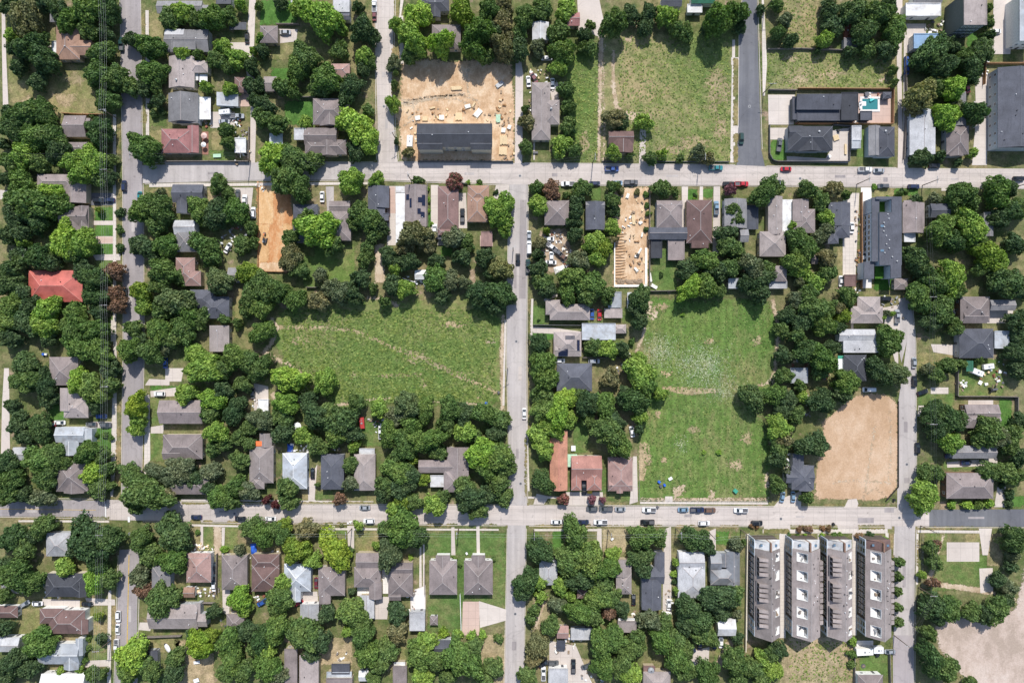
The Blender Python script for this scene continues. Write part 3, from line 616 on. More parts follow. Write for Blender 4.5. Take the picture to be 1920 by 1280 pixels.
rpatch('clay_pad', 530, 420, 546, 480, DT['clay2'], Z['g3'] + .005, 2)
# ================================================================ BUILDINGS
def cyl(r, h, n=8):
    mb = MB(); mb.tube([(0,0,0),(0,0,h)], r, n); return mb
VENT = cyl(0.16, 0.55).mesh('vent', M['white'])
VENTD = cyl(0.18, 0.5).mesh('vent', M['black'])
def _turb():
    mb = MB(); mb.tube([(0,0,0),(0,0,.3),(0,0,.32),(0,0,.5),(0,0,.6)], [.14,.14,.3,.3,.06], 10); return mb.mesh('turbine_vent', M['grey'])
TURB = _turb()
def _chim():
    mb = MB(); mb.box(-.45,-.35,-1.2,.45,.35,1.0); mb.box(-.55,-.45,1.0,.55,.45,1.15); mb.tube([(0,0,1.15),(0,0,1.5)], .16, 8); return mb.mesh('chimney', WALL['b'])
CHIM = _chim()
def _win():
    f = MB()
    for a in ((-.6,-.05,-.05,.6,.05,.05),(-.6,-.05,1.25,.6,.05,1.35),(-.6,-.05,.05,-.5,.05,1.25),(.5,-.05,.05,.6,.05,1.25),(-.5,-.04,.62,.5,.04,.68)):
        f.box(*a)
    g = MB(); g.box(-.5,-.015,.05,.5,.015,1.25)
    return f.mesh('frame', M['white']), g.mesh('window', M['glass'])
WFRAME, WPANE = _win()
def _door():
    d = MB(); d.box(-.5,-.04,0,.5,.05,2.1)
    h = MB(); h.box(.34,-.12,.98,.42,-.04,1.06); h.box(.30,-.14,1.0,.42,-.11,1.04)
    return d.mesh('door', M['darkgrey']), h.mesh('handle', M['grey'])
DOOR, HANDLE = _door()
def _ac():
    mb = MB(); mb.box(-.45,-.45,0,.45,.45,.8); mb.disc(0,0,.81,.38,14,1); return mb.mesh('air_conditioner', [M['grey'], M['black']])
ACU = _ac()

def wing_solid(mb, x0, y0, x1, y1, t, h, pitch):
    """adds one roof solid; returns a height function and ridge segments"""
    w, d = x1-x0, y1-y0
    e = 0.16
    ridges = []
    if t == 'f':
        mb.box(x0, y0, h, x1, y1, h+0.32)
        mb2 = [(x0,y0,x1,y0+.25),(x0,y1-.25,x1,y1),(x0,y0+.25,x0+.25,y1-.25),(x1-.25,y0+.25,x1,y1-.25)]
        for a in mb2: mb.box(a[0],a[1],h+0.325,a[2],a[3],h+0.55)
        return (lambda x, y: h+0.32), ridges
    if t[0] == 's':
        rise = 0.16 * (w if t[1] in 'ew' else d)
        z = {'n': (h+rise, h+rise, h, h), 's': (h, h, h+rise, h+rise), 'e': (h+rise, h, h, h+rise), 'w': (h, h+rise, h+rise, h)}[t[1]]
        mb.prism([(x0,y0),(x1,y0),(x1,y1),(x0,y1)], h-0.02, 0, ztop=[q+e for q in z])
        f = {'n': lambda x, y: h+e+rise*(y1-y)/d, 's': lambda x, y: h+e+rise*(y-y0)/d, 'e': lambda x, y: h+e+rise*(x1-x)/w, 'w': lambda x, y: h+e+rise*(x-x0)/w}[t[1]]
        return f, ridges
    if t == 'h':
        s = min(w, d)/2
        rz = h + e + pitch*s
        if w >= d: r = [(x0+s, (y0+y1)/2, rz), (x1-s, (y0+y1)/2, rz)]
        else: r = [((x0+x1)/2, y0+s, rz), ((x0+x1)/2, y1-s, rz)]
        if abs(w-d) < 0.05: r[1] = (r[1][0]+0.02, r[1][1]+.02, r[1][2])
        vs = [(x0,y0,h),(x1,y0,h),(x1,y1,h),(x0,y1,h),(x0,y0,h+e),(x1,y0,h+e),(x1,y1,h+e),(x0,y1,h+e)] + r
        fs = [(0,1,5,4),(1,2,6,5),(2,3,7,6),(3,0,4,7),(3,2,1,0)]
        if w >= d:
            fs += [(4,5,9,8),(5,6,9),(6,7,8,9),(7,4,8)]
            ridges = [(r[0],r[1]),(vs[4],r[0]),(vs[7],r[0]),(vs[5],r[1]),(vs[6],r[1])]
        else:
            fs += [(4,5,8),(5,6,9,8),(6,7,9),(7,4,8,9)]
            ridges = [(r[0],r[1]),(vs[4],r[0]),(vs[5],r[0]),(vs[6],r[1]),(vs[7],r[1])]
        mb.add(vs, fs)
        return (lambda x, y: h+e+pitch*max(0, min(x-x0, x1-x, y-y0, y1-y))), ridges
    if t == 'gx':
        s = d/2; rz = h+e+pitch*s; ym = (y0+y1)/2
        vs = [(x0,y0,h),(x1,y0,h),(x1,y1,h),(x0,y1,h),(x0,y0,h+e),(x1,y0,h+e),(x1,y1,h+e),(x0,y1,h+e),(x0,ym,rz),(x1,ym,rz)]
        mb.add(vs, [(0,1,5,4),(2,3,7,6),(3,2,1,0),(4,5,9,8),(6,7,8,9),(1,2,6,9,5),(3,0,4,8,7)])
        return (lambda x, y: h+e+pitch*max(0, min(y-y0, y1-y))), [(vs[8], vs[9])]
    s = w/2; rz = h+e+pitch*s; xm = (x0+x1)/2
    vs = [(x0,y0,h),(x1,y0,h),(x1,y1,h),(x0,y1,h),(x0,y0,h+e),(x1,y0,h+e),(x1,y1,h+e),(x0,y1,h+e),(xm,y0,rz),(xm,y1,rz)]
    mb.add(vs, [(1,2,6,5),(3,0,4,7),(3,2,1,0),(5,6,9,8),(7,4,8,9),(0,1,5,8,4),(2,3,7,9,6)])
    return (lambda x, y: h+e+pitch*max(0, min(x-x0, x1-x))), [(vs[8], vs[9])]

def place_opening(root, wall, px0, py0, px1, py1, n_win, door, z=0.95, name='window'):
    """windows and a door along the wall facing the middle of the neighbourhood"""
    pass

def house(label, roof, wall, wings, h=3.7, name='house', cat='house', pitch=0.4, vents=2, chimney=0, solar=(), turbine=0, windows=2, door=True, ref=None, group=None):
    parsed = []
    for k, wtxt in enumerate(wings.split(';')):
        q = wtxt.split()
        x0, y0, x1, y1 = map(float, q[:4]); t = q[4]
        rc = q[5] if len(q) > 5 else roof
        hh = (float(q[6]) if len(q) > 6 else h) + 0.023*k
        a = P(x0, y1, hh); b = P(x1, y0, hh)
        parsed.append((a[0], a[1], b[0], b[1], t, rc, hh))
    bx0 = min(p[0] for p in parsed); by0 = min(p[1] for p in parsed); bx1 = max(p[2] for p in parsed); by1 = max(p[3] for p in parsed)
    cx, cy = (bx0+bx1)/2, (by0+by1)/2
    root = empty(name, (cx, cy, 0))
    tag(root, label, cat, group)
    pw = [list(map(float, w.split()[:4])) for w in wings.split(';')]
    THINGS.append((min(p[0] for p in pw), min(p[1] for p in pw), max(p[2] for p in pw), max(p[3] for p in pw), ref or label))
    wm = MB(); groups = {}; fns = []; rid = []
    for k, (x0, y0, x1, y1, t, rc, hh) in enumerate(parsed):
        x0 -= cx; x1 -= cx; y0 -= cy; y1 -= cy
        ins = 0.28 + 0.011*k
        wm.box(x0+ins, y0+ins, -0.05, x1-ins, y1-ins, hh+0.004*k, bottom=False)
        rb = groups.setdefault(rc, MB())
        f, r = wing_solid(rb, x0, y0, x1, y1, t, hh, pitch)
        fns.append((f, x0, y0, x1, y1, t)); rid += r
    wo = wm.build('wall', WALL[wall], root)
    ro = None
    for rc, rb in groups.items():
        o = rb.build('roof' if ro is None else 'lower_roof', ROOF[rc], root)
        ro = ro or o
    if rid:
        cm = MB()
        for a, b in rid:
            a = Vector(a); b = Vector(b)
            if (a-b).length > 0.3:
                cm.tube([a + Vector((0,0,.0)), b + Vector((0,0,.0))], 0.11, 5)
        cm.build('ridge_cap', M['ridged'] if roof in ('dk','sl','dm') else M['ridger'] if roof in ('rd','or') else M['white'] if roof in ('wh','wm') else M['ridge'], ro)
    def top(x, y):
        best = None
        for f, x0, y0, x1, y1, t in fns:
            if x0 <= x <= x1 and y0 <= y <= y1:
                z = f(x, y)
                best = z if best is None else max(best, z)
        return best
    rnd = random.Random(label)
    big = max(fns, key=lambda q: (q[3]-q[1])*(q[4]-q[2]))
    for i in range(vents + turbine):
        for _ in range(20):
            q = big if i < 2 else rnd.choice(fns)
            x = rnd.uniform(q[1]+1, q[3]-1) if q[3]-q[1] > 2.5 else (q[1]+q[3])/2
            y = rnd.uniform(q[2]+1, q[4]-1) if q[4]-q[2] > 2.5 else (q[2]+q[4])/2
            z = top(x, y)
            if z is not None: break
        if i < vents: inst('vent', rnd.choice([VENT, VENTD]), ro, (x, y, z-0.12))
        else: inst('turbine_vent', TURB, ro, (x, y, z-0.1), scale=(1.5,1.5,1.5))
    if chimney:
        x = rnd.uniform(big[1]+2, big[3]-2); y = rnd.uniform(big[2]+1.5, big[4]-1.5)
        inst('chimney', CHIM, ro, (x, y, top(x, y) or h))
    for (sx0, sy0, sx1, sy1) in solar:
        a = P(sx0, sy1, h+1.2); b = P(sx1, sy0, h+1.2)
        a = (a[0]-cx, a[1]-cy); b = (b[0]-cx, b[1]-cy)
        cs = [(a[0],a[1]),(b[0],a[1]),(b[0],b[1]),(a[0],b[1])]
        zs = [(top(*c) or h)+0.22 for c in cs]
        # keep the panel flat on its slope: plane through three corners
        zs[2] = max(zs[1] + zs[3] - zs[0], (top(*cs[2]) or h)+0.1)
        pm = MB()
        pm.add([(x, y, z) for (x, y), z in zip(cs, zs)] + [(x, y, z-0.12) for (x, y), z in zip(cs, zs)], [(0,1,2,3),(0,4,5,1),(1,5,6,2),(2,6,7,3),(3,7,4,0)])
        pm.build('solar_panel', M['solar'], ro)
    # windows and a door on the wall of the largest wing that looks towards the middle of the scene
    f, x0, y0, x1, y1, t = big
    k = fns.index(big); ins = 0.28 + 0.011*k
    if windows or door:
        if abs(cy) > abs(cx)*0.6:
            s = -1 if cy > 0 else 1
            yy = (y0+ins if s < 0 else y1-ins) + s*0.03
            span = (x1-x0)-2*ins; n = windows + (1 if door else 0)
            for i in range(n):
                xx = x0+ins+span*(i+0.5)/n
                if door and i == n//2:
                    d = inst('door', DOOR, root, (xx, yy, 0.05), 0 if s < 0 else math.pi); inst('handle', HANDLE, d)
                else:
                    w = inst('window', WPANE, root, (xx, yy, 1.0), 0 if s < 0 else math.pi); inst('frame', WFRAME, w)
                for st in range(1, int(h//2.9)):
                    w = inst('window', WPANE, root, (xx, yy, 1.0+2.9*st), 0 if s < 0 else math.pi); inst('frame', WFRAME, w)
        else:
            s = -1 if cx > 0 else 1
            xx = (x0+ins if s < 0 else x1-ins) + s*0.03
            span = (y1-y0)-2*ins; n = windows + (1 if door else 0)
            for i in range(n):
                yy = y0+ins+span*(i+0.5)/n
                rz = -math.pi/2 if s < 0 else math.pi/2
                if door and i == n//2:
                    d = inst('door', DOOR, root, (xx, yy, 0.05), rz); inst('handle', HANDLE, d)
                else:
                    w = inst('window', WPANE, root, (xx, yy, 1.0), rz); inst('frame', WFRAME, w)
                for st in range(1, int(h//2.9)):
                    w = inst('window', WPANE, root, (xx, yy, 1.0+2.9*st), rz); inst('frame', WFRAME, w)
    return root

def canopy(label, roof, x0, y0, x1, y1, h=2.6, name='carport', cat='carport', t='f', ref=None):
    """an open roof on posts"""
    a = P(x0, y1, h); b = P(x1, y0, h)
    cx, cy = (a[0]+b[0])/2, (a[1]+b[1])/2
    w, d = (b[0]-a[0])/2, (b[1]-a[1])/2
    root = empty(name, (cx, cy, 0)); tag(root, label, cat)
    THINGS.append((x0, y0, x1, y1, ref or label))
    mb = MB()
    if t == 'f':
        n = max(2, int(2*w/1.2))       # shallow ribs of the sheeting
        mb.box(-w, -d, h-0.12, w, d, h)
        for i in range(n):
            x = -w + 2*w*(i+0.5)/n
            mb.box(x-0.06, -d+.02, h+.002, x+0.06, d-.02, h+0.06)
    else:
        wing_solid(mb, -w, -d, w, d, t, h-0.15, 0.2)
    mb.build('roof', ROOF[roof], root)
    pm = MB(); pm.box(-.06, -.06, 0, .06, .06, h-0.13)
    pm = pm.mesh('post', M['grey'])
    for sx in (-1, 1):
        for sy in (-1, 1):
            inst('post', pm, root, (sx*(w-.25), sy*(d-.25), 0))
    return root
H = house
# ---- top left blocks
H('grey roof peeping from trees in top left corner', 'gy', 'y', '94 10 122 42 h')
H('tan hipped house shaded by trees at top left', 'tn', 'y', '106 49 150 112 h;122 76 173 104 gx;98 78 108 100 f wh 2.2', chimney=0)
H('taupe gabled house just below dry top left lawn', 'ta', 'y', '121 217 162 257 gx;150 222 170 240 gx')
H('small taupe cottage between trees beside left street', 'ta', 'y', '129 267 164 289 h', windows=1)
H('wide grey roof cut by top edge near left street', 'gy', 'c', '295 2 380 26 gx;372 10 391 24 gx')
H('navy roof cut by top edge between trees', 'dm', 'g', '406 -8 434 9 f', windows=0)
H('dark grey house with paler flat upper roof', 'gy', 'g', '310 56 392 98 gx;310 55 346 80 gx lg;379 73 391 82 gx;323 72 368 94 f gy 4.6', pitch=.3)
H('pale taupe gabled house with two white patio covers', 'lt', 'c', '317 106 365 165 gy;358 114 390 137 h', turbine=1)
H('slate gabled house with long white back awning', 'gy', 'w', '316 175 372 229 gy;332 222 372 232 sn', ref='slate gabled house with white awning')
H('maroon hipped house with patio umbrellas', 'mr', 'y', '303 242 360 287 h;352 236 373 287 gy', vents=3)
H('pale blue shed roof beside left alley', 'wm', 'w', '409 175 447 200 se', name='shed', cat='shed', h=2.6, vents=0, windows=1)
H('brown shed roof behind left alley trees', 'br', 'y', '440 145 463 174 h', name='shed', cat='shed', h=2.5, vents=0, windows=1)
H('white flat shed roof at alley corner', 'wh', 'w', '441 259 462 287 f', name='shed', cat='shed', h=2.5, vents=0, windows=1)
canopy('narrow white patio cover beside pale taupe house', 'wh', 365, 137, 372, 151, name='patio_cover', cat='patio cover')
canopy('larger white patio cover behind pale taupe house', 'wh', 374, 140, 389, 161, name='patio_cover', cat='patio cover')
canopy('long white awning behind slate gabled house', 'wh', 374, 182, 395, 224, name='patio_cover', cat='patio cover')
canopy('dark shed shadow slab by left alley', 'dm', 430, 42, 462, 56)  # dark canopy put in to stand for a shed's shadow
canopy('pale blue carport strip by left alley', 'wm', 432, 94, 456, 101)
# ---- top, second column
H('small brown garage beside parked silver car', 'ta', 'y', '488 49 521 81 h', name='garage', cat='garage', vents=1, windows=1)
H('pale grey roof at top edge above big tree', 'lg', 'w', '625 -6 656 24 f;640 24 656 38 gx sl', windows=1)
H('pale strip roof at top edge above bright lawn', 'lg', 'w', '546 -8 574 6 f', windows=0)
H('charcoal house cut by top edge beside upper street', 'sl', 'g', '789 -6 842 22 h;806 10 826 33 gy', vents=2)
H('taupe roof ringed by bright trees above building site', 'ta', 'y', '810 47 864 92 h')
H('small taupe shed among trees left of upper street', 'lt', 'y', '495 144 519 172 gx', name='shed', cat='shed', h=2.5, vents=0, windows=1)
H('taupe roof mostly under trees beside upper street', 'pk', 'y', '607 120 656 146 h')
H('taupe hipped house right of small bright lawn', 'ta', 'y', '587 185 653 234 h;600 205 640 236 gy', vents=2)
H('large taupe house with many gables above upper cross street', 'ta', 'y', '572 262 650 290 h;571 240 632 272 gx;552 241 574 263 f lg;598 264 632 292 gy', vents=3)
canopy('silvery carport under trees by the alley', 'wm', 505, 250, 530, 272)
H('long black roofed townhouse block on sandy building site', 'dk', 'c', '782 232 923 276 gx;783 262 830 281 gx;882 262 922 281 gx', h=7.0, name='townhouse_block', cat='townhouses', pitch=.34, vents=6, windows=8, door=True, ref='black townhouse block')
# ---- top, third column
H('white roof with rusty streaks among trees', 'wh', 'y', '998 42 1029 76 gy', vents=0)
H('brown roofed cottage near dirt alley', 'mr', 'y', '1064 24 1087 49 gx', vents=1, windows=1)
H('long pale taupe hipped house right of top alley', 'lt', 'c', '997 155 1032 263 h;1020 188 1049 234 h', vents=4, turbine=1)
H('small brown house standing alone in patchy field', 'br', 'y', '1141 246 1188 270 gx;1148 262 1187 287 gy', vents=0)
H('white roof at top edge above patchy field', 'wh', 'w', '1288 9 1316 25 f', name='shed', cat='shed', h=2.5, vents=0, windows=0)
H('teal roof cut by top edge', 'gn', 'w', '1296 -8 1340 7 gx', vents=0, windows=0)
H('blue grey roof cut by top edge behind bare tree', 'sl', 'w', '1240 -6 1278 13 gx', vents=0, windows=0)
# ---- top right
H('white flat carport roof at top right alley', 'wh', 'w', '1697 7 1763 31 f', name='garage', cat='garage', vents=0, windows=1)
H('grey roof at top edge behind white carport', 'gy', 'w', '1712 -8 1766 6 gx', vents=0, windows=0)
H('blue metal roof beside top right alley', 'bl', 'w', '1712 64 1766 92 f', name='shed', cat='shed', vents=0, windows=1)
H('pale grey house between tall trees right of alley', 'lg', 'g', '1705 206 1750 291 gy;1726 240 1751 290 sw', vents=2)
H('taupe hipped house with front gable above upper cross street', 'ta', 'g', '1774 236 1816 290 h;1780 275 1806 293 gy', vents=2)
H('grey roof half hidden under trees behind red car', 'gy', 'g', '1789 172 1811 236 gy', vents=0)
H('small grey shed beside rusty red trailer', 'gy', 'g', '1582 71 1620 91 h', name='shed', cat='shed', h=2.5, vents=0, windows=1)
H('charcoal gabled house in fenced corner lot', 'dk', 'g', '1477 237 1561 283 h;1478 236 1505 262 gx;1497 256 1540 284 gy;1520 244 1548 266 gx', vents=2, turbine=1)
H('pale grey double shed between charcoal house and lawn', 'lg', 'g', '1596 236 1614 263 f;1596 263 1613 279 f wm', name='shed', cat='shed', h=2.5, vents=0, windows=1)
H('slate house with dark hipped roof by right alley', 'sl', 'l', '1628 236 1650 292 gy gy;1644 238 1677 294 h', vents=2, turbine=1)
H('modern slate poolside house with shed roofs', 'sl', 'd', '1493 178 1576 206 ss sl 4.6;1494 206 1574 227 f sl 3.2;1485 182 1494 225 f sl 3;1576 174 1608 226 f dk 3.6;1612 209 1634 226 f sl 2.8', vents=3, windows=3, ref='modern slate poolside house')
H('small dark hipped poolside cabana in fence corner', 'sl', 'd', '1655 173 1671 185 h', name='cabana', cat='cabana', h=2.3, vents=0, windows=1)
H('tall dark walled building with brown roof at top', 'lt', 'h', '1806 -14 1849 48 f', h=12, name='apartment_building', cat='apartment building', vents=3, windows=4, ref='tall dark walled building')
H('white building edge at top right corner', 'wm', 'w', '1910 -10 1950 78 f', h=8, name='apartment_building', cat='building', vents=0, windows=2)
H('very long grey roofed apartment block at right edge', 'sl', 'l', '1870 127 1945 277 gy', h=6.2, name='apartment_building', cat='apartment building', pitch=.22, vents=10, windows=7, ref='long grey apartment block')
# ---- second row, left
H('sprawling taupe house under trees at left', 'ta', 'y', '70 327 142 356 h;120 340 162 381 gy')
H('taupe house facing three square lawns', 'ta', 'y', '113 387 166 426 gx;146 386 167 432 gy;120 395 150 432 gy')
H('bright red metal roofed house', 'rd', 'c', '54 507 155 566 h;70 520 128 545 gx;96 540 110 562 gy', vents=3)
H('small grey roof under trees at left edge', 'gy', 'g', '22 467 49 498 gx', vents=0, windows=1)
H('slate gabled house at left street corner', 'sl', 'g', '324 346 382 380 gx;331 372 351 400 gy;366 366 382 384 gy', vents=4)
H('white and grey gabled house beside left street', 'gy', 'w', '327 413 367 440 gx lg;330 432 368 472 h', vents=2)
H('maroon pink hipped house among left trees', 'pk', 'y', '330 483 366 530 h;345 508 377 536 h')
H('slate house shaded by large tree above taupe cottage', 'sl', 'g', '357 543 400 578 h;380 556 430 597 h', ref='slate house shaded by large tree')
H('pale taupe gabled cottage left of meadow', 'lt', 'y', '393 610 430 659 gy', vents=1)
H('small grey shed beside yellow green tree', 'gy', 'g', '428 502 450 530 gx', name='shed', cat='shed', h=2.5, vents=0, windows=1)
# ---- second row, second block
H('dark slate house under bright tree beside orange lot', 'sl', 'g', '550 383 596 434 h;552 430 580 455 gx', vents=1)
H('taupe house beside white car on grass drive', 'ta', 'y', '619 394 658 451 h;618 377 657 398 gx', vents=1)
H('slate blue hipped house facing upper cross street', 'sl', 'b', '690 349 730 390 gy;690 368 722 411 h;718 400 729 414 f', vents=2)
H('taupe house covered with solar panels', 'ta', 'g', '759 347 800 425 gy;764 398 798 426 h', vents=2, solar=[(761,364,767,374),(768,372,772,389),(784,370,791,379),(791,365,797,385),(783,391,789,401),(789,397,796,407)])
H('brown maroon hipped house between white driveways', 'br', 'y', '821 349 860 431 h;822 429 858 441 h', vents=4)
H('tan brown house by middle street corner', 'tn', 'y', '877 348 917 382 h;876 362 914 416 h', vents=1)
H('pink brown roof under corner tree', 'pk', 'y', '902 434 923 462 f', name='garage', cat='garage', vents=0, windows=1)
canopy('long white carport beside solar panel house', 'wh', 742, 362, 759, 456, t='f')
canopy('short white carport beside solar panel house', 'wh', 742, 349, 759, 361, t='f')
H('white roofed shed in trees above meadow', 'wh', 'w', '778 506 807 524 gx', name='shed', cat='shed', h=2.4, vents=0, windows=1)
H('dark roofed porch behind brown maroon house', 'dm', 'y', '821 431 842 449 f', h=2.6, name='shed', cat='shed', vents=0, windows=0)
# ---- second row, third block
H('taupe pyramid roofed house at middle street corner', 'ta', 'y', '1021 376 1067 422 h', vents=1)
H('blue grey gabled house beside trench lot', 'sl', 'g', '1098 378 1134 431 gy;1098 378 1134 393 gx gy', vents=2)
H('taupe house with wide slate rear wing', 'ta', 'g', '1231 376 1279 428 h;1217 426 1288 449 gx sl;1231 376 1279 394 gx;1252 447 1283 488 f ta 2.7', vents=3)
H('black flat shed behind wide slate wing', 'dk', 'g', '1220 450 1241 484 f', name='shed', cat='shed', h=2.6, vents=0, windows=1)
H('large brown hipped house with porch', 'br', 'y', '1287 375 1335 456 h;1296 452 1328 465 ss', vents=4)
H('grey house shaded by tree beside tarp carport', 'gy', 'g', '1358 373 1400 428 gy;1387 430 1403 454 gx', vents=0)
H('long taupe house beside white carport strip', 'lt', 'y', '1440 368 1467 440 gy;1424 434 1473 481 h', vents=5)
canopy('dark blue tarp carport between two roofs', 'dm', 1400, 385, 1422, 430)
canopy('white carport strip between taupe houses', 'wh', 1466, 374, 1486, 434)
H('white metal shed among trees above cropped field', 'wm', 'w', '1365 522 1398 541 f', name='shed', cat='shed', h=2.5, vents=0, windows=1)
H('taupe hipped house beside red and blue cars', 'lt', 'c', '1031 570 1106 600 h;1023 562 1050 590 h', vents=2)
canopy('tan ribbed carport beside red car', 'lt', 1133, 578, 1167, 596)
H('pale blue shed below trench lot', 'wm', 'w', '1140 547 1165 577 f', name='shed', cat='shed', h=2.5, vents=0, windows=1)
H('narrow white shed below trench lot', 'wh', 'w', '1176 548 1189 579 gy', name='shed', cat='shed', h=2.5, vents=0, windows=1)
H('wide white ribbed metal roof', 'wm', 'w', '1091 606 1154 637 f', name='workshop', cat='workshop', vents=1, windows=1)
H('small taupe shed beside white ribbed roof', 'lt', 'y', '1150 608 1174 625 h', name='shed', cat='shed', h=2.5, vents=0, windows=1)
H('taupe house with solar panels near middle street', 'lt', 'g', '1038 622 1090 668 h;1040 645 1088 668 gx', vents=1, solar=[(1060,629,1078,636),(1082,637,1087,657),(1047,654,1065,667)], ref='smaller solar panel house')
# ---- second row, right
H('taupe house right of white carport strip', 'ta', 'y', '1486 374 1516 416 gy;1488 392 1528 437 h', vents=3)
H('charcoal blue gabled house beside tan driveway', 'sl', 'g', '1553 380 1594 424 gy;1556 404 1593 446 h;1552 432 1572 457 h', vents=4)
H('brown square roof at end of tan driveway', 'br', 'y', '1582 515 1604 537 f', name='shed', cat='shed', h=2.4, vents=0, windows=1)
H('taupe house right of long dark building', 'ta', 'y', '1692 380 1733 437 gy;1694 376 1712 400 gy;1694 437 1715 454 f wh 2.6', vents=2, ref='taupe house right of long dark building')
H('slate roof half hidden by large trees', 'sl', 'g', '1744 382 1780 408 gx', vents=0)
H('narrow grey roof deep between large right trees', 'gy', 'g', '1844 398 1862 443 gy', vents=0)
H('taupe roof with pale porch near field corner', 'ta', 'y', '1444 498 1475 528 h;1441 527 1475 541 f lg 2.6', vents=0)
H('taupe hipped house beside parked dark suv', 'lt', 'y', '1607 556 1650 596 h;1595 574 1655 606 h', vents=1)
H('brown shed beside dark building lawn', 'ta', 'y', '1676 522 1702 543 h', name='shed', cat='shed', h=2.5, vents=0, windows=1)
H('tiny taupe shed between trees', 'ta', 'y', '1520 478 1533 495 gx', name='shed', cat='shed', h=2.4, vents=0, windows=1)
H('taupe house below bare grey tree', 'ta', 'b', '1800 556 1855 604 h;1805 580 1850 606 gx', vents=3)
H('grey roofed garage beside concrete pad', 'gy', 'g', '1856 562 1903 582 gx', name='garage', cat='garage', vents=0, windows=1)
H('dark slate hipped house near right edge', 'sl', 'g', '1798 616 1862 671 h;1845 651 1861 671 f lg 2.6', vents=2)
H('pale metal annex beside dark slate house', 'wm', 'w', '1863 620 1891 653 f', name='shed', cat='shed', h=2.7, vents=0, windows=1)
H('long whitish metal roof right of wooded strip', 'lg', 'w', '1572 617 1640 640 gx;1580 635 1647 661 f', vents=5)
# ---- third row
H('taupe hipped house among left trees', 'ta', 'y', '93 669 147 722 h', vents=1)
H('pinkish taupe house beside blue car', 'lt', 'y', '113 727 150 770 gy;120 745 166 783 h', vents=3)
H('white metal house with hipped porch', 'wm', 'w', '105 800 160 829 gx;118 826 148 853 gy;155 802 173 832 gy', vents=1)
H('taupe house left of left street near corner', 'ta', 'y', '106 864 166 921 h;120 895 158 924 gy', vents=1)
H('long taupe gabled house right of left street', 'ta', 'y', '299 750 380 794 gx', vents=2, chimney=0)
H('square taupe hipped house below long gabled house', 'ta', 'c', '306 814 380 860 h;306 836 340 861 gx', vents=1, ref='square taupe house by left street')
H('taupe roof dappled by trees above lower street', 'ta', 'y', '310 890 392 926 h', vents=0)
H('grey shed at far left alley', 'lg', 'g', '25 838 55 864 gx', name='shed', cat='shed', h=2.5, vents=0, windows=1)
H('taupe house with orange tarp on roof', 'lt', 'y', '468 835 513 905 h;470 890 496 916 h;487 812 510 838 gy', vents=2)
H('silvery metal hipped house facing lower street', 'wm', 'w', '530 849 576 916 h', vents=3)
H('plain slate hipped house facing lower street', 'sl', 'g', '602 851 645 917 h', vents=2)
H('pale taupe house with white rear porch', 'lt', 'y', '664 851 704 919 h;674 840 703 852 f wh 2.6', vents=0)
H('large taupe house with white flat insert', 'ta', 'y', '838 838 879 902 gy;785 862 852 886 gx;832 880 878 922 h;807 890 833 912 f wh 2.6', vents=3)
H('cluttered white canopy yard left of trees', 'wh', 'w', '485 748 504 772 f', h=2.3, name='shed', cat='shed', vents=0, windows=0)
H('slate grey hipped house beside middle street', 'sl', 'g', '1044 681 1110 733 h', vents=2)
H('long orange tiled roof', 'or', 'c', '1031 807 1064 919 gy', vents=1)
H('terracotta hipped house with black pickup', 'tc', 'c', '1071 854 1128 900 gx;1071 872 1090 919 h;1100 880 1128 919 h', vents=2, ref='terracotta house with black pickup')
H('brown house beside long concrete drive', 'pk', 'c', '1140 857 1186 920 h;1141 898 1185 920 gx;1156 905 1168 924 gy', vents=2)
H('charcoal house with red striped annex', 'dk', 'w', '1582 665 1624 714 h', vents=2)
H('dark slate house left of graded lot', 'sl', 'g', '1486 850 1507 885 gy;1473 882 1526 905 gx;1484 872 1526 918 h;1498 900 1522 920 gy', vents=1)
canopy('bluish white tarp canopy among trees', 'wm', 1482, 689, 1515, 718, h=2.6, name='canopy', cat='canopy')
H('taupe house with walled lawn', 'ta', 'b', '1808 758 1872 790 gx;1802 768 1840 802 h;1840 774 1874 800 gx', vents=2)
H('grey roof partly under trees with parked car', 'gy', 'g', '1785 835 1867 859 gx', vents=1)
H('large taupe hipped house above dark street', 'ta', 'b', '1774 886 1862 934 h', vents=2)
canopy('dark green carport in cluttered yard', 'gn', 1812, 676, 1825, 696)
# ---- bottom left
H('pale grey hipped house below lower street', 'lg', 'g', '87 998 136 1042 h', vents=0)
H('black hipped house above long brown driveway', 'dk', 'c', '86 1074 162 1118 h;88 1088 105 1104 gx;141 1088 163 1118 gy', vents=3)
H('maroon brown house with grey rear patch', 'br', 'w', '75 1140 120 1168 h;92 1143 160 1187 h;146 1160 166 1187 gy', vents=2)
H('pale metal gabled house left of three white cars', 'wm', 'w', '74 1206 150 1244 gx;120 1225 148 1254 gy;142 1196 156 1228 gy', vents=1)
H('white roof cut by bottom edge', 'wh', 'w', '78 1262 160 1290 gx', vents=0)
H('small brown roof at left edge', 'br', 'w', '-8 1135 34 1157 h', name='shed', cat='shed', h=2.6, vents=0, windows=1)
H('whitish roof cut by left edge', 'lg', 'w', '-8 1194 38 1221 gx', vents=0, windows=1)
H('small grey shed by blue tarp', 'gy', 'g', '3 1085 27 1104 h', name='shed', cat='shed', h=2.5, vents=0, windows=1)
H('slate green roof under trees right of road', 'gy', 'g', '285 1060 320 1102 h', vents=1)
H('pinkish brown house between trees and black car', 'pk', 'w', '350 1036 396 1091 h;352 1036 392 1052 gx', vents=3)
H('taupe hipped house with long rear patio', 'ta', 'y', '416 1040 464 1105 h', vents=3)
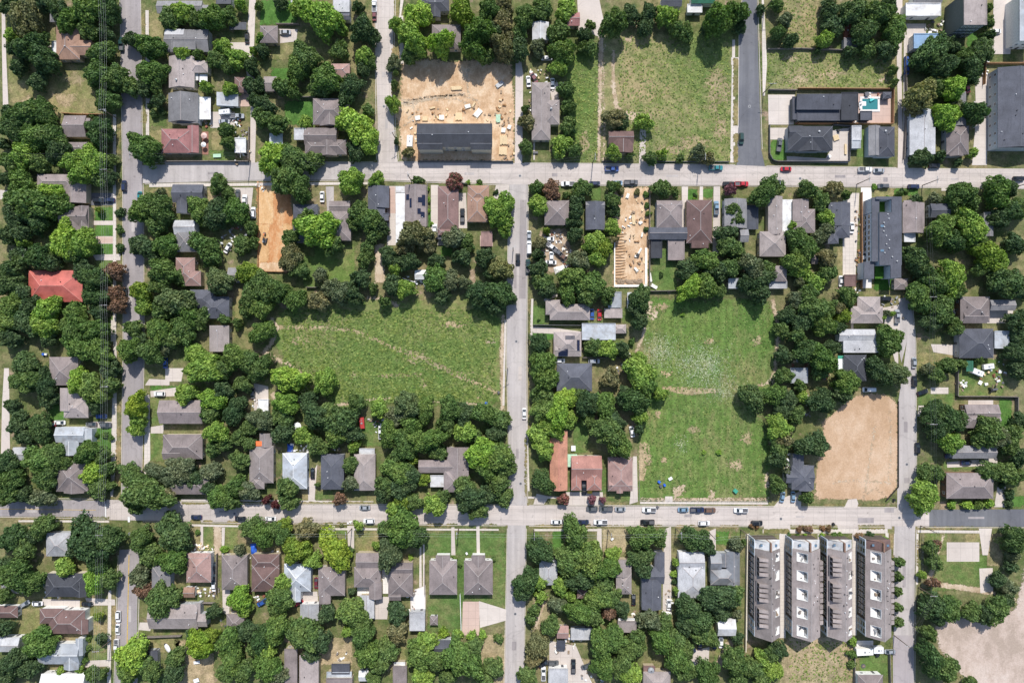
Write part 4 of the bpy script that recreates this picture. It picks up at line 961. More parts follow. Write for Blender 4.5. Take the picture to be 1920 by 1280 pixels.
H('wide pale taupe gabled house facing yellow lined road', 'lt', 'g', '280 1132 372 1178 gx;366 1130 376 1172 gy;370 1150 389 1174 gx', vents=3, ref='wide pale taupe house by yellow line')
H('tan garden shed behind pinkish brown house', 'tn', 'w', '345 1100 366 1119 gx', name='shed', cat='shed', h=2.4, vents=0, windows=1)
H('taupe rear garage among bottom trees', 'ta', 'y', '425 1150 458 1179 h', name='garage', cat='garage', vents=0, windows=1)
H('slate shed under trees near bottom road', 'sl', 'g', '278 1218 296 1260 gy', name='shed', cat='shed', h=2.6, vents=0, windows=1)
H('maroon brown hipped house near blue tarp heap', 'br', 'y', '472 1038 524 1066 h;472 1058 524 1108 h', vents=3)
H('white roofed house beside maroon car', 'wm', 'w', '533 1056 583 1108 h;546 1098 564 1127 gy', vents=2)
H('grey taupe house right of maroon car', 'ta', 'y', '597 1062 647 1116 h;598 1100 620 1131 gy', vents=4)
H('taupe house with white rear patio', 'ta', 'y', '668 1036 712 1066 gx;664 1062 714 1100 h;692 1090 716 1122 gy;675 1115 702 1158 gy lg 2.7', vents=2, chimney=0)
H('taupe house beside white driveway', 'ta', 'y', '727 1054 774 1076 gx;728 1072 774 1118 h;730 1108 752 1125 gx', vents=1)
H('left one of two twin taupe houses', 'ta', 'w', '805 1050 857 1114 h;817 1040 844 1064 gy', vents=1)
H('right one of two twin taupe houses', 'ta', 'w', '870 1050 924 1114 h;884 1040 910 1064 gy', vents=3)
H('pale garage left of hedge row', 'lg', 'g', '768 1146 797 1181 f', name='garage', cat='garage', vents=0, windows=1)
H('tiny hipped garden shed on lawn', 'ta', 'w', '806 1154 821 1171 h', name='garden_shed', cat='shed', h=2.2, vents=0, windows=1, door=True)
H('dark slate roof between round bottom trees', 'sl', 'g', '810 1199 854 1226 gx', vents=0)
H('white and grey shed above bottom trees', 'lg', 'w', '563 1132 598 1162 gy', name='shed', cat='shed', vents=0, windows=1)
H('narrow brown roof cut by bottom edge', 'ta', 'y', '534 1215 558 1290 f', vents=0, windows=1)
H('wide pale roof cut by bottom edge', 'lt', 'y', '562 1227 598 1290 f', vents=1, windows=1)
H('taupe bottom house with pale blue terrace', 'ta', 'y', '612 1270 661 1292 f;622 1243 656 1262 f sl 2.7;613 1258 660 1271 f wm 2.5', vents=0, windows=1)
H('taupe strip roof at bottom between trees', 'ta', 'y', '737 1247 763 1292 f;739 1240 760 1247 f wh 2.6', vents=0, windows=1)
H('small white shed at bottom between trees', 'wh', 'w', '673 1256 691 1276 gx', name='shed', cat='shed', h=2.4, vents=0, windows=0)
# ---- bottom middle
H('whitish cottage under big tree right of middle street', 'lg', 'y', '1011 1048 1045 1096 h', vents=1)
H('taupe gabled house right of huge tree', 'lt', 'y', '1151 1048 1184 1080 gy;1155 1074 1184 1113 h', vents=4)
H('long dark slate gabled house', 'sl', 'g', '1227 1034 1246 1078 gy;1203 1062 1245 1094 gx;1203 1084 1240 1142 gy', vents=2)
H('light grey metal hipped house', 'lg', 'w', '1272 1034 1320 1070 gx;1271 1054 1322 1120 h', vents=3)
H('grey slate house with many gables', 'mg', 'g', '1331 1036 1352 1070 gx;1350 1036 1368 1062 gy;1362 1033 1387 1096 gy;1332 1066 1378 1096 h', vents=2)
H('small brown roof deep among trees', 'br', 'y', '1082 1104 1103 1121 h', name='shed', cat='shed', vents=1, windows=1)
H('rusty brown shed by pale blue shed', 'pk', 'y', '1044 1172 1066 1196 gx', name='shed', cat='shed', h=2.4, vents=0, windows=1)
H('pale blue grey shed among bottom trees', 'lg', 'g', '1070 1176 1111 1198 f', name='shed', cat='shed', h=2.5, vents=0, windows=1)
H('taupe brown roof in bottom trees', 'lt', 'y', '1158 1163 1193 1184 f;1159 1158 1190 1164 f wh 2.6', name='garage', cat='garage', vents=0, windows=1)
H('white gabled roof left of townhouse rows', 'wh', 'w', '1345 1160 1379 1191 gx', name='garage', cat='garage', vents=0, windows=1)
H('grey flat roof at bottom beside parked cars', 'lg', 'w', '1028 1252 1065 1292 f', vents=0, windows=1)
H('pale taupe roof with round grey tank', 'lt', 'y', '1206 1258 1257 1292 h;1206 1247 1228 1260 f br 2.6', vents=0, windows=1)
canopy('dark shed roof beside dirt yard', 'dm', 1044, 1200, 1060, 1217)
H('taupe roof with white edge at bottom right', 'ta', 'w', '1608 1264 1655 1292 h', vents=0, windows=1)
# ================================================================ SPECIAL BUILDINGS
def px_rect(x0, y0, x1, y1, h, c):
    a = P(x0, y1, h); b = P(x1, y0, h)
    return a[0]-c[0], a[1]-c[1], b[0]-c[0], b[1]-c[1]

def skylight_mesh():
    mb = MB(); mb.box(-.5,-.35,0,.5,.35,.18); mb.add([(-.42,-.28,.185),(.42,-.28,.185),(.42,.28,.185),(-.42,.28,.185)], [(0,1,2,3)], 1)
    return mb.mesh('skylight', [M['darkgrey'], M['skylight']])
SKYL = skylight_mesh()

def win_pane(w, h):
    f = MB()
    for a in ((-w/2-.1,-.06,-.1,w/2+.1,.04,0),(-w/2-.1,-.06,h,w/2+.1,.04,h+.1),(-w/2-.1,-.06,0,-w/2,.04,h),(w/2,-.06,0,w/2+.1,.04,h)): f.box(*a)
    g = MB(); g.box(-w/2,-.02,0,w/2,.02,h)
    return f.mesh('frame', M['white']), g.mesh('window', M['glass'])
TWF, TWP = win_pane(1.5, 1.6)

def townhouse_row(label, x0, y0, x1, y1, wall, terr):
    """three storeys under a steep gable; px outline of the footprint on the ground"""
    a = P(x0, y1); b = P(x1, y0)
    c = ((a[0]+b[0])/2, (a[1]+b[1])/2)
    hw, hd = (b[0]-a[0])/2, (b[1]-a[1])/2
    root = empty('townhouse_row', (c[0], c[1], 0)); tag(root, label, 'townhouses', 'parallel townhouse rows by the right street')
    THINGS.append((x0+16, y0+10, x1+16, y1+22, label))
    xr, zw, zr, ze = 0.0, 7.0, 12.0, 7.4
    def zof(x): return zw + (zr-zw)*(x+hw)/(xr+hw) if x <= xr else zr + (ze-zr)*(x-xr)/(hw-xr)
    front = hd - 3.6
    e = .15
    sgn = -1 if terr == 'w' else 1
    wb = MB()
    def profile(ya, yb, dz, mb, xs):
        vs = [(x, ya, 0) for x in (xs[0], xs[-1])] + [(x, ya, zof(x)-dz) for x in xs[::-1]]
        k = len(vs); vs += [(x, yb, z) for x, _, z in vs]
        mb.add(vs, [tuple(range(k)), tuple(range(2*k-1, k-1, -1))] + [(i, k+i, k+(i+1) % k, (i+1) % k) for i in range(k)])
    tz = 8.7                                  # terrace floors
    wb.box(-hw+e, -hd+e, -.05, hw-e, hd-e, zw-.25)
    for ya, yb in ((-hd+e, -hd+.5), (front-.3, front-.02)):
        k = len(wb.v)
        xs = [-hw+e, xr, hw-e]
        vs = [(x, ya, zw-.25) for x in (xs[0], xs[2])] + [(x, ya, zof(x)-.12) for x in xs[::-1]]
        vs += [(x, yb, z) for x, _, z in vs]
        wb.add(vs, [(0,1,2,3,4), (9,8,7,6,5), (0,5,6,1), (1,6,7,2), (2,7,8,3), (3,8,9,4), (4,9,5,0)])
    wb.build('wall', WALL[wall], root)
    rnd = random.Random(label); n = 5
    ylo, yhi = -hd-.25, front
    xa, xb = (-hw+1.1, -.18*hw) if terr == 'w' else (.45*hw, hw-.4)
    terr_list = []
    for i in range(n):
        yc = ylo + 3.2 + (yhi-ylo-6.0)*i/(n-1); g = rnd.uniform(3.6, 4.6) if terr == 'w' else rnd.uniform(3.0, 4.4)
        terr_list.append((yc-g/2, yc+g/2))
    rb = MB()
    def block(xs, ya, yb, k=0.0):
        xs = sorted(xs); m = len(xs)
        vs = [(x, ya, zof(x)-.3) for x in xs] + [(x, yb, zof(x)-.3) for x in xs] + [(x, ya, zof(x)+k) for x in xs] + [(x, yb, zof(x)+k) for x in xs]
        fs = []
        for i in range(m-1):
            fs += [(2*m+i, 2*m+i+1, 3*m+i+1, 3*m+i), (i+1, i, m+i, m+i+1), (i, i+1, 2*m+i+1, 2*m+i), (m+i+1, m+i, 3*m+i, 3*m+i+1)]
        fs += [(m, 0, 2*m, 3*m), (m-1, 2*m-1, 4*m-1, 3*m-1)]
        rb.add(vs, fs)
    if terr == 'w': block([xb, xr, hw+.2], ylo, yhi); block([-hw-.2, xa], ylo, yhi, -.003)
    else: block([-hw-.2, xr, xa], ylo, yhi); block([xb, hw+.2], ylo, yhi, -.003)
    edges = [ylo] + [q for t in terr_list for q in t] + [yhi]
    for i in range(0, len(edges), 2): block([xa, xb], edges[i], edges[i+1], -.006)
    ro = rb.build('roof', ROOF['lt'], root)
    cm = MB(); cm.tube([(xr,ylo,zr),(xr,yhi,zr)], .12, 5); cm.build('ridge_cap', M['ridge'], ro)
    for ya, yb in terr_list:
        zt = min(tz, min(zof(xa), zof(xb)) + .25)
        zt = max(zt, zw+.3)
        tb = MB(); zs = zt
        tb.box(xa+.02, ya+.02, zs-.3, xb-.02, yb-.02, zs)
        t = tb.build('roof_terrace', PV['white'], root)
        wl = MB()                          # the recess walls
        for y_ in (ya, yb-.08):
            xs = [xa, xb]; wl.add([(xs[0], y_, zs-.3), (xs[1], y_, zs-.3), (xs[1], y_, max(zof(xs[1])-.02, zs)), (xs[0], y_, max(zof(xs[0])-.02, zs)), (xs[0], y_+.08, zs-.3), (xs[1], y_+.08, zs-.3), (xs[1], y_+.08, max(zof(xs[1])-.02, zs)), (xs[0], y_+.08, max(zof(xs[0])-.02, zs))], [(0,1,2,3),(7,6,5,4),(3,2,6,7)])
        xi = xb if terr == 'w' else xa
        wl.box(min(xi, xi+sgn*.08), ya+.08, zs-.3, max(xi, xi+sgn*.08), yb-.08, zof(xi)-.02)
        wl.build('terrace_wall', WALL['w'], t)
        gd = MB(); gd.box(min(xi, xi+sgn*.12)+sgn*.1, (ya+yb)/2-.9, zs+.02, max(xi, xi+sgn*.12)+sgn*.1, (ya+yb)/2+.9, zs+2.1); gd.build('glass_door', M['glass'], t)
        fb = MB(); fx = (xa+xb)/2 + rnd.uniform(-.6, .3)*sgn*-1; fy = (ya+yb)/2 + rnd.uniform(-.8, .8)
        for _ in range(rnd.randrange(1, 5)):
            ux, uy = fx+rnd.uniform(-.7, .7), fy+rnd.uniform(-1.0, 1.0); q = rnd.uniform(.2, .5)
            fb.box(ux-q, uy-q*.8, zs+.01, ux+q, uy+q*.8, zs+rnd.uniform(.4, .9))
        fb.build('terrace_furniture', M[rnd.choice(['darkgrey', 'grey', 'wood', 'greywood'])], t)
    # pale stepped roofs of the street end
    fm = MB()
    for s0, s1 in ((-hw-.1, -.10*hw), (.02*hw, hw+.1)):
        xs = [s0, s1]
        fm.prism([(s0, front+.03), (s1, front+.03), (s1, hd), (s0, hd)], zw-.24, 0, ztop=[zof(max(min(x, hw), -hw))-.7 for x in (s0, s1, s1, s0)])
    fr = fm.build('front_roof', ROOF['wh'] if not label.startswith('right') else ROOF['br'], root)
    pw = MB(); pw.box(-.10*hw+.02, front+.04, zw-.2, .02*hw-.02, hd-.05, zr-.1); pw.build('party_wall', WALL['b'], fr)
    for x in (-.55*hw, .5*hw):
        inst('skylight', SKYL, fr, (x, front+1.9, zof(x)-.62), scale=(1.5,1.5,1))
    # pale rendered bays at both ends of the lane side
    for k, (ya, yb) in enumerate(((-hd-.1, -hd+6.0), (hd-6.5, hd+.05))):
        bm = MB(); bm.box(-hw-.25, ya, -.04, -hw+.1, yb, zw-.1); by = bm.build('end_bay', WALL['l'], root)
        for st in range(3):
            for q in (.28, .72):
                w = inst('window', TWP, by, (-hw-.27, ya+(yb-ya)*q, .8+st*2.2), -math.pi/2, (1.1, 1, .85))
    if terr == 'w':       # small bays hanging over the far eaves
        dmb = MB(); dmb.prism([(-.1,-.75),(1.5,-.75),(1.5,.75),(-.1,.75)], -2.2, .2, ztop=[.5,.0,.0,.5]); dme = dmb.mesh('bay', ROOF['lt'])
        for g in range(6):
            for q in (-.95, .95):
                y = ylo+4.5+(yhi-ylo-9)*(g+.5)/6 + q
                inst('bay', dme, root, (hw-.12, y, ze-.1))
    else:                 # dormers in three groups with plain black fronts and a slit between them and the eaves
        L = .66*hw
        dmb = MB()
        zt = zof(-hw+.7+L)-zof(-hw+.7)
        vs = [(0,-.62,-.1),(L,-.62,zt-.1),(L,.62,zt-.1),(0,.62,-.1),(0,-.62,2.3),(L,-.62,zt+.05),(L,.62,zt+.05),(0,.62,2.3)]
        dmb.add(vs, [(0,1,5,4),(2,3,7,6),(4,5,6,7)]); dmb.add([vs[0], vs[3], vs[7], vs[4]], [(3,2,1,0)], 1)
        dme = dmb.mesh('dormer', [ROOF['lt'], M['black']])
        pm_ = MB()
        for g in range(3):
            yc = ylo+8.5+(yhi-ylo-15)*g/2
            for q in range(4):
                inst('dormer', dme, ro, (-hw+.7, yc+(q-1.5)*1.95, zof(-hw+.7)))
            pm_.box(-hw+.15, yc-4.0, zof(-hw+.15)+.02, -hw+.5, yc+4.0, zof(-hw+.5)+.35)
        pm_.build('parapet', M['darkgrey'], ro)
    for i in range(12):
        y = rnd.uniform(ylo+2, yhi-2); x = rnd.uniform(.2, .8)*hw if terr == 'w' else rnd.uniform(-.12, .35)*hw
        inst('vent', rnd.choice([VENT, VENTD]), ro, (x, y, zof(x)-.1))
    for st in range(3):
        for i in range(10):
            y = -hd+7.0 + (2*hd-14.5)*(i+.5)/10
            w = inst('window', TWP, root, (-hw+e-.03, y, .7+st*2.1), -math.pi/2, (1, 1, .8)); inst('frame', TWF, w)
    for i in range(n):
        y = -hd+3 + (2*hd-6)*(i+.25)/n
        d = inst('door', DOOR, root, (hw-e+.04, y, 0.02), math.pi/2); inst('handle', HANDLE, d)
    return root
townhouse_row('leftmost townhouse row with dormers along its left side', 1404, 1002, 1449, 1178, 'k', 'e')
townhouse_row('second townhouse row from left with five white terraces', 1473, 1002, 1522, 1178, 'k', 'w')
townhouse_row('third townhouse row from left close to the second', 1537, 1002, 1581, 1178, 'k', 'e')
townhouse_row('rightmost townhouse row beside the street trees', 1607, 1002, 1652, 1178, 'k', 'w')

def long_building():
    h = 7.5
    c = P(1662, 445, h)
    root = empty('apartment_building', (c[0], c[1], 0)); tag(root, 'long dark roofed building with two green courtyards', 'apartment building')
    THINGS.append((1635, 368, 1691, 522, 'long dark roofed building'))
    def R(x0, y0, x1, y1): return px_rect(x0, y0, x1, y1, h, c)
    wb = MB(); rb = MB()
    for k, (q, hh) in enumerate([((1642,369,1690,374),h),((1671,374,1690,398),h),((1636,370,1650,398),h-.8),((1648,398,1690,497),h),((1636,398,1648,490),h-.8),((1669,497,1689,521),h),((1624,490,1643,522),h-2.0)]):
        x0, y0, x1, y1 = R(*q)
        wb.box(x0+.12, y0+.12, -.05, x1-.12, y1-.12, hh, bottom=False)
        rb.box(x0, y0, hh+.003*k, x1, y1, hh+.3+.006*k)
    wb.build('wall', WALL['l'], root)
    ro = rb.build('roof', ROOF['sl'], root)
    x0, y0, x1, y1 = R(1636,398,1648,490)
    for i in range(9):
        y = y0+1.2+(y1-y0-2.4)*i/8
        for z in (1.0, 4.0):
            w = inst('window', TWP, root, (x0+.05, y, z), -math.pi/2); inst('frame', TWF, w)
    for i in range(12):
        p = P(1660+random.uniform(-6, 22), 402+i*8, h)
        inst('vent', random.choice([VENT, VENTD, TURB]), ro, (p[0]-c[0], p[1]-c[1], h+.25))
    for y in (424, 470):
        p = P(1653, y, h); inst('skylight', SKYL, ro, (p[0]-c[0], p[1]-c[1], h+.32), scale=(1.6,1.6,1))
    for k, q in enumerate([(1650,374,1671,398),(1643,497,1669,520)]):
        x0, y0, x1, y1 = px_rect(*q, 2.6, c)
        mb = MB(); mb.box(x0-.5, y0-.5, 2.2, x1+.5, y1+.5, 2.6)
        mb.build('green_roof', GR['turf_plain'], root)
    d = inst('door', DOOR, root, (R(1636,398,1648,490)[0]+.05, R(1636,398,1648,490)[1]+14, .02), -math.pi/2); inst('handle', HANDLE, d)
GR['turf_plain'] = grassmat('roof_turf', (0.05, 0.14, 0.02), (0.06, 0.15, 0.024), (0.07, 0.14, 0.03), 0.0, False)
long_building()
rpatch('lawn', 1640, 522, 1676, 543, GR['turf'], Z['g3'], .6)

# ---------------------------------------------------------------- swimming pool
def pool():
    a = P(1616, 206); b = P(1645, 186)
    c = ((a[0]+b[0])/2, (a[1]+b[1])/2)
    w, d = (b[0]-a[0])/2, (b[1]-a[1])/2
    root = empty('swimming_pool', (c[0], c[1], 0)); tag(root, 'turquoise swimming pool with pale coping in fenced yard', 'swimming pool')
    mb = MB(); e = .9
    for q in ((-w-e,-d-e,w+e,-d),(-w-e,d,w+e,d+e),(-w-e,-d,-w,d),(w,-d,w+e,d)):
        mb.box(q[0],q[1],.02,q[2],q[3],.34)
    mb.build('coping', PV['white'], root)
    wm = bpy.data.materials.new('pool_water'); wm.use_nodes = True
    pb = wm.node_tree.nodes['Principled BSDF']; pb.inputs['Base Color'].default_value = (.04, .20, .21, 1); pb.inputs['Roughness'].default_value = .06
    wv = MB(); wv.add([(-w,-d,.24),(w,-d,.24),(w,d,.24),(-w,d,.24)], [(0,1,2,3)]); wv.build('water', wm, root)
    st = MB(); st.box(-w,-d*.3,.2,-w+1.6,d*.5,.29); st.build('step', M['white'], root)
pool()
mb = MB(); fx, fy = P(1634, 189)
mb.tube([(fx-.9, fy-.5, .42), (fx+.9, fy+.4, .42)], .42, 8); mb.box(fx-.9, fy+.1, .25, fx+.2, fy+.8, .5)
o = mb.build('pool_float', M['teal'], smooth=False); tag(o, 'turquoise pool float drifting on the swimming pool', 'pool float')
for i, (x, y) in enumerate([(1611, 196), (1612, 201)]):
    q = P(x, y); mb = MB(); mb.box(q[0]-.35, q[1]-.9, .36, q[0]+.35, q[1]+.4, .6); mb.prism([(q[0]-.35,q[1]+.4),(q[0]+.35,q[1]+.4),(q[0]+.35,q[1]+.95),(q[0]-.35,q[1]+.95)], .36, .9, ztop=[.6,.6,1.15,1.15])
    o = mb.build('lounger', M['white']); tag(o, 'white poolside lounger nearer the top fence' if i == 0 else 'white poolside lounger nearer the patch of turf', 'lounger')

# ================================================================ VEHICLES
def car_parts(kind):
    """side profile swept across the width with rounded corners; returns dict of meshes"""
    spec = {'s': (4.6, 1.78, .78, 1.42, (-1.55, -.85, .75, 1.65)), 'u': (4.75, 1.9, .95, 1.72, (-2.1, -1.75, .55, 1.35)),
            'p': (5.8, 1.98, 1.0, 1.85, (-.55, -.35, 1.0, 1.75)), 'n': (5.4, 2.0, 1.05, 2.05, (-2.5, -2.35, 1.25, 1.95))}[kind]
    L, W, hb, ht, (r0, r1, f1, f0) = spec
    hl, hw = L/2, W/2
    # hull: stacked rounded outlines
    def outline(s, t, n=4):
        pts = []
        for cx, cy, a0 in ((hl*s-.45, hw*t-.38, 0), (-hl*s+.35, hw*t-.3, 90), (-hl*s+.35, -hw*t+.3, 180), (hl*s-.45, -hw*t+.38, 270)):
            rx, ry = (.45, .38) if cx > 0 else (.35, .3)
            for k in range(n+1):
                an = math.radians(a0 + 90*k/n); pts.append((cx+rx*math.cos(an), cy+ry*math.sin(an)))
        return pts
    levels = [(.30, .96, .92), (.45, 1.0, 1.0), (.68, 1.0, 1.0), (hb-.06, .985, .97), (hb, .955, .91)]
    mb = MB(); n = 20
    vs = []; fs = []
    for z, s, t in levels:
        for x, y in outline(s, t):
            zz = z
            if z > .6 and x > f0: zz = z - .12*(x-f0)/(hl-f0)      # the bonnet dips
            vs.append((x, y, zz))
    for i in range(len(levels)-1):
        for k in range(n): fs.append((i*n+k, i*n+(k+1) % n, (i+1)*n+(k+1) % n, (i+1)*n+k))
    fs.append(tuple(range(n-1,-1,-1)))
    top = list(range((len(levels)-1)*n, len(levels)*n))
    fs.append(tuple(top))
    mb.add(vs, fs)
    wt, wr = hw*.88, hw*.72
    if kind == 'p':     # load bed walls
        bx0, bx1 = -hl+.12, r0-.15
        for a in ((bx0, -hw*.9, bx1, -hw*.78), (bx0, hw*.78, bx1, hw*.9), (bx0-.02, -hw*.78, bx0+.1, hw*.78)):
            mb.box(a[0], a[1], hb-.01, a[2], a[3], hb+.32)
    # roof slab and pillars
    roof = [(r1, -wr), (f1, -wr), (f1, wr), (r1, wr)]
    mb.prism(roof, ht-.09, ht)
    mb.prism([(r1+.12, -wr+.12), (f1-.12, -wr+.12), (f1-.12, wr-.12), (r1+.12, wr-.12)], ht+.001, ht+.035)
    for sx, tx in ((r0, r1), (f0, f1)):
        for s in (-1, 1):
            mb.tube([(sx, s*wt, hb-.02), (tx, s*wr, ht-.05)], .06, 4)
    for s in (-1, 1):   # door mirrors
        mb.box(f0-.45, s*hw if s > 0 else -hw-.16, hb-.02, f0-.28, s*hw+.16 if s > 0 else -hw, hb+.14)
    out = {'body': mb.mesh('body', PAINT['w'])}
    def quad(name, a, b, c, d):
        q = MB(); q.add([a, b, c, d], [(0,1,2,3)]); return q.mesh(name, M['glass'])
    e = .01
    out['windshield'] = quad('windshield', (f0,-wt+.05,hb+e),(f0,wt-.05,hb+e),(f1,wr-.05,ht-.05),(f1,-wr+.05,ht-.05))
    out['rear_window'] = quad('rear_window', (r0,wt-.05,hb+e),(r0,-wt+.05,hb+e),(r1,-wr+.05,ht-.05),(r1,wr-.05,ht-.05))
    for nm, s in (('l', 1), ('r', -1)):
        out['side_'+nm] = quad('side_window', (r0+.05,s*wt,hb+e),(f0-.05,s*wt,hb+e),(f1,s*wr,ht-.07),(r1,s*wr,ht-.07))
    wmb = MB(); wmb.tube([(0,-.11,0),(0,.11,0)], .34, 12); out['wheel'] = wmb.mesh('wheel', M['tyre'])
    rmb = MB(); rmb.tube([(0,-.125,0),(0,.125,0)], .2, 10); out['rim'] = rmb.mesh('rim', M['rim'])
    hm = MB(); hm.box(-.03,-.2,-.07,.04,.2,.07); out['headlight'] = hm.mesh('headlight', M['lamp']); out['tail'] = hm.mesh('tail_light', M['tail'])
    if kind == 'p':
        bm = MB(); bm.box(-hl+.24, -hw*.77, hb+.002, r0-.16, hw*.77, hb+.03); out['bed'] = bm.mesh('load_bed', M['darkgrey'])
    out['dims'] = (hl, hw, f0)
    return out
CARS = {k: car_parts(k) for k in 'supn'}
CARNAME = {'s': 'sedan', 'u': 'SUV', 'p': 'pickup truck', 'n': 'van'}
VEH = []
def car(px, py, rot, kind, col, label=None):
    x, y = P(px, py, .8)
    root = empty('parked_car' if kind in 'su' else 'pickup_truck' if kind == 'p' else 'van', (x, y, 0.13), math.radians(rot))
    c = CARS[kind]; hl, hw, f0 = c['dims']
    inst('body', c['body'], root, mat=PAINT[col])
    for k, nm in (('windshield','windshield'),('rear_window','rear_window'),('side_l','side_window'),('side_r','side_window')):
        inst(nm, c[k], root)
    for sx in (-1, 1):
        for sy in (-1, 1):
            w = inst('wheel', c['wheel'], root, (sx*hl*.62, sy*(hw-.12), .34)); inst('rim', c['rim'], w)
    for s in (-1, 1):
        inst('headlight', c['headlight'], root, (hl-.10, s*(hw-.42), .62)); inst('tail_light', c['tail'], root, (-hl+.03, s*(hw-.36), .70))
    if 'bed' in c: inst('load_bed', c['bed'], root)
    VEH.append((root, px, py, kind, col, label))
    return root
# x y heading(deg, 0 = nose to the right of the photograph, 90 = up) kind colour
for row in """228 83 90 p e;463 71 90 s k;445 218 0 p s;420 228 0 s s;535 61 180 s s;702 11 90 p w;702 29 90 s m;991 153 95 s w;1001 146 120 s m;1036 157 90 s w;1025 109 0 s w;
1390 260 -90 u e;1147 317 0 p b;1342 315 0 p t;1461 272 82 p g;1474 317 0 s r;1622 318 0 p w;1648 320 180 s s;1867 59 0 s w;1813 165 110 s r;1700 117 90 u b;1700 130 90 s b;1752 311 0 u k;
185 376 0 u k;205 375 180 s n;233 349 90 u n;262 369 90 s t;446 366 90 u g;459 378 90 p w;475 399 90 u w;235 549 90 s k;427 465 60 s w;
604 369 90 s w;867 404 90 p k;815 433 90 p w;992 443 90 s s;992 465 90 n w;971 486 -90 u k;990 499 90 p e;1110 589 90 s b;1124 590 -90 s r;1065 345 180 p w;1115 344 0 s n;1157 343 0 s l;1183 342 0 p g;1366 345 0 u k;1390 345 0 p r;1343 390 90 p l;
1033 462 -35 p w;1046 473 -38 p g;1055 481 -40 p o;1034 482 90 s w;1029 448 0 s w;1033 492 0 s w;
1512 347 0 s g;1656 349 180 u g;1713 350 0 u n;1597 427 90 s w;1623 463 90 s w;1619 483 90 s s;1577 527 90 s w;1682 593 90 p s;1910 335 0 u k;1785 589 45 s k;1660 560 0 u k;
299 738 180 u w;190 780 0 s b;171 795 180 s g;198 796 0 u g;95 795 180 s m;112 792 0 s w;474 737 90 s g;310 680 90 s b;
684 951 180 s s;738 951 0 s t;714 810 90 p w;586 887 90 s k;1049 676 0 s w;1114 677 0 u s;983 775 90 s w;1185 809 100 s w;1095 914 -90 p k;1110 953 180 u g;1136 953 180 p g;1163 954 0 s s;1217 955 180 p w;1281 955 0 s l;1307 955 0 p n;1331 956 0 u o;1389 956 180 p w;
1467 931 80 s l;1487 931 90 s l;1629 730 180 n w;1714 680 90 s s;1714 715 90 u k;1730 735 20 s k;1720 840 90 u k;1812 867 0 s n;1782 855 0 s n;
368 969 180 s n;451 972 0 s k;70 1131 180 s w;46 1132 30 s s;163 1132 0 s k;222 1155 -90 u w;221 1179 -90 s w;219 1210 -90 p w;403 1063 90 s k;402 1083 90 s k;401 1098 90 s w;
507 972 0 s w;692 976 180 u w;593 1092 90 s m;559 1130 25 s r;492 1129 30 s b;1043 978 0 s w;1069 979 180 s s;1094 978 0 s n;1126 978 180 p w;1214 978 180 p k;1320 980 0 u w;1419 980 0 u k;
1188 1124 90 s k;1254 1133 90 s w;1352 1204 90 s w;1340 1206 90 s n;1312 1207 90 s n;1075 1248 90 p k;1037 1242 0 u g;1019 1244 30 s k;1019 1262 90 p w;1100 1248 20 s g;1669 1221 180 s s;1295 1221 20 s n;1293 1244 0 s n;1370 348 0 u k""".replace('\n','').split(';'):
    q = row.split()
    if len(q) == 5 and row != '1370 348 0 u k': car(float(q[0]), float(q[1]), float(q[2]), q[3], q[4])

def manhole(x, y):
    q = P(x, y); r = empty('manhole_cover', (q[0], q[1], 0)); MANH.append((r, x, y))
    b = MB(); b.tube([(0,0,.05),(0,0,.165)], .45, 14); b.build('lid', M['darkgrey'], r)
    b = MB(); b.tube([(0,0,.05),(0,0,.158)], .58, 14); b.build('rim', M['grey'], r)
MANH = []
for x, y in [(1464,972),(1686,970),(976,906),(968,640),(760,965),(440,962),(246,650),(243,1000),(720,200),(1150,330),(1500,335),(1700,870),(1405,200),(966,1150),(975,330)]: manhole(x, y)
# ================================================================ TREES
def leafmat(name, c1, c2, tr=0.30, p=None):
    m, n, l, b = nt('leaf_' + name)
    c1 = tuple(v*.72 for v in c1); c2 = tuple(v*1.34 for v in c2)
    g = n.new('ShaderNodeNewGeometry')
    oi = n.new('ShaderNodeObjectInfo')
    col = mix(n, l, g.outputs['Random Per Island'], c1, c2)
    col = mix(n, l, 1, col, ramp(n, l, oi.outputs['Random'], [(0, (0.76,0.82,0.82)), (0.3, (1.02,0.97,1.08)), (0.6, (0.92,1.0,0.86)), (1, (1.32,1.2,1.12))]), 'MULTIPLY')
    col = mix(n, l, 1, col, ramp(n, l, noise(n, l, g.outputs['Position'], .22, 4, .6), [(0.36, (0.88,0.95,0.98)), (0.64, (1.16,1.06,1.0))]), 'MULTIPLY')
    l.new(col, b.inputs['Base Color'])
    b.inputs['Roughness'].default_value = 0.62
    b.inputs['Specular IOR Level'].default_value = 0.25
    t = n.new('ShaderNodeBsdfTranslucent'); l.new(mix(n, l, 1, col, (1.1, 1.25, .6), 'MULTIPLY'), t.inputs[0])
    ms = n.new('ShaderNodeMixShader'); ms.inputs[0].default_value = tr
    l.new(b.outputs[0], ms.inputs[1]); l.new(t.outputs[0], ms.inputs[2])
    l.new(ms.outputs[0], n['Material Output'].inputs[0])
    return m
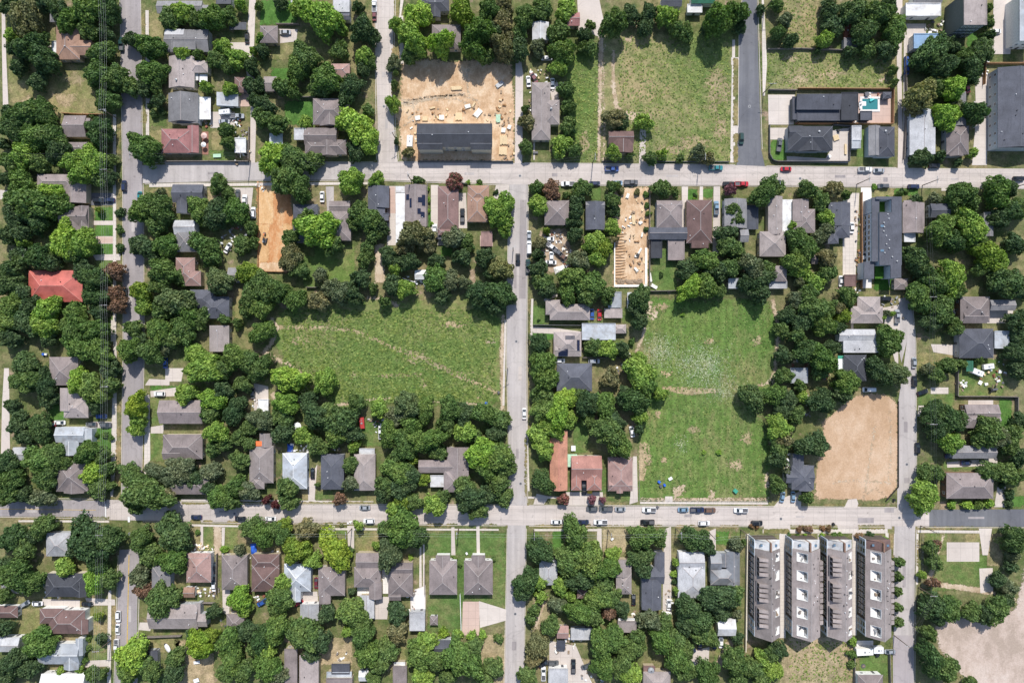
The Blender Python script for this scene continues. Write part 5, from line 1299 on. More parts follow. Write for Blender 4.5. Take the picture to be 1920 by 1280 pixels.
LEAF = {k: leafmat(nm, a, b) for k, nm, a, b in [
    ('g', 'mid_green', (0.067, 0.129, 0.035), (0.156, 0.244, 0.071)), ('d', 'dark_green', (0.043, 0.087, 0.035), (0.100, 0.165, 0.064)),
    ('l', 'bright_green', (0.139, 0.244, 0.043), (0.286, 0.433, 0.087)), ('y', 'yellow_green', (0.131, 0.218, 0.027), (0.244, 0.342, 0.055)),
    ('o', 'olive', (0.139, 0.153, 0.067), (0.263, 0.260, 0.117)), ('b', 'brown_green', (0.139, 0.096, 0.059), (0.278, 0.180, 0.109)),
    ('r', 'dark_red', (0.075, 0.025, 0.024), (0.15, 0.055, 0.052)), ('p', 'pink_bloom', (0.17, 0.075, 0.085), (0.27, 0.13, 0.145)),
    ('s', 'silver_green', (0.094, 0.134, 0.060), (0.187, 0.231, 0.116)), ('f', 'flowering', (0.091, 0.142, 0.051), (0.327, 0.124, 0.117))]}
TONE = {'g': 'mid-green', 'd': 'dark green', 'l': 'bright green', 'y': 'yellow-green', 'o': 'olive', 'b': 'brownish', 'r': 'dark red', 'p': 'pink-flowering', 's': 'silvery', 'f': 'red-flecked', 'w': 'bare grey'}

def crown_proto(seed, nl, nleaf, leaf, spread=1.0):
    """leaf-sized faces in clumps through a lobed volume; radius 1, height 0..1"""
    r = np.random.RandomState(seed)
    C = []; R = []
    ang = r.rand()*6.28
    for i in range(nl):
        rr = math.sqrt((i+.5)/nl) * 0.80
        a = ang + i*2.39996 + r.randn()*.25
        rr = min(.84, max(0, rr + r.randn()*.07))
        rad = (.33 - .09*rr) * (0.62 + .8*r.rand()) * spread
        z = .58*math.sqrt(max(0, 1-rr*rr)) + .10 + r.randn()*.055
        C.append((rr*math.cos(a), rr*math.sin(a), z)); R.append(rad)
    for i in range(nl//2):        # lower skirts
        a = r.rand()*6.28; rr = .45+.35*r.rand()
        C.append((rr*math.cos(a), rr*math.sin(a), .12+.22*r.rand())); R.append(.17+.12*r.rand())
    C = np.array(C); R = np.array(R)
    w = R**2; w /= w.sum()
    li = r.choice(len(R), nleaf*2, p=w)
    d = r.randn(nleaf*2, 3); d[:, 2] = d[:, 2]*.9 + .35
    d /= np.linalg.norm(d, axis=1)[:, None]
    p = C[li] + d * (R[li]*(0.62 + .46*r.rand(nleaf*2)**.7))[:, None] * np.array([1, 1, .72])
    # drop leaves buried inside other clumps
    keep = np.ones(len(p), bool)
    for c, q in zip(C, R):
        keep &= (np.linalg.norm((p - c)/np.array([1, 1, .72]), axis=1) > q*.60)
    p = p[keep][:nleaf]; d = d[keep][:nleaf]
    # looser foliage between the clumps and twigs that reach out past them
    m = int(nleaf*.5)
    a = r.rand(m)*6.28; rr = np.sqrt(r.rand(m))*(.93 + .10*np.sin(a*3+r.rand()*6)+.07*np.sin(a*7+r.rand()*6))
    zz = .60*np.sqrt(np.clip(1-rr**2, 0, 1)) + .02 + r.randn(m)*.09
    q = np.stack([rr*np.cos(a), rr*np.sin(a), zz], 1)
    dq = q*np.array([1, 1, 1.3]) + r.randn(m, 3)*.25; dq /= np.linalg.norm(dq, axis=1)[:, None]
    p = np.concatenate([p, q]); d = np.concatenate([d, dq])
    th = np.arctan2(p[:, 1], p[:, 0]); ph = r.rand(4)*6.28
    f = 1 + .13*np.sin(2*th+ph[0]) + .11*np.sin(3*th+ph[1]) + .07*np.sin(5*th+ph[2]) + .05*np.sin(8*th+ph[3])
    p[:, :2] *= f[:, None]
    n = len(p)
    nrm = d*.75 + r.randn(n, 3)*.55 + np.array([0, 0, .3]); nrm /= np.linalg.norm(nrm, axis=1)[:, None]
    u = np.cross(nrm, r.randn(n, 3)); u /= np.linalg.norm(u, axis=1)[:, None]
    v = np.cross(nrm, u)
    s = leaf*(.55+.9*r.rand(n))[:, None]
    zs = np.array([1, 1, .85])
    a = p + u*s; b2 = p + v*s*.72 + nrm*s*.12; c2 = p - u*s; e = p - v*s*.72 + nrm*s*.12
    V = np.stack([a, b2, c2, e], 1).reshape(-1, 3)
    V[:, 2] = np.maximum(V[:, 2], 0)
    mx = np.percentile(np.hypot(V[:, 0], V[:, 1]), 97)
    V[:, :2] /= mx
    V[:, 2] /= V[:, 2].max()
    return V

def crown_mesh(name, V, mat):
    me = bpy.data.meshes.new(name)
    n = len(V)//4
    me.vertices.add(len(V)); me.vertices.foreach_set('co', V.astype(np.float32).ravel())
    me.loops.add(len(V)); me.loops.foreach_set('vertex_index', np.arange(len(V), dtype=np.int32))
    me.polygons.add(n); me.polygons.foreach_set('loop_start', np.arange(0, len(V), 4, dtype=np.int32)); me.polygons.foreach_set('loop_total', np.full(n, 4, np.int32))
    me.materials.append(mat); me.update(calc_edges=True); me.validate()
    return me

def trunk_mesh(seed, mat='bark', bare=False):
    r = random.Random(seed); mb = MB()
    mb.tube([(0,0,-.02),(.01,.0,.25),(.02,.02,.5)], [.055,.042,.034], 8)
    for k in range(6):
        a = k*1.05 + r.uniform(-.3,.3); q = .45 + .3*r.random(); z0 = .22 + .05*k
        e = (q*math.cos(a), q*math.sin(a), .72+.2*r.random())
        m1 = (e[0]*.45+.02, e[1]*.45, z0+.22)
        mb.tube([(.01,.01,z0), m1, e], [.028,.018,.005], 5)
        nb = 7 if bare else 2
        for j in range(nb):
            f = (j+1)/(nb+1)
            s = [m1[i]+(e[i]-m1[i])*f for i in range(3)]
            b2 = a + r.uniform(-1.2,1.2); l2 = r.uniform(.18,.38)
            t = (s[0]+l2*math.cos(b2), s[1]+l2*math.sin(b2), s[2]+r.uniform(.0,.16))
            mb.tube([s, t], [.010,.003], 4)
            if bare:
                for _ in range(3):
                    b3 = b2 + r.uniform(-1,1); g = r.random()
                    s2 = [s[i]+(t[i]-s[i])*g for i in range(3)]
                    mb.tube([s2, (s2[0]+.16*math.cos(b3), s2[1]+.16*math.sin(b3), s2[2]+.05)], [.006,.002], 3)
    return mb.mesh('trunk', M[mat])

BIG = [crown_mesh('crown', crown_proto(s, 22+4*(s%6), 5200, .064), LEAF['g']) for s in range(10)]
MEDV = [crown_proto(20+s, 11+2*s, 2300, .088, 1.1) for s in range(6)]
MED = [crown_mesh('crown', v, LEAF['g']) for v in MEDV]
SMALLV = [crown_proto(40+s, 7+s, 900, .13, 1.2) for s in range(4)]
SMALL = [crown_mesh('crown', v, LEAF['g']) for v in SMALLV]
BUSH = [crown_mesh('foliage', crown_proto(60+s, 7+s, 700, .15, 1.25), LEAF['g']) for s in range(3)]
THIN = [crown_mesh('crown', crown_proto(80+s, 16, 900, .06, .9), LEAF['s']) for s in range(2)]
TRUNKS = [trunk_mesh(s) for s in range(4)]
BARE = [trunk_mesh(10+s, 'paleBark', True) for s in range(2)]
STEM = None

TREES = """50,34,34o 18,10,20d 75,5,22d 112,22,22d 130,40,24g 165,18,30g 205,18,26d 168,55,22g 198,62,18d 22,66,14l 30,92,18d 60,88,28d 85,112,28d 72,152,20d 36,128,16d 192,100,24g 188,140,30g 218,148,26g 202,188,24g 244,162,20g
248,76,16d 283,88,27g 285,136,28g 272,164,18d 292,162,16g 298,190,14d 318,34,22g 345,24,22l 372,38,18g 402,34,24g 430,32,18g 452,12,12l 345,102,16l 374,106,12g 418,88,18l 408,112,20g 446,110,22l 430,126,14g 472,126,16d 476,96,9l
386,162,13l 432,168,15l 474,162,18d 478,188,14d 272,278,32g 292,290,16d 52,214,34g 86,214,24g 28,242,26d 64,256,30g 98,258,28g 18,212,14d 112,284,24d 46,292,26l 20,304,22g 74,306,20g 8,270,12d 187,248,27d 166,238,11g 188,275,14g
140,304,25l 175,304,28l 206,302,14g 424,246,16g 428,268,14g 485,12,9g 526,8,14d 566,16,22l 602,34,38l 636,48,18l 490,72,11l 492,96,14d 574,108,30g 556,132,24g 637,94,20g 614,150,32g 656,168,28d 600,164,22g 530,164,18g 552,174,14g 486,160,15d
680,56,25d 698,72,16d 672,14,12d 682,106,18l 694,116,14g 680,132,14d 690,206,13g 668,238,36l 692,262,24l 668,284,20d 640,232,15l 494,222,20g 518,232,22g 496,200,22d 572,230,14l 510,296,28l 552,300,32g 588,304,20g 536,336,30g 562,352,26g
658,340,26l 745,48,16l 785,28,26l 766,62,22l 782,82,24l 828,82,25l 770,104,18g 866,22,28y 916,20,24g 942,42,22o 946,10,20o 896,62,28g 888,92,24g 922,56,20d 942,90,24o 912,104,18g 958,66,16o 738,120,16s 742,136,8g 740,160,10g 737,196,16l 743,266,7d 765,286,12o
984,34,24g 974,60,18g 972,92,22d 1016,18,22g 1062,20,22l 1046,62,22g 1008,90,17s 1054,98,26g 1048,124,20l 1102,90,18g 1096,66,15d 1106,48,11g 1150,44,26g 1182,28,20d 1216,24,18d 1210,50,18d 1250,30,22l 1264,52,18g 1286,62,18g 1345,38,27g 1378,26,24g 1388,52,13d 1328,52,16d
1060,168,17g 1066,200,15g 1066,238,18g 1052,274,22l 1076,282,16g 988,230,17o 984,204,9g 986,276,14g 1150,222,22o 1166,228,16d 1207,230,19l 1150,286,16l 1181,292,9g 1219,297,14g 1242,290,12l 1275,298,9g 1310,286,16s 1330,298,13o 1426,20,10d
1456,12,14g 1470,40,15s 1458,62,14g 1482,76,15d 1532,96,8d 1555,18,20d 1560,50,22d 1546,75,16l 1600,24,26d 1642,28,26g 1620,58,26d 1664,12,18d 1676,58,30g 1664,92,22d 1624,92,18g 1593,98,12d 1674,132,10g 1677,156,9g 1746,100,34d 1764,122,28d 1778,88,20d 1724,116,18d 1806,106,18g 1840,96,24d 1820,132,24d 1850,42,14g 1852,68,13d 1848,18,12g 1786,166,26l 1726,180,30o 1756,162,22g 1714,208,16o 1772,218,28l 1792,204,17s 1826,212,24d 1728,296,19d 1823,288,10l 1762,292,12d 1796,306,8d
42,346,27g 14,336,15d 22,375,16g 96,362,24l 62,382,35g 106,386,28g 30,398,28d 72,412,26d 40,432,22d 16,440,18d 156,326,24l 182,332,22g 206,332,16d 122,452,31l 156,458,28l 138,474,20g 104,470,18g 75,482,25d 98,492,18d 44,452,14l 26,502,26d 20,530,26d 36,478,18d 42,548,20d 155,502,22d 176,524,24d 181,556,24d 184,584,18d 216,508,19b 218,550,15b 222,572,17b 26,572,24g 16,602,26g 52,604,28d 62,574,22d 90,582,28l 86,612,26l 142,592,26g 138,622,28g 178,618,26g 92,634,17d 20,632,22d
268,394,26g 300,392,28g 286,376,18g 292,422,22g 264,460,22d 284,470,18d 312,460,24g 308,510,28g 338,520,17g 300,536,20g 264,546,20y 270,574,17l 330,564,32s 352,584,26g 308,584,22g 376,596,22g 300,620,26g 346,616,28g 324,636,20g 250,616,19g 410,346,20g 430,364,14g 302,363,11s 376,394,27g 406,402,28d 440,396,26g 472,428,14g 386,464,30g 396,490,16g 454,460,19g 474,456,13g 412,526,27s 464,510,22y 470,558,26g 464,582,16g 420,598,12g 446,606,12g 187,394,8y
706,337,16l 783,338,12g 852,342,18f 596,430,40l 622,458,22g 574,412,22g 546,446,18g 545,484,25o 562,506,20g 672,396,20g 690,414,24g 702,440,18g 664,420,15g 716,426,16d 690,464,17g 685,486,17g 676,522,20d 600,516,15s 640,546,26s 660,552,22d 620,538,18s 494,540,28g 522,546,24g 490,576,24g 553,562,24g 597,565,21o 492,622,24g 728,480,19d 744,492,17d 740,506,14l 776,440,30o 802,452,22o 760,464,18o 768,492,20d 818,490,17d 850,446,22s 876,456,17g 866,482,19d 908,482,19d 940,394,29l 924,386,20l 946,424,20l 820,522,28g 842,526,21s 830,552,19d 736,534,21d 760,542,20l 722,566,13g 700,540,12g 940,504,24o 920,512,14d 900,552,26d 936,550,28d 926,572,22d 955,562,14d 870,530,14s
1006,352,14g 1010,384,20l 1034,356,20b 1092,354,20g 1082,376,16d 1080,396,16d 1076,416,16d 1078,440,16d 1062,366,10g 1150,350,14g 1148,376,16g 1152,396,13d 1148,426,17l 1146,450,13o 1240,354,19g 1264,360,12g 1369,356,12p 1432,360,28g 1452,352,20g 1114,454,22l 1132,466,19y 1122,482,20l 1086,490,22s 1012,456,14o 1010,478,13d 1010,504,18d 1016,526,22g 1026,544,18d 1076,520,28g 1106,532,28g 1064,546,23g 1100,552,22g 1138,554,18g 1025,434,8y 1200,560,24d 1194,578,18d 1200,602,17d 1376,394,16g 1380,414,14g 1360,440,22d 1366,462,22g 1382,474,16g 1286,506,20d 1302,496,16d 1326,490,26g 1342,508,22d 1372,500,22g 1294,540,25l 1322,536,24g 1346,546,16g 1410,500,26s 1426,522,24d 1400,528,18d 1422,550,22d 1440,502,15g
1512,355,18g 1562,354,17o 1586,365,10g 1538,378,20g 1549,410,18l 1546,432,16s 1487,422,10l 1496,450,26g 1510,468,24g 1490,490,24g 1502,508,22l 1536,446,17s 1550,486,19o 1550,512,18g 1526,530,20l 1516,548,18g 1494,560,18s 1497,528,12s 1588,558,20g 1574,576,16o 1526,580,28g 1552,580,20g 1504,602,25d 1542,606,26g 1572,612,15d 1580,590,17y 1476,590,18d 1466,618,18g 1496,630,18g 1666,640,29g 1718,376,13d 1686,365,7g 1752,372,12s 1800,364,26g 1816,378,20g 1788,386,18g 1866,360,26g 1888,354,18d 1892,396,24d 1912,388,22g 1872,410,20d 1762,430,28g 1782,452,24d 1820,426,32l 1832,452,22g 1716,490,26d 1728,506,18d 1704,478,14d 1852,480,30y 1872,494,20l 1836,504,16g 1782,518,30l 1750,530,26g 1790,544,20g 1722,556,28g 1762,580,28g 1746,602,22d 1886,530,30d 1910,544,22d 1902,458,22d 1790,613,18g 1906,602,22d 1908,632,18d 1660,588,9s 1652,596,8l 1672,588,7l
150,652,28g 186,660,28g 206,690,22d 150,714,24l 176,730,28g 206,722,18g 180,758,18d 50,684,26d 52,714,28g 86,720,24d 92,750,18d 22,760,15d 36,792,22d 76,800,26d 46,818,18d 14,870,24d 22,900,24g 76,862,30g 106,852,24g 90,892,26g 126,868,14g 18,926,22g 46,926,16d 82,932,22s 166,846,24g 192,856,16g 176,884,24l 202,878,16g 186,916,22g 206,910,11g 244,656,24g 282,660,26g 264,640,18d 256,760,24y 260,782,18l 258,802,17l 250,894,28g 276,926,38g 312,930,21o 256,946,20g 285,880,15w 302,888,17s 340,880,29s 362,894,21d 324,898,18s 396,884,21s 412,930,26g 440,912,24g 430,938,20g 392,916,15d 466,920,22s 384,690,37l 416,692,24g 366,662,20l 350,738,22l 400,750,24l 420,730,20d 396,776,22g 440,772,24d 406,810,24l 420,830,18g 400,842,15g 440,670,26g 466,680,24g 456,720,18g 450,862,20g 446,820,18g 472,796,20g 468,832,14g 310,656,14s
490,690,24g 542,710,30l 610,715,24l 580,746,18d 536,756,24l 530,782,22g 530,812,22d 490,786,24s 590,776,28d 616,776,22g 570,816,20l 596,836,21g 640,790,32d 656,812,23d 630,816,23g 668,756,20g 712,766,20l 730,776,15s 766,760,28s 796,766,24g 746,782,22s 772,796,26g 846,768,26g 870,776,24d 836,796,19g 910,776,26g 936,786,22g 930,812,20d 730,812,24g 760,832,28g 786,826,24g 746,852,19g 812,822,26g 822,846,19g 872,810,22l 890,818,16g 665,836,13l 658,870,17g 657,906,17s 636,935,13b 540,912,21g 540,938,20g 500,936,10r 516,946,9r 596,908,6g 746,882,28g 722,906,20g 770,892,24d 750,916,22d 720,926,17d 755,936,19y 776,942,19g 740,956,18l 792,898,15y 773,862,11y 815,946,22l 830,932,16g 870,912,22g 882,934,28d 896,956,20g 902,850,30l 934,856,30g 946,876,22g 912,882,24g 936,908,20g 914,926,19d 946,932,19g
1011,646,23d 1016,682,28g 1020,708,26g 1016,736,22g 1114,650,19g 1140,655,21l 1166,656,17d 1145,708,20o 1200,700,32l 1210,722,24g 1198,672,15l 1238,738,15l 1190,752,28d 1170,744,20d 1100,756,24d 1130,758,26g 1060,746,23l 1086,740,17g 1020,766,26g 1046,776,28l 1066,786,19l 1034,802,24l 1010,816,22l 1020,842,22l 1018,902,24d 1102,786,16g 1140,810,32g 1160,832,26g 1152,790,22d 1200,782,15l 1198,804,13d 1057,935,12f 1110,936,9p 1130,937,7p 1410,745,26d
1470,666,19d 1510,658,24d 1540,672,28g 1558,652,18d 1536,694,20g 1470,704,18g 1450,740,24g 1476,752,22d 1464,772,18d 1500,722,13g 1505,745,14l 1540,752,26d 1586,716,26g 1580,738,20d 1646,696,25d 1680,700,23s 1493,776,18g 1460,802,26l 1470,818,20o 1460,838,22g 1458,862,19d 1520,836,28d 1534,826,19d 1457,908,17g 1512,932,13g 1475,885,9w 1740,692,13s 1756,702,17g 1776,685,17g 1800,682,11g 1835,675,9g 1750,772,24d 1780,786,28d 1756,802,24d 1776,826,26l 1852,806,30g 1836,822,18g 1872,820,20s 1896,810,20g 1912,790,18d 1892,834,18g 1912,856,20d 1906,662,24d 1910,692,20d 1860,880,20g 1890,890,22g 1912,890,14g 1844,886,13g 1735,885,18g 1756,886,15g 1730,930,30l
26,1008,28d 46,1026,22g 82,986,24g 66,1000,19d 166,1010,40d 202,1008,28d 180,1042,26d 146,1022,22d 122,1062,19l 180,1086,25l 206,1084,20g 34,1076,32g 60,1092,23g 14,1060,18d 10,1116,14g 8,1176,17d 76,1206,30g 26,1240,25d 56,1250,22d 14,1266,20d 50,1222,17d 185,1155,9y 190,1196,11d 176,1263,15g 193,1263,11g 115,1258,9l 150,1254,8l 266,1010,23g 282,1040,22g 326,1000,34d 338,1022,22d 326,1050,29g 263,1078,22s 270,1105,18b 300,1124,32g 322,1120,20g 250,1226,32l 240,1256,24g 280,1252,24g 330,1230,19g 326,1264,21d 374,1208,27y 362,1192,17d 396,1190,15y 402,1146,15d 430,1200,27g 436,1232,27g 456,1256,23g 424,1258,20g 466,1182,21d 478,1212,17g 450,1120,24l 460,1138,17l 476,990,24g 450,1030,13w
492,1000,25g 526,1000,24g 535,983,15y 577,992,23o 555,1030,27y 586,1050,19l 628,1030,34y 672,985,11l 755,990,36g 776,1002,26d 726,990,18g 730,1038,28s 706,1022,9l 532,1090,18l 526,1120,27g 516,1142,18g 659,1108,8d 660,1146,30g 676,1162,22g 612,1150,19d 745,1150,22d 520,1176,26g 490,1196,25d 500,1216,21l 570,1186,34g 600,1200,23d 586,1222,19d 500,1250,27g 522,1262,22s 680,1190,25g 652,1182,13l 690,1226,27g 726,1220,23g 710,1242,20g 746,1184,22o 800,1204,23l 790,1226,32g 820,1236,21g 866,1236,38g 890,1214,19g 842,1262,19g 792,1266,22l 926,1250,21g 910,1272,18g 700,1272,15g
1012,1030,26d 1078,1000,30g 1066,1050,32g 1104,1048,34g 1136,1066,25g 1090,1086,27d 1130,1092,21g 1150,1040,17l 1206,1006,28g 1236,1008,17g 1200,1046,25d 1206,1068,17d 1302,1010,28d 1326,1026,17d 986,1090,27d 980,1110,18d 1010,1090,17l 1014,1118,13l 1052,1098,19l 1070,1116,13l 1045,1132,17s 1120,1120,26g 1150,1118,19g 1140,1146,15b 1166,1142,17d 1086,1146,27g 1110,1152,23g 1003,1143,12g 995,1162,12g 1032,1172,19g 1008,1208,26o 1000,1236,17o 990,1266,22g 1126,1206,27g 1150,1196,27g 1130,1246,28g 1166,1240,25g 1180,1262,23l 1186,1212,24g 1196,1194,17g 1216,1160,23s 1240,1200,25g 1266,1200,23g 1286,1218,18g 1246,1166,17g 1290,1140,28d 1310,1162,27d 1286,1168,22d 1312,1186,21g 1346,1120,32d 1376,1116,21g 1350,1146,21d 1330,1196,19g 1270,1236,27g 1290,1256,23g 1326,1262,27g 1376,1236,25g 1386,1266,22g 1410,1250,21g 1430,1236,19l 1426,1270,19g 1383,1197,13d 1268,1053,10l 1268,1106,8l 1380,1020,14s 1393,1018,8g 1381,1152,10s 
1684,1053,11g 1683,1081,10g 1683,1108,10g 1682,1137,10g 1682,1166,11g 1745,1026,14g 1752,1052,17g 1756,1020,11b 1728,1077,8l 1750,1092,12b 1746,1136,26d 1776,1140,26g 1760,1154,19d 1820,1146,20g 1870,1142,25g 1850,1152,19d 1888,1098,19w 1870,1086,15d 1886,1122,17d 1900,1010,26d 1896,1038,15s 1894,1062,13d 1740,1186,16g 1745,1236,29d 1770,1252,25g 1820,1278,13g 1460,1216,17d 1446,1226,17g 1448,1256,19l"""
SHRUBS = """172,215,5g 288,214,8d 1499,992,6b 1509,991,5b 1518,992,6b 1543,991,5b 1554,991,6b 1410,986,5b 1420,987,5b 1480,1004,5g 1495,1004,4g 1510,1004,4l 1542,1004,5l 1565,1004,6g 1576,1004,6g 1612,1005,7b 1632,1004,7d 1598,1200,9l 1598,1226,9g 1598,1246,8g 830,1188,10y 858,1190,10l 884,1192,9l 935,1198,9g 905,1190,8l 224,398,9d 224,430,8g 224,465,8d 1815,946,9l 1836,946,9g 1856,944,9l 1786,946,8l 1893,926,9d 1893,945,8d 280,198,5d 306,210,7d 300,206,5d 175,772,5d 178,815,6g 195,815,6g 207,820,6g 165,1196,6g 165,1215,6g 158,1238,7g 655,1030,7g 925,1048,5g 852,1046,5g 862,1060,4g 1265,1075,7l 1266,1090,6d 877,342,5l 900,342,6g 895,348,5l 930,360,5d 801,355,5l 1303,366,4d 1302,372,3l 1240,515,5d 1320,848,4l 1348,848,5l 1345,1004,3l 420,1030,7l 370,998,5g 612,985,4s 640,985,4o 1212,1170,7l 1455,425,4g 1010,600,3d 700,1045,5l 770,1045,5l 1625,1010,6l 1660,1010,5l 1280,590,4l 1780,692,5g 1880,910,6d 1170,620,6g 1185,640,7g 262,655,6g 1720,920,5g 1005,1112,6l 1640,350,5l 1665,372,5l 1690,358,5d 1700,360,4g 1548,360,5l 810,420,4l 803,395,4l 803,375,5l 1165,358,7o 1195,360,6o 1212,364,6g 1216,400,6g 1212,430,5d 1213,385,5g"""
def parse(t):
    out = []
    for q in t.split():
        a, b, c = q.split(',')
        out.append((float(a), float(b), float(c[:-1]), c[-1]))
    return out
TL = sorted(parse(TREES), key=lambda q: -q[2])
rt = random.Random(11)
TREE_OBJS = []; SHRUB_OBJS = []
def tree(x, y, r, tone):
    R = r*K*0.95
    if r >= 12: Ht = min(4.0 + R*1.2, 14.5)*rt.uniform(.85, 1.15)*(1.45 if (770 < x < 965 and 50 < y < 112) or (1140 < x < 1400 and 20 < y < 70) else 1)
    else: Ht = R*2.2 + 1.0
    wx, wy = P(x, y, Ht*.5)
    nm = {'r': 'plum_tree', 'w': 'bare_tree'}.get(tone, 'broadleaf_tree' if r >= 12 else 'young_tree')
    root = empty(nm, (wx, wy, 0), rt.uniform(0, 6.28))
    asp = rt.uniform(.80, 1.25)
    if tone == 'w':
        inst('trunk', BARE[rt.randrange(2)], root, scale=(R*1.2, R*1.2, Ht))
        inst('crown', THIN[rt.randrange(2)], root, (0, 0, Ht*.35), scale=(R, R, Ht*.6), mat=LEAF['s'])
    else:
        pool_ = BIG if R > 4.6 else MED if R > 2.8 else SMALL
        z0 = Ht*.20
        inst('trunk', TRUNKS[rt.randrange(4)], root, scale=(R*.9, R*.9, Ht*.86))
        inst('crown', pool_[rt.randrange(len(pool_))], root, (0, 0, z0), scale=(R*asp, R/asp, Ht-z0), mat=LEAF[tone])
    TREE_OBJS.append((root, x, y, r, tone))
for q in TL[:300]: tree(*q)
rest = TL[300:]
mb_v = []; mids = []; tones = sorted(set(q[3] for q in rest))
tv = MB()
for x, y, r, tone in rest:
    R = r*K*0.95; Ht = min(3.6 + R*1.1, 12)*rt.uniform(.85, 1.15)
    if r < 12: Ht = R*2.2 + 1
    wx, wy = P(x, y, Ht*.5)
    V = (MEDV[rt.randrange(6)] if R > 2.8 else SMALLV[rt.randrange(4)]).copy()
    a = rt.uniform(0, 6.28); ca, sa = math.cos(a), math.sin(a)
    V = np.stack([(V[:,0]*ca - V[:,1]*sa)*R + wx, (V[:,0]*sa + V[:,1]*ca)*R + wy, V[:,2]*Ht*.8 + Ht*.2], 1)
    mb_v.append(V); mids.append(np.full(len(V)//4, tones.index(tone), np.int32))
    tv.tube([(wx, wy, 0), (wx, wy, Ht*.6)], [.22, .1], 6)
if mb_v:
    me = crown_mesh('woodland_trees', np.concatenate(mb_v), LEAF[tones[0] if tones[0] != 'w' else 's'])
    for t in tones[1:]: me.materials.append(LEAF[t if t != 'w' else 's'])
    ids = np.concatenate(mids)
    if len(ids) == len(me.polygons): me.polygons.foreach_set('material_index', ids)
    wo = link(bpy.data.objects.new('woodland_trees', me))
    tag(wo, 'smaller trees filling the gaps between the larger crowns', 'trees'); wo['kind'] = 'stuff'
    tk = tv.build('trunk', M['bark'], wo); tk['kind'] = 'stuff'
for x, y, r, tone in parse(SHRUBS):
    R = r*K*1.1; Ht = R*1.5
    wx, wy = P(x, y, Ht*.5)
    root = empty('shrub', (wx, wy, 0), rt.uniform(0, 6.28))
    inst('foliage', BUSH[rt.randrange(3)], root, (0, 0, -.05), scale=(R, R, Ht), mat=LEAF[tone])
    SHRUB_OBJS.append((root, x, y, r, tone))
# ================================================================ FENCES, POLES, WIRES
def fence(label, pts, h=1.8, mat='greywood', name='wooden_fence', t=.06):
    ps = [Vector((*P(*p), 0)) for p in pts]
    mb = MB()
    for a, b in zip(ps, ps[1:]):
        d = (b-a); L = d.length; d.normalize(); nrm = Vector((-d.y, d.x, 0))*t
        n = max(1, int(L/2.4))
        q = [a+nrm, b+nrm, b-nrm, a-nrm]
        if name == 'wire_fence':
            for z in (.3, h*.6, h-.03): mb.tube([a+Vector((0,0,z)), b+Vector((0,0,z))], .018, 4)
        else:
            mb.prism([(v.x, v.y) for v in q][::-1], 0.03, h)
        for i in range(n+1):
            c = a + d*(L*i/n)
            pr = .04 if name == 'wire_fence' else .09
            mb.box(c.x-pr, c.y-pr, 0, c.x+pr, c.y+pr, h+.12)
        if name == 'wire_fence': continue
        cap = [a+nrm*1.8, b+nrm*1.8, b-nrm*1.8, a-nrm*1.8]
        mb.prism([(v.x, v.y) for v in cap][::-1], h+.001, h+.05)
    o = mb.build(name, M[mat] if mat in M else WALL[mat])
    return tag(o, label, 'fence')
fence('cedar board fence all round the swimming pool yard', [(1494,168),(1672,169),(1671,234),(1494,233),(1494,212)], 1.9, 'cedar')
fence('dark fence around the charcoal gabled corner house', [(1441,236),(1441,290),(1447,301),(1456,304),(1590,304),(1592,238),(1560,236)], 1.6, 'darkgrey')
fence('dark wooden edge fence of the orange clay lot', [(485,346),(485,509),(541,510)], 1.0, 'lumberdark')
fence('low dark fence below the black townhouse block', [(784,303.5),(962,303.5)], 1.2, 'darkgrey')
fence('pale topped wall fence around cluttered right yard', [(1791,660),(1791,742),(1848,742),(1903,743),(1903,796)], 2.0, 'greywood')
fence('tall dark fence between tan and white driveways', [(1613,362),(1613,540)], 1.8, 'cedar')
fence('dark fence right of the trench lot', [(1217,350),(1217,540)], 1.7, 'greywood')
fence('black silt fence along right side of graded lot', [(1683,752),(1683,912),(1660,938)], 0.8, 'black', 'silt_fence')
fence('pale boundary wall left of the townhouse rows', [(1399,1000),(1396,1218)], 1.8, 'c', 'boundary_wall', .1)
fence('dark fence around the bottom left yard with boat', [(269,1218),(269,1192),(342,1189)], 1.8, 'greywood')
fence('thin wire fence along bottom of cropped field', [(1198,870),(1198,937),(1441,939)], 1.0, 'grey', 'wire_fence', .02)
fence('grey fence above the cropped field', [(1218,546),(1268,545),(1300,548)], 1.7, 'greywood')
fence('brown fence below the bright lawn with solar houses', [(1092,670),(1160,670),(1190,668)], 1.8, 'greywood')
fence('fence at bottom of the maroon house yard', [(312,304),(395,303.5),(468,304),(469,240)], 1.7, 'greywood')
fence('brown fence along bottom of dry top left lawn', [(120,214),(160,216),(200,216)], 1.7, 'cedar')
fence('dark fence between pinkish house and taupe house', [(409,1036),(408,1112)], 1.8, 'greywood')
fence('fence below tan garden shed', [(342,1127),(404,1128)], 1.6, 'greywood')
fence('overgrown fence above the patchy top right field', [(1438,94),(1500,93),(1580,96)], 1.4, 'greywood')
fence('dark fence along right side of top alley', [(1695,108),(1697,200),(1692,300)], 1.7, 'greywood')
fence('tan fence above long grey apartment block', [(1842,160),(1843,121),(1925,121)], 1.9, 'cedar')
fence('low fence along bottom of patchy field', [(1128,303),(1160,304)], 0.9, 'darkgrey')
fence('low dark fence facing parked cars below patchy field', [(1216,304),(1366,304)], 0.9, 'darkgrey')
fence('wire fence beside the empty court slab', [(1728,1000),(1727,1100),(1745,1102)], 1.4, 'grey', 'wire_fence', .02)
fence('wire fence above gravel lot along right street', [(1717,1118),(1714,1210)], 1.2, 'darkgrey', 'wire_fence', .03)
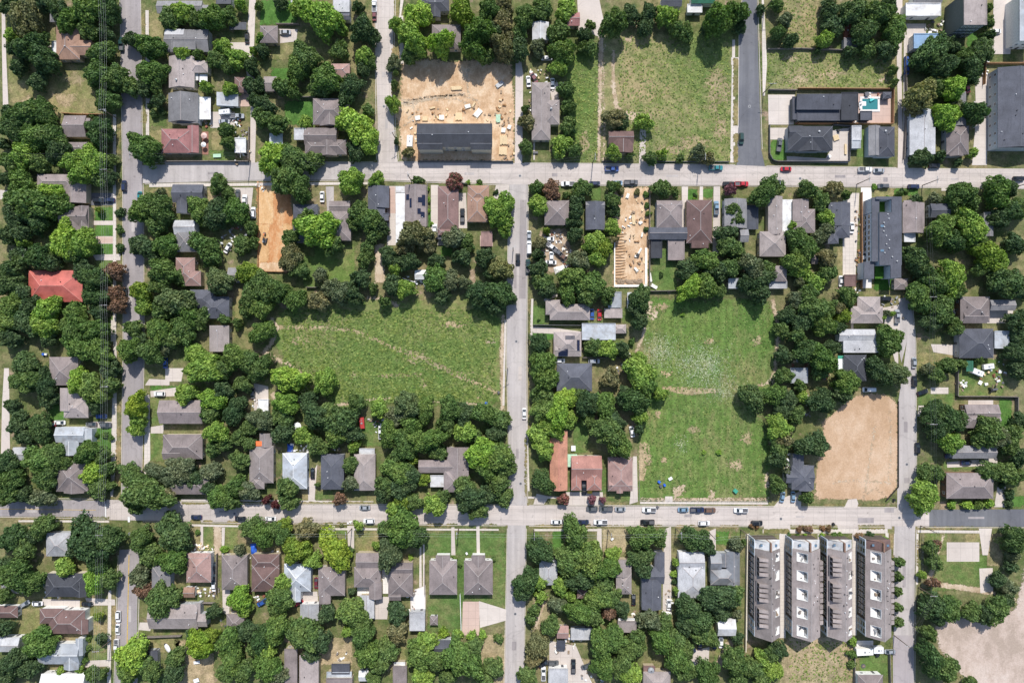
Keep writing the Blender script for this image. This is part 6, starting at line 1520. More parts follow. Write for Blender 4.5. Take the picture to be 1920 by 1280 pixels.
fence('wire fence along taupe houses beside middle street', [(992,560),(990,640),(990,690)], 1.1, 'darkgrey', 'wire_fence', .02)
fence('dark fence above small bright lawn', [(550,184),(592,184)], 1.8, 'greywood')
fence('dark fence below the top bright lawn', [(520,48),(562,48)], 1.8, 'greywood')
fence('fence between bright lawns at bottom right trailer', [(1665,1222),(1667,1290)], 1.7, 'greywood')
fence('white fence between meadow twin houses', [(863,1112),(865,1180)], 1.0, 'white', 'picket_fence')
fence('white rail fence in trees above meadow', [(756,522),(780,530)], 1.3, 'white', 'picket_fence')
fence('short dark fence at top of meadow', [(576,539),(597,539)], 1.7, 'greywood')
fence('short grey fence right of bottom shrubs', [(876,345),(845,345)], 1.3, 'darkgrey')
fence('dark fence beside solar panel house lawn', [(802,345),(803,425)], 1.7, 'greywood')
fence('wooden fence left of twin taupe houses', [(797,1056),(797,1112)], 1.5, 'greywood')
fence('fence row behind poolside house and alley', [(1440,170),(1492,171)], 1.6, 'greywood')
fence('fence below taupe hipped house by red car', [(1000,609),(1088,610),(1092,606)], 1.6, 'darkgrey')
fence('fence behind fire pit yard', [(1600,1195),(1600,1290)], 1.5, 'greywood')

def pole_parts():
    p = MB(); p.tube([(0,0,0),(0,0,11)], [.20,.13], 8)
    c = MB(); c.box(-1.4,-.07,0,1.4,.07,.14)
    i = MB(); i.tube([(0,0,0),(0,0,.22)], .06, 6)
    t = MB(); t.tube([(0,0,0),(0,0,.1),(0,0,.85),(0,0,.95)], [.2,.28,.28,.2], 10)
    return p.mesh('pole', M['pole']), c.mesh('crossarm', M['grey']), i.mesh('insulator', M['white']), t.mesh('transformer', M['grey'])
PL, XA, INS, TRF = pole_parts()
POLES = []
def pole(px, py, rz=0, trafo=False, h=1.0):
    x, y = P(px, py, 0)
    root = empty('utility_pole', (x, y, 0), math.radians(rz))
    inst('pole', PL, root, scale=(1, 1, h))
    a = inst('crossarm', XA, root, (0, .12, 10.2*h))
    for k in (-1.3, -.5, .5, 1.3): inst('insulator', INS, a, (k, 0, .14))
    if trafo: inst('transformer', TRF, root, (.45, 0, 8.6*h))
    POLES.append((root, px, py)); return root
LINE1 = [(219,20),(220,222),(222,330),(222,575),(223,722),(214,990),(208,1200)]
for i, (x, y) in enumerate(LINE1): pole(x, y, 4, i in (1, 4, 5))
LINE2 = [(270,303),(470,302),(772,340),(1111,306),(1310,306),(1445,350),(1606,346),(1729,348),(1900,352)]
for i, (x, y) in enumerate(LINE2): pole(x, y, 90, i in (2, 5))
LINE3 = [(660,990),(860,990),(1001,992),(1140,992),(1267,990),(1327,996),(1389,992)]
for i, (x, y) in enumerate(LINE3): pole(x, y, 90, i in (1, 4))
LINE4 = [(1721,560),(1722,790),(1726,985),(1722,1100),(1676,1190)]
for i, (x, y) in enumerate(LINE4): pole(x, y, 0, i == 1)
LINE5 = [(1431,175),(1432,20)]
for x, y in LINE5: pole(x, y, 0)
LINE6 = [(1900,988)]
for x, y in LINE6: pole(x, y, 90)
for x, y in [(962,470),(952,690),(743,262)]: pole(x, y, 30, False, .9)
WIRES = []
def wires(line, offs, label, horiz, mat='wire', ext0=None, ext1=None, h=10.5):
    pts = ([ext0] if ext0 else []) + line + ([ext1] if ext1 else [])
    for k, o in enumerate(offs):
        mb = MB()
        for (ax, ay), (bx, by) in zip(pts, pts[1:]):
            a = Vector((*P(ax, ay), h)); b = Vector((*P(bx, by), h))
            off = Vector((0, o, 0)) if horiz else Vector((o, 0, 0))
            L = (b-a).length
            q = [a+off+(b-a)*t - Vector((0,0,L*.022*4*t*(1-t))) for t in [i/8 for i in range(9)]]
            mb.tube(q, .016, 4)
        w = mb.build('power_line', M[mat])
        tag(w, label.format(['nearest', 'second', 'third', 'fourth'][k]), 'power line', 'power lines')
wires(LINE1, [-1.3, -.5, .5, 1.3], '{} of the pale wires strung down the left street', False, 'wire2', (219,-30), (206,1320))
wires(LINE2, [-.5, .5], '{} of the wires strung along the upper cross street', True, 'wire', (60,303), (1960,352))
wires(LINE3, [-.5, .5], '{} of the wires strung along the lower cross street', True, 'wire2', (560,990), (1460,990))
wires(LINE4, [-1.0, .2, 1.0], '{} of the wires strung down the right street', False, 'wire', (1712,380), (1674,1300))

# ================================================================ YARD THINGS
def thing(name, label, cat, x, y, rz=0, h=0.5, group=None):
    q = P(x, y, h)
    r = empty(name, (q[0], q[1], 0), math.radians(rz)); tag(r, label, cat, group); return r
def umbrella(label, x, y, r, mat):
    t = thing('patio_umbrella', label, 'umbrella', x, y, 0, 2.3)
    c = MB(); n = 8
    c.add([(r*math.cos(k*math.pi/4), r*math.sin(k*math.pi/4), 2.15) for k in range(n)] + [(0,0,2.75)], [(k, (k+1) % n, n) for k in range(n)])
    c.build('canopy', M[mat], t)
    p = MB(); p.tube([(0,0,0),(0,0,2.8)], .04, 6); p.build('pole', M['grey'], t)
    b = MB(); b.tube([(0,0,.1),(0,0,.2)], .35, 10); b.build('base', M['darkgrey'], t)
umbrella('salmon patio umbrella, upper one on the red deck', 382, 254, 1.3, 'pinkc')
umbrella('white patio umbrella, lower one on the red deck', 381, 271, 1.1, 'white')
umbrella('large white umbrella alone among dark trees', 557, 799, 1.7, 'white')

def trailer(label, x, y, rz, L, W, H, mat='white', name='trailer', cat='trailer'):
    t = thing(name, label, cat, x, y, rz, H)
    b = MB(); b.box(-L/2, -W/2, .55, L/2, W/2, H-.1); b.prism([(-L/2+.1,-W/2+.1),(L/2-.1,-W/2+.1),(L/2-.1,W/2-.1),(-L/2+.1,W/2-.1)], H-.1, H)
    b.build('body', M[mat], t)
    v = MB(); v.box(-.35, -.35, H, .35, .35, H+.22); v.box(L*.25-.2, -.2, H, L*.25+.2, .2, H+.12); v.build('roof_vent', M['grey'], t)
    c = MB(); c.tube([(L/2,-.5,.5),(L/2+1.2,0,.5)], .06, 5); c.tube([(L/2,.5,.5),(L/2+1.2,0,.5)], .06, 5); c.build('drawbar', M['darkgrey'], t)
    for s in (-1, 1): inst('wheel', CARS['s']['wheel'], t, (0, s*(W/2-.15), .34))
    w = MB(); w.box(-L*.3, -W/2-.02, 1.2, L*.1, -W/2+.02, H-.6); w.build('window', M['glass'], t)
trailer('white box trailer on left edge of sandy building site', 768, 264, 88, 4.6, 2.3, 2.6)
trailer('small white camper behind the slate gabled house', 420, 209, 4, 4.4, 2.1, 2.4, 'white', 'camper', 'camper')
trailer('long white mobile trailer below rightmost townhouse row', 1622, 1222, 3, 6.8, 2.8, 2.9, 'sheet', 'caravan', 'trailer')
trailer('short white trailer between long trailer and silver car', 1648, 1219, 0, 4.0, 2.6, 2.6)
trailer('white camper tilted across the cluttered right yard', 1835, 698, -22, 4.4, 2.2, 2.4, 'white', 'camper', 'camper')
trailer('white flat trailer near top of cluttered right yard', 1855, 687, 8, 4.2, 2.0, 1.9)
trailer('rusty red trailer parked above small grey shed', 1590, 57, 88, 6.0, 2.4, 2.2, 'rust')
trailer('red trailer in trees below the meadow', 678, 793, 95, 4.6, 2.0, 1.8, 'red')
trailer('pale van body beside long white apartment corner', 505, 262, 80, 4.0, 2.2, 2.3, 'grey') if False else None

def boat():
    t = thing('boat', 'white covered boat lying on bottom left lawn', 'boat', 314, 1214, -60, .8)
    mb = MB(); n = 24
    def ring(s, z): return [(2.3*s*math.cos(2*math.pi*k/n)*(1.0 if math.cos(2*math.pi*k/n) > 0 else .85), .95*s*math.sin(2*math.pi*k/n), z) for k in range(n)]
    R_ = [ring(.55, .1), ring(.9, .5), ring(1, .85), ring(.94, .95), ring(.6, 1.2), ring(.05, 1.3)]
    vs = [p for r in R_ for p in r]; fs = [(i*n+k, i*n+(k+1) % n, (i+1)*n+(k+1) % n, (i+1)*n+k) for i in range(len(R_)-1) for k in range(n)]
    mb.add(vs, fs); mb.build('hull', M['white'], t, True)
    e = MB(); e.box(-2.2, -.2, .6, -1.75, .2, 1.35); e.build('outboard_motor', M['darkgrey'], t)
boat()
def excavator():
    t = thing('mini_excavator', 'grey mini excavator on the orange clay lot', 'excavator', 496, 450, 80, .8)
    for s in (-1, 1):
        b = MB(); b.prism([(-1.0, s*.75-.2), (1.0, s*.75-.2), (1.0, s*.75+.2), (-1.0, s*.75+.2)], .05, .55); b.build('track', M['black'], t)
    b = MB(); b.prism([(-1.1,-.7),(.6,-.7),(.6,.7),(-1.1,.7)], .56, 1.2); b.build('body', M['grey'], t)
    c = MB(); c.prism([(-.4,-.6),(.5,-.6),(.5,.3),(-.4,.3)], 1.2, 2.3); c.build('cab', M['glass'], t)
    a = MB(); a.tube([(.5,.4,1.1),(1.6,.4,2.3),(2.6,.4,1.2)], .14, 6); a.build('boom', M['orange'], t)
    k = MB(); k.box(2.4, .0, .6, 3.0, .8, 1.2); k.build('bucket', M['darkgrey'], t)
excavator()
def lumber(label, x, y, L, W, rz, mat='lumber', name='lumber_stack', H=.7):
    q = P(x, y, H); mb = MB(); rr = random.Random(label); n = max(3, int(W/.3))
    ca, sa = math.cos(math.radians(rz)), math.sin(math.radians(rz))
    L *= .85; W *= .85
    for i in range(n):
        for lv in range(2):
            a0 = -L/2 + rr.uniform(0, L*.12); a1 = L/2 - rr.uniform(0, L*.12)
            b0 = -W/2 + W*i/n + .02; b1 = -W/2 + W*(i+1)/n - .02
            z0 = .03 + lv*H/2; z1 = z0 + H/2 - .03 - rr.uniform(0, .06)
            c = [(a0,b0),(a1,b0),(a1,b1),(a0,b1)]
            mb.prism([(q[0]+ca*u-sa*v, q[1]+sa*u+ca*v) for u, v in c], z0, z1)
    tag(mb.build(name, M[mat]), label, 'building material', 'building materials on the sites')
S_ = 'on the sandy building site'
for a in [(f'leftmost white wrapped stack above black townhouse block', 783, 221, 2.6, 2.0, 10, 'sheet'), (f'long pale lumber stack above black townhouse roof left half', 797, 222, 3.0, 2.2, 0, 'lumber'), ('thin upright plank stack above townhouse roof', 814, 220, 2.4, .6, 90, 'lumber'),
          ('white topped crate stack centred left above townhouse roof', 828, 220, 2.6, 2.4, 90, 'sheet'), ('large pale timber stack above middle of townhouse roof', 860, 218, 4.0, 3.2, 90, 'lumber'), ('white board pile right of middle above townhouse roof', 877, 199, 3.0, 1.8, 15, 'sheet'), ('scattered white sheets above right half of townhouse roof', 896, 212, 4.6, 2.6, 50, 'sheet'),
          ('thin diagonal planks near right end of townhouse roof', 888, 196, 3.2, .8, 60, 'lumber'), ('pale green wrapped stack near right end of townhouse', 934, 222, 4.2, 2.2, 88, 'palegreen'), ('grey panel pile in upper right of sandy site', 937, 158, 4.6, 2.0, 35, 'grey'), ('long pale boards lying high on the sandy site', 856, 165, 5.8, 1.8, 3, 'lumber'),
          ('pale boards lying left on the sandy site', 811, 202, 3.0, .8, 15, 'lumber'), ('tan stick pile near left track of sandy site', 764, 207, 1.8, .5, 60, 'lumber'), ('small white box pallet right of townhouse block', 944, 244, 2.4, 2.0, 80, 'sheet'), ('pale trusses stacked right of the townhouse block', 944, 262, 5.0, 3.6, 92, 'lumber'),
          ('second pale truss stack right of the townhouse block', 943, 283, 4.2, 3.8, 88, 'lumber'), ('white drum crate at far right of sandy site', 955, 238, 2.2, 1.6, 70, 'white'),
          ('yellow board stack in middle of trench lot', 1188, 412, 5.0, 1.5, 98, 'lumber'), ('crossed white boards in trench lot', 1201, 417, 2.0, 1.6, 40, 'sheet'), ('white sheet heap low in trench lot', 1193, 505, 2.6, 1.2, -50, 'sheet'), ('white pipe bundle right of trench lot middle', 1204, 440, 2.4, .8, 80, 'sheet'),
          ('white wrapped roll high in trench lot', 1177, 367, 2.6, 1.4, 70, 'sheet'), ('white crate beside dark bin in trench lot', 1192, 480, 1.2, 1.1, 0, 'sheet'), ('leaning white planks right of trench lot', 1200, 470, 3.4, .9, 60, 'sheet'),
          ('tan pallet in charcoal house yard', 1568, 258, 3.0, 2.6, 20, 'lumber'), ('long pale boards beside charcoal house yard fence', 1586, 280, 5.4, 1.0, 90, 'lumber'),
          ('white board pile beside the trench lot fence low down', 1220, 520, 5.0, .9, 100, 'sheet'), ('white rubble strip below trench lot fence', 1227, 537, 3.6, 1.6, 150, 'sheet')]:
    lumber(*a)
# concrete forms and reinforcement of the trench lot
mb = MB()
for q in [(1151,455,1153,534),(1151,534,1213,538),(1209,465,1213,533)]:
    a = P(q[0], q[3]); b = P(q[2], q[1]); mb.box(a[0], a[1], .04, b[0], b[1], .75)
tag(mb.build('concrete_formwork', M['sheet']), 'pale formwork frame around lower half of trench lot', 'formwork')
for i in range(17):
    x0, y0 = P(1154, 440 + i*5.4); r2 = random.Random(i)
    L = r2.uniform(3.4, 4.8); mb = MB()
    mb.tube([(x0, y0, .25), (x0+L*.5, y0+r2.uniform(-.2,.3), .3), (x0+L, y0+r2.uniform(-.1,.7), .2)], [.17,.15,.1], 5)
    tag(mb.build('trench_board', M['lumberdark']), 'dark board in the ladder of boards filling trench lot left side', 'board', 'ladder of boards in the trench lot')
mb = MB(); q = P(1180, 528)
for i in range(60):
    r2 = random.Random(i+90); u = r2.uniform(-5.2, 5.2); v = r2.uniform(-.9, .9); s = r2.uniform(.4, .9)
    mb.tube([(q[0]+u, q[1]+v, 0), (q[0]+u, q[1]+v, .35*s), (q[0]+u, q[1]+v, .75*s)], [s, s*.8, .1], 7)
o = mb.build('soil_bank', DT['soil_pile'] if 'soil_pile' in DT else M['wood']); tag(o, 'ridge of brown soil along bottom of trench lot', 'soil pile')

def tarp(label, x, y, w, d, rz, mat, z=.5, name='tarp'):
    q = P(x, y, z); mb = MB(); n = 6; rr = random.Random(label); vs = []
    for j in range(n+1):
        for i in range(n+1):
            u, v = (i/n-.5)*w, (j/n-.5)*d
            e = 1 - max(abs(i/n-.5), abs(j/n-.5))*2
            vs.append((u + rr.uniform(-.1,.1), v + rr.uniform(-.1,.1), z*(.25+.75*min(1, e*2)) + rr.uniform(-.08,.08)))
    ca, sa = math.cos(math.radians(rz)), math.sin(math.radians(rz))
    mb.add([(q[0]+ca*a-sa*b, q[1]+sa*a+ca*b, max(c, .15)) for a, b, c in vs], [(j*(n+1)+i, j*(n+1)+i+1, (j+1)*(n+1)+i+1, (j+1)*(n+1)+i) for j in range(n) for i in range(n)])
    tag(mb.build(name, M[mat]), label, 'tarp')
tarp('blue tarp heap beside the small grey shed', 80, 1091, 2.2, 3.4, 10, 'blue', .9)
tarp('bright blue tarp heap above maroon brown house', 474, 1030, 2.4, 4.6, 5, 'blue', 1.1)
tarp('violet blue tarp behind the silvery metal house', 543, 840, 2.4, 3.2, 0, 'blue', .9)
tarp('white sheet stretched over junkyard cars', 1050, 505, 4.6, 3.0, 15, 'sheet', 1.4)
tarp('crumpled white sheet at end of concrete alley', 1250, 1150, 4.0, 1.6, -10, 'sheet', .4)
tarp('white sheet beside taupe house rear shed', 1188, 1152, 1.6, 1.6, 20, 'sheet', .5)
mb = MB(); q = P(486, 831, 3.9); mb.box(q[0]-1.2, q[1]-1.0, 4.25, q[0]+1.2, q[1]+1.0, 4.33)
tag(mb.build('tarp', M['orange']), 'orange tarp laid across the taupe roof', 'tarp')
mb = MB(); q = P(495, 833, 3.9); mb.box(q[0]-.7, q[1]-1.1, 4.2, q[0]+.7, q[1]+1.1, 4.28)
tag(mb.build('tarp', M['sheet']), 'white sheet right of the orange roof tarp', 'tarp')
# red and white stripes of the annex awning
t = thing('awning', 'white awning with red and green ends beside charcoal house', 'awning', 1577, 683, 0, 2.7)
for nm, a, mt in (('canvas', (-1.3,-2.4,2.6,1.3,2.3,2.72), 'white'), ('red_panel', (-1.3,-3.8,2.6,1.3,-2.42,2.74), 'red'), ('green_panel', (-1.3,2.32,2.6,1.3,3.6,2.74), 'green')):
    b = MB(); b.box(*a); b.build(nm, M[mt], t)
pm = MB(); pm.tube([(0,0,0),(0,0,2.6)], .05, 6); pm = pm.mesh('post', M['grey'])
for u in (-1.2, 1.2):
    for v in (-3.6, 3.4): inst('post', pm, t, (u, v, 0))
t = thing('play_frame', 'yellow striped play frame left of the awning', 'play frame', 1564, 688, 0, 1.5)
for i in range(4):
    b = MB(); b.box(-1.2, -1.4+i*.8, 1.3, 1.2, -1.0+i*.8, 1.45); b.build('plank', M['yellow'], t)
for u in (-1.1, 1.1):
    b = MB(); b.tube([(u,-1.4,0),(u,-1.2,1.3)], .06, 5); b.tube([(u,1.4,0),(u,1.2,1.3)], .06, 5); b.build('leg', M['red'], t)
t = thing('go_kart', 'orange framed cart among trees below the play frame', 'cart', 1547, 706, 80, .6)
b = MB(); b.box(-1.2,-.7,.3,1.2,.7,.42); b.build('deck', M['darkgrey'], t)
b = MB(); b.tube([(-1.2,-.75,.5),(1.2,-.75,.5)], .1, 5); b.tube([(-1.2,.75,.5),(1.2,.75,.5)], .1, 5); b.tube([(1.2,-.75,.5),(1.2,.75,.5)], .1, 5); b.build('rail', M['orange'], t)
for sx in (-.8, .8):
    for sy in (-.8, .8): inst('wheel', CARS['s']['wheel'], t, (sx, sy, .3), scale=(.8,.8,.8))
def bin_(label, x, y, mat, s=1.0, name='wheelie_bin', cat='bin'):
    t = thing(name, label, cat, x, y, random.Random(label).uniform(0, 90), .8)
    b = MB(); b.prism([(-.3*s,-.35*s),(.3*s,-.35*s),(.3*s,.35*s),(-.3*s,.35*s)], .08, 1.0); b.build('body', M[mat], t)
    l = MB(); l.prism([(-.34*s,-.4*s),(.34*s,-.4*s),(.34*s,.4*s),(-.34*s,.4*s)], 1.0, 1.09); l.build('lid', M[mat], t)
    for sy in (-.3, .3): inst('wheel', CARS['s']['rim'], t, (-.3*s, sy*s, .14), scale=(.6,.6,.6))
bin_('blue bin standing uppermost on the cropped field', 1236, 903, 'blue', 1.4); bin_('dark bin below the blue bin on cropped field', 1239, 911, 'darkgrey', 1.4); bin_('blue bin right of the dark bin on cropped field', 1246, 909, 'blue', 1.3)
bin_('dark bin in the trench lot beside white crate', 1196, 478, 'black', 1.6); bin_('blue bin left of taupe hipped house among left trees', 81, 664, 'blue', 1.2); bin_('white bin left of taupe hipped house among left trees', 86, 664, 'white', 1.2)
bin_('black bin beside slate blue hipped house porch', 724, 425, 'black', 1.2); bin_('black bin left of plain slate hipped house', 597, 908, 'black', 1.2); bin_('dark bin at meadow corner by the middle street', 912, 756, 'blue', 1.6); bin_('small dark bin on meadow edge by middle street', 935, 735, 'darkgrey', 1.2)
bin_('dark bin between mobile trailer and fire pit', 1645, 1228, 'black', 1.6); bin_('dark bin on verge below townhouse red shrubs', 1563, 982, 'black', 1.3); bin_('dark bin on kerb below brown pickup row', 1233, 950, 'darkgrey', 1.2); bin_('black bin at top right of graded lot fence', 1677, 937, 'black', 1.2)
bin_('green utility cabinet standing on cropped field', 1379, 920, 'green', 2.2, 'utility_cabinet', 'cabinet'); bin_('white bin on charcoal house yard edge', 1555, 293, 'white', 1.5); bin_('black grill behind charcoal gabled house', 1573, 245, 'black', 1.3, 'grill', 'grill'); bin_('black bins beside long dark building drive', 1618, 484, 'black', 1.2)
bin_('black grill above modern poolside house turf', 1625, 177, 'darkgrey', 2.2, 'grill', 'grill')
def board(label, x, y, w, d, rz, mat, z=.6, name='table', cat='table'):
    t = thing(name, label, cat, x, y, rz, z)
    b = MB(); b.prism([(-w/2,-d/2),(w/2,-d/2),(w/2,d/2),(-w/2,d/2)], z, z+.08); b.build('top', M[mat], t)
    lm = MB(); lm.box(-.05,-.05,0,.05,.05,z); lm = lm.mesh('leg', M['grey'])
    for sx in (-1, 1):
        for sy in (-1, 1): inst('leg', lm, t, (sx*(w/2-.12), sy*(d/2-.12), 0))
board('white board table on bare patch of cropped field', 1257, 897, 1.6, 1.2, 30, 'white'); board('white table under bottom left yellow tree', 369, 1241, 2.6, 1.2, 8, 'white'); board('pale green table on small lawn behind maroon house', 407, 292, 3.2, 1.4, 2, 'palegreen')
board('yellow board leaning beside black pickup', 1106, 916, 1.9, 3.8, 0, 'yellow', .5); board('white table in front yard of fenced straw lot', 1148, 1010, 1.2, .8, 40, 'white'); board('white bench left of whitish cottage path', 1017, 1187, 1.4, 1.2, 20, 'white', .5, 'bench', 'bench'); board('dark table beside long hipped house front lawn', 1004, 286, 2.0, .9, 0, 'darkgrey')
board('white picnic table at bottom left dry yard', 368, 1275, 2.2, 1.6, 20, 'white'); board('wooden raised bed behind tan garden shed', 372, 1108, 2.0, 1.2, 10, 'lumber', .4, 'planter', 'planter'); board('white lawn table left of maroon orange roofs', 1075, 840, 1.8, 2.2, 0, 'white', .7); board('pale glass topped patio frame beside terracotta house', 1073, 863, 3.8, 5.2, 0, 'palegreen', 2.3, 'patio_cover', 'patio cover')
board('white chair on twin houses lawn', 875, 1037, .8, 1.0, 30, 'white', .45, 'chair', 'chair'); board('white garden seat on bottom yard by ellipse boat', 298, 1243, .9, .7, 10, 'white', .45, 'bench', 'bench'); board('white board heap in cluttered right yard', 1838, 717, 1.6, 1.5, 60, 'sheet', .4); board('white low table left in cluttered right yard', 1808, 722, 2.4, .8, -20, 'sheet', .4)
# tractor, fire pit, tank
t = thing('tractor', 'dark rusty tractor in the cluttered right yard', 'tractor', 1862, 730, 8, .9)
b = MB(); b.prism([(-.4,-.45),(1.8,-.35),(1.8,.35),(-.4,.45)], .6, 1.25); b.build('bonnet', M['darkgrey'], t)
b = MB(); b.box(-1.2,-.4,.7,-.45,.4,1.5); b.build('seat', M['black'], t)
for sx, r_ in ((-.9, 1.9), (1.4, 1.1)):
    for sy in (-.8, .8): inst('wheel', CARS['s']['wheel'], t, (sx, sy, .34*r_), scale=(r_,1.6,r_))
t = thing('fire_pit', 'dark fire pit with ash ring on bottom right lawn', 'fire pit', 1619, 1248, 0, .3)
b = MB(); b.tube([(0,0,0),(0,0,.35)], .9, 14); b.build('ring', M['darkgrey'], t)
b = MB(); [b.tube([(.6*math.cos(k), .6*math.sin(k), .36), (.1*math.cos(k+2), .1*math.sin(k+2), .7)], .1, 5) for k in range(6)]; b.build('logs', M['wood'], t)
t = thing('water_tank', 'grey round tank on the brown strip roof', 'tank', 1221, 1257, 0, 4)
b = MB(); b.tube([(0,0,3.0),(0,0,4.0),(0,0,4.3)], [1.3,1.3,.3], 18); b.build('drum', M['grey'], t)
b = MB(); b.tube([(0,0,4.28),(0,0,4.4)], .3, 10); b.build('hatch', M['darkgrey'], t)

# piles of odds and ends in the yards
JUNK = []
def junk(x, y, w, d, n, mats):
    q = P(x, y, .4); rr = random.Random(x*31+y); mb = MB(); ml = [M[k] for k in mats]
    for i in range(n):
        u, v = rr.uniform(-w/2, w/2), rr.uniform(-d/2, d/2); a = rr.uniform(0, 3.14); s, s2 = rr.uniform(.15, .7), rr.uniform(.12, .45); hgt = rr.uniform(.15, .8)
        c = [(-s,-s2),(s,-s2),(s,s2),(-s,s2)]
        mb.prism([(q[0]+u+math.cos(a)*p0-math.sin(a)*p1, q[1]+v+math.sin(a)*p0+math.cos(a)*p1) for p0, p1 in c], 0, hgt, rr.randrange(len(ml)))
    o = mb.build('junk_pile', ml); JUNK.append((o, x, y))
for a in [(1195,395,7,9,14),(1176,430,4,12,12),(1185,465,6,14,16),(1200,500,4,12,14),(800,215,12,3,10),(860,208,18,4,12),(915,225,12,6,12),(776,245,3,10,6),(945,200,6,16,20),(955,270,4,14,14),(1035,445,8,4,22),(1060,462,6,8,22),(1062,492,8,6,26),(1020,490,3,9,16),(778,528,9,5,24),(790,520,5,4,14),(815,520,4,4,8),(560,838,8,4,20),(620,846,9,3,16),(485,758,6,5,12),(508,842,3,7,12),(712,798,7,8,18),(700,790,4,3,8),(1492,672,6,6,18),(1525,690,8,6,18),(1550,690,5,6,14),(1479,862,3,10,18),(1510,760,4,9,14),(1805,722,6,4,14),(1855,712,8,8,16),(1878,700,7,12,18),
          (360,1024,9,3,16),(380,1026,8,4,18),(375,1110,12,4,22),(402,1108,4,4,10),(425,1155,6,8,16),(96,1100,7,10,20),(440,232,6,4,12),(398,231,10,3,16),(455,295,6,6,14),(450,250,6,4,10),(775,1160,5,3,8),(775,1112,5,3,12),(1060,1212,9,6,22),(1075,1195,7,3,14),(1110,1275,9,6,20),(1180,1155,7,4,12),(1195,1165,3,9,12),(1255,1120,3,6,8),(1365,1040,5,4,10),
          (1640,180,5,3,10),(1600,225,4,3,8),(1752,48,8,4,16),(1750,60,5,3,10),(1668,565,6,5,12),(1690,590,5,4,8),(1832,128,9,6,22),(1575,535,3,6,8),(1608,500,2,14,14),(1608,420,2,14,12),(1606,545,4,3,6),(470,1045,4,3,8),(515,1042,4,4,10),(470,1118,6,6,16),(488,1122,5,5,12),(768,1142,4,3,6),(745,1190,4,3,6),(1030,165,5,5,14),(1048,160,5,5,12),(1010,140,7,4,14),(995,190,3,10,12),(1205,600,3,6,8),(1168,668,8,3,8),(1163,690,5,5,10),(1340,1100,6,3,8),(640,1232,5,4,10),(660,980,4,2,6),(140,580,5,4,10),(485,352,4,3,8),(448,438,8,6,16),(427,455,6,8,14)]:
    junk(*a, ['wood', 'lumberdark', 'darkgrey'] if a[0] == 1608 else ['lumber', 'wood', 'lumberdark', 'wood'] if a[0] in (1195,1175,1185,1200,800,860,915,780,945,955) else random.Random(a[0]).sample(['sheet', 'grey', 'darkgrey', 'wood', 'rust', 'white', 'lumber', 'greywood', 'white', 'sheet'], 5))

# ================================================================ COUNTLESS SMALL PLANTS
def scatter(name, label, mat, regions, size, seed, cat='grass', tall=.3):
    r = np.random.RandomState(seed); pts = []
    for (x0, y0, x1, y1, n) in regions:
        cx, cy = (x0+x1)/2, (y0+y1)/2
        g = r.randn(n, 2)*.45 if cat == 'flowers' else r.rand(n, 2)*2-1
        g = np.clip(g, -1.3, 1.3)
        pts.append(np.stack([cx + g[:, 0]*(x1-x0)/2, cy + g[:, 1]*(y1-y0)/2], 1))
    p = np.concatenate(pts); n = len(p)
    X = (p[:, 0]-960)*K; Y = (640-p[:, 1])*K
    a = r.rand(n)*6.28; s = size*(.4+r.rand(n)*.9)
    t = tall*(.4+.8*r.rand(n))
    u = np.stack([np.cos(a), np.sin(a)], 1); w = np.stack([-u[:, 1], u[:, 0]], 1)
    V = np.zeros((n, 4, 3))
    for k, (fu, fw, fz) in enumerate([(-1, -.6, .12), (1, -.6, .18), (.8, .6, 1.0), (-.8, .6, .9)]):
        V[:, k, 0] = X + s*(fu*u[:, 0] + fw*w[:, 0]); V[:, k, 1] = Y + s*(fu*u[:, 1] + fw*w[:, 1]); V[:, k, 2] = .06 + t*fz
    me = crown_mesh(name, V.reshape(-1, 3), mat)
    o = link(bpy.data.objects.new(name, me)); tag(o, label, cat); o['kind'] = 'stuff'
TUFT = leafmat('grass_tuft', (0.08, 0.15, 0.03), (0.17, 0.22, 0.065), .2)
FLOW = leafmat('clover', (0.22, 0.27, 0.16), (0.42, 0.46, 0.37), .05)
scatter('meadow_tufts', 'rough grass tufts standing all over the large central meadow', TUFT, [(530,580,930,745,8000),(620,730,920,755,900)], .42, 1, tall=.3)
scatter('field_tufts', 'short grass tufts standing over the cropped right field', TUFT, [(1212,565,1445,735,2400),(1205,748,1436,925,2400)], .32, 2, tall=.2)
scatter('patchy_tufts', 'grass tufts scattered over the patchy upper fields', TUFT, [(1160,70,1370,300,2600),(1068,110,1120,300,900),(1438,100,1672,164,1000),(1470,0,1530,88,300),(1480,1200,1594,1278,500)], .36, 3, tall=.25)
scatter('clover_bloom', 'white clover bloom spread across upper cropped field', FLOW, [(1200,625,1275,690,1400),(1255,640,1370,725,3000),(1280,690,1400,745,500),(1325,715,1385,755,420),(1262,815,1292,850,200),(1310,660,1350,700,250)], .125, 4, 'flowers', .1)

# ================================================================ LABELS FOR WHAT COMES IN NUMBERS
def relation(x, y, T):
    x0, y0, x1, y1, ref = T
    dx = max(x0-x, 0, x-x1); dy = max(y0-y, 0, y-y1)
    return math.hypot(dx, dy)
def direction(x, y, T):
    x0, y0, x1, y1, ref = T
    u = (x-(x0+x1)/2)/max((x1-x0)/2, 1); v = (y-(y0+y1)/2)/max((y1-y0)/2, 1)
    if max(abs(u), abs(v)) < .45: return 'over the middle of'
    inside = abs(u) <= 1.02 and abs(v) <= 1.02
    an = math.degrees(math.atan2(-v, u)) % 360
    s = ['right of', 'above right of', 'above', 'above left of', 'left of', 'below left of', 'below', 'below right of'][int(((an+22.5) % 360)//45)]
    if inside:
        return {'right of': 'over right of', 'above right of': 'over upper right of', 'above': 'over top of', 'above left of': 'over upper left of', 'left of': 'over left of', 'below left of': 'over lower left of', 'below': 'over bottom of', 'below right of': 'over lower right of'}[s]
    return s
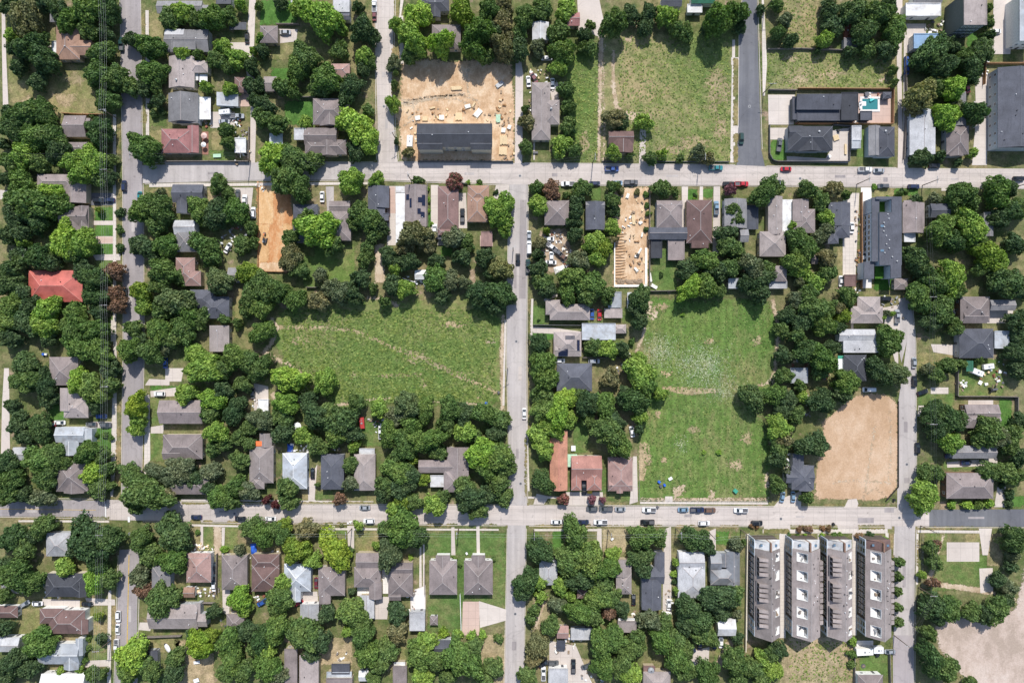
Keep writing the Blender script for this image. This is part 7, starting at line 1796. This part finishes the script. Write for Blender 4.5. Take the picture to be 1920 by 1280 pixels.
SHORT = {'large taupe house with many gables above upper cross street': 'many gabled taupe house', 'taupe hipped house with front gable above upper cross street': 'front gabled taupe house near tall trees',
 'grey roof peeping from trees in top left corner': 'grey roof in top left corner', 'tan hipped house shaded by trees at top left': 'tan hipped house at top left', 'taupe gabled house just below dry top left lawn': 'taupe house below dry top lawn',
 'pale taupe gabled house with two white patio covers': 'house with two white patio covers', 'taupe roof ringed by bright trees above building site': 'taupe roof above building site', 'long pale taupe hipped house right of top alley': 'long taupe house by top alley',
 'charcoal house cut by top edge beside upper street': 'charcoal house at top edge', 'pale grey roof at top edge above big tree': 'pale grey roof at top edge', 'grey roof at top edge behind white carport': 'grey roof behind white carport', 'blue grey roof cut by top edge behind bare tree': 'blue grey roof at top edge',
 'wide grey roof cut by top edge near left street': 'wide grey roof at top edge', 'small taupe shed among trees left of upper street': 'small taupe shed by upper street', 'pale grey house between tall trees right of alley': 'pale grey house by top right alley', 'pale grey double shed between charcoal house and lawn': 'pale grey double shed',
 'dark slate house under bright tree beside orange lot': 'dark slate house beside orange lot', 'taupe house left of left street near corner': 'taupe house at lower left corner', 'pale metal gabled house left of three white cars': 'pale metal gabled house', 'whitish cottage under big tree right of middle street': 'whitish cottage under big tree',
 'long taupe gabled house right of left street': 'long taupe house by left street', 'long whitish metal roof right of wooded strip': 'long whitish metal roof', 'taupe roof mostly under trees beside upper street': 'taupe roof beside upper street', 'slate blue hipped house facing upper cross street': 'slate blue hipped house'}
ORD = ['nearest', 'second nearest', 'third nearest', 'fourth nearest', 'fifth nearest', 'sixth nearest', 'seventh nearest', 'eighth nearest', 'ninth nearest']
def label_all(items, group, cat):
    """items: (object, x, y, adjectives+noun)"""
    g = {}
    for o, x, y, d in items:
        T = min(THINGS, key=lambda t: relation(x, y, t))
        g.setdefault((d, direction(x, y, T), T[4]), []).append((relation(x, y, T) + .01*math.hypot(x-(T[0]+T[2])/2, y-(T[1]+T[3])/2), o))
    for (d, s, ref), lst in g.items():
        lst.sort(key=lambda q: q[0])
        for i, (_, o) in enumerate(lst):
            tag(o, (ORD[i] + ' ' if len(lst) > 1 else '') + f'{d} {s} {ref}', cat, group)
            if len(o['label'].replace('-', ' ').split()) > 16: o['label'] = (ORD[i].replace(' nearest', '') + ' ' if len(lst) > 1 else '') + f'{d} {s} {short(ref)}'
def short(ref):
    return SHORT.get(ref, ref)
def size(r): return 'huge' if r >= 31 else 'large' if r >= 25 else 'medium' if r >= 19 else 'small'
label_all([(o, x, y, f'{size(r)} {TONE[t]} tree') for o, x, y, r, t in TREE_OBJS], 'trees through the neighbourhood', 'tree')
label_all([(o, x, y, f'{TONE[t]} round shrub') for o, x, y, r, t in SHRUB_OBJS], 'shrubs in the yards', 'shrub')
label_all([(o, x, y, f'{PAINTNAME[c]} {CARNAME[k]}') for o, x, y, k, c, l in VEH], 'vehicles parked in streets and yards', 'car')
for o, x, y, k, c, l in VEH: o['category'] = {'s': 'car', 'u': 'car', 'p': 'pickup', 'n': 'van'}[k]
label_all([(o, x, y, 'wooden utility pole') for o, x, y in POLES], 'utility poles', 'utility pole')
label_all([(o, x, y, 'jumbled junk pile') for o, x, y in JUNK], 'junk piles in the yards', 'junk pile')
label_all([(o, x, y, 'round iron manhole cover') for o, x, y in MANH], 'manhole covers in the streets', 'manhole cover')
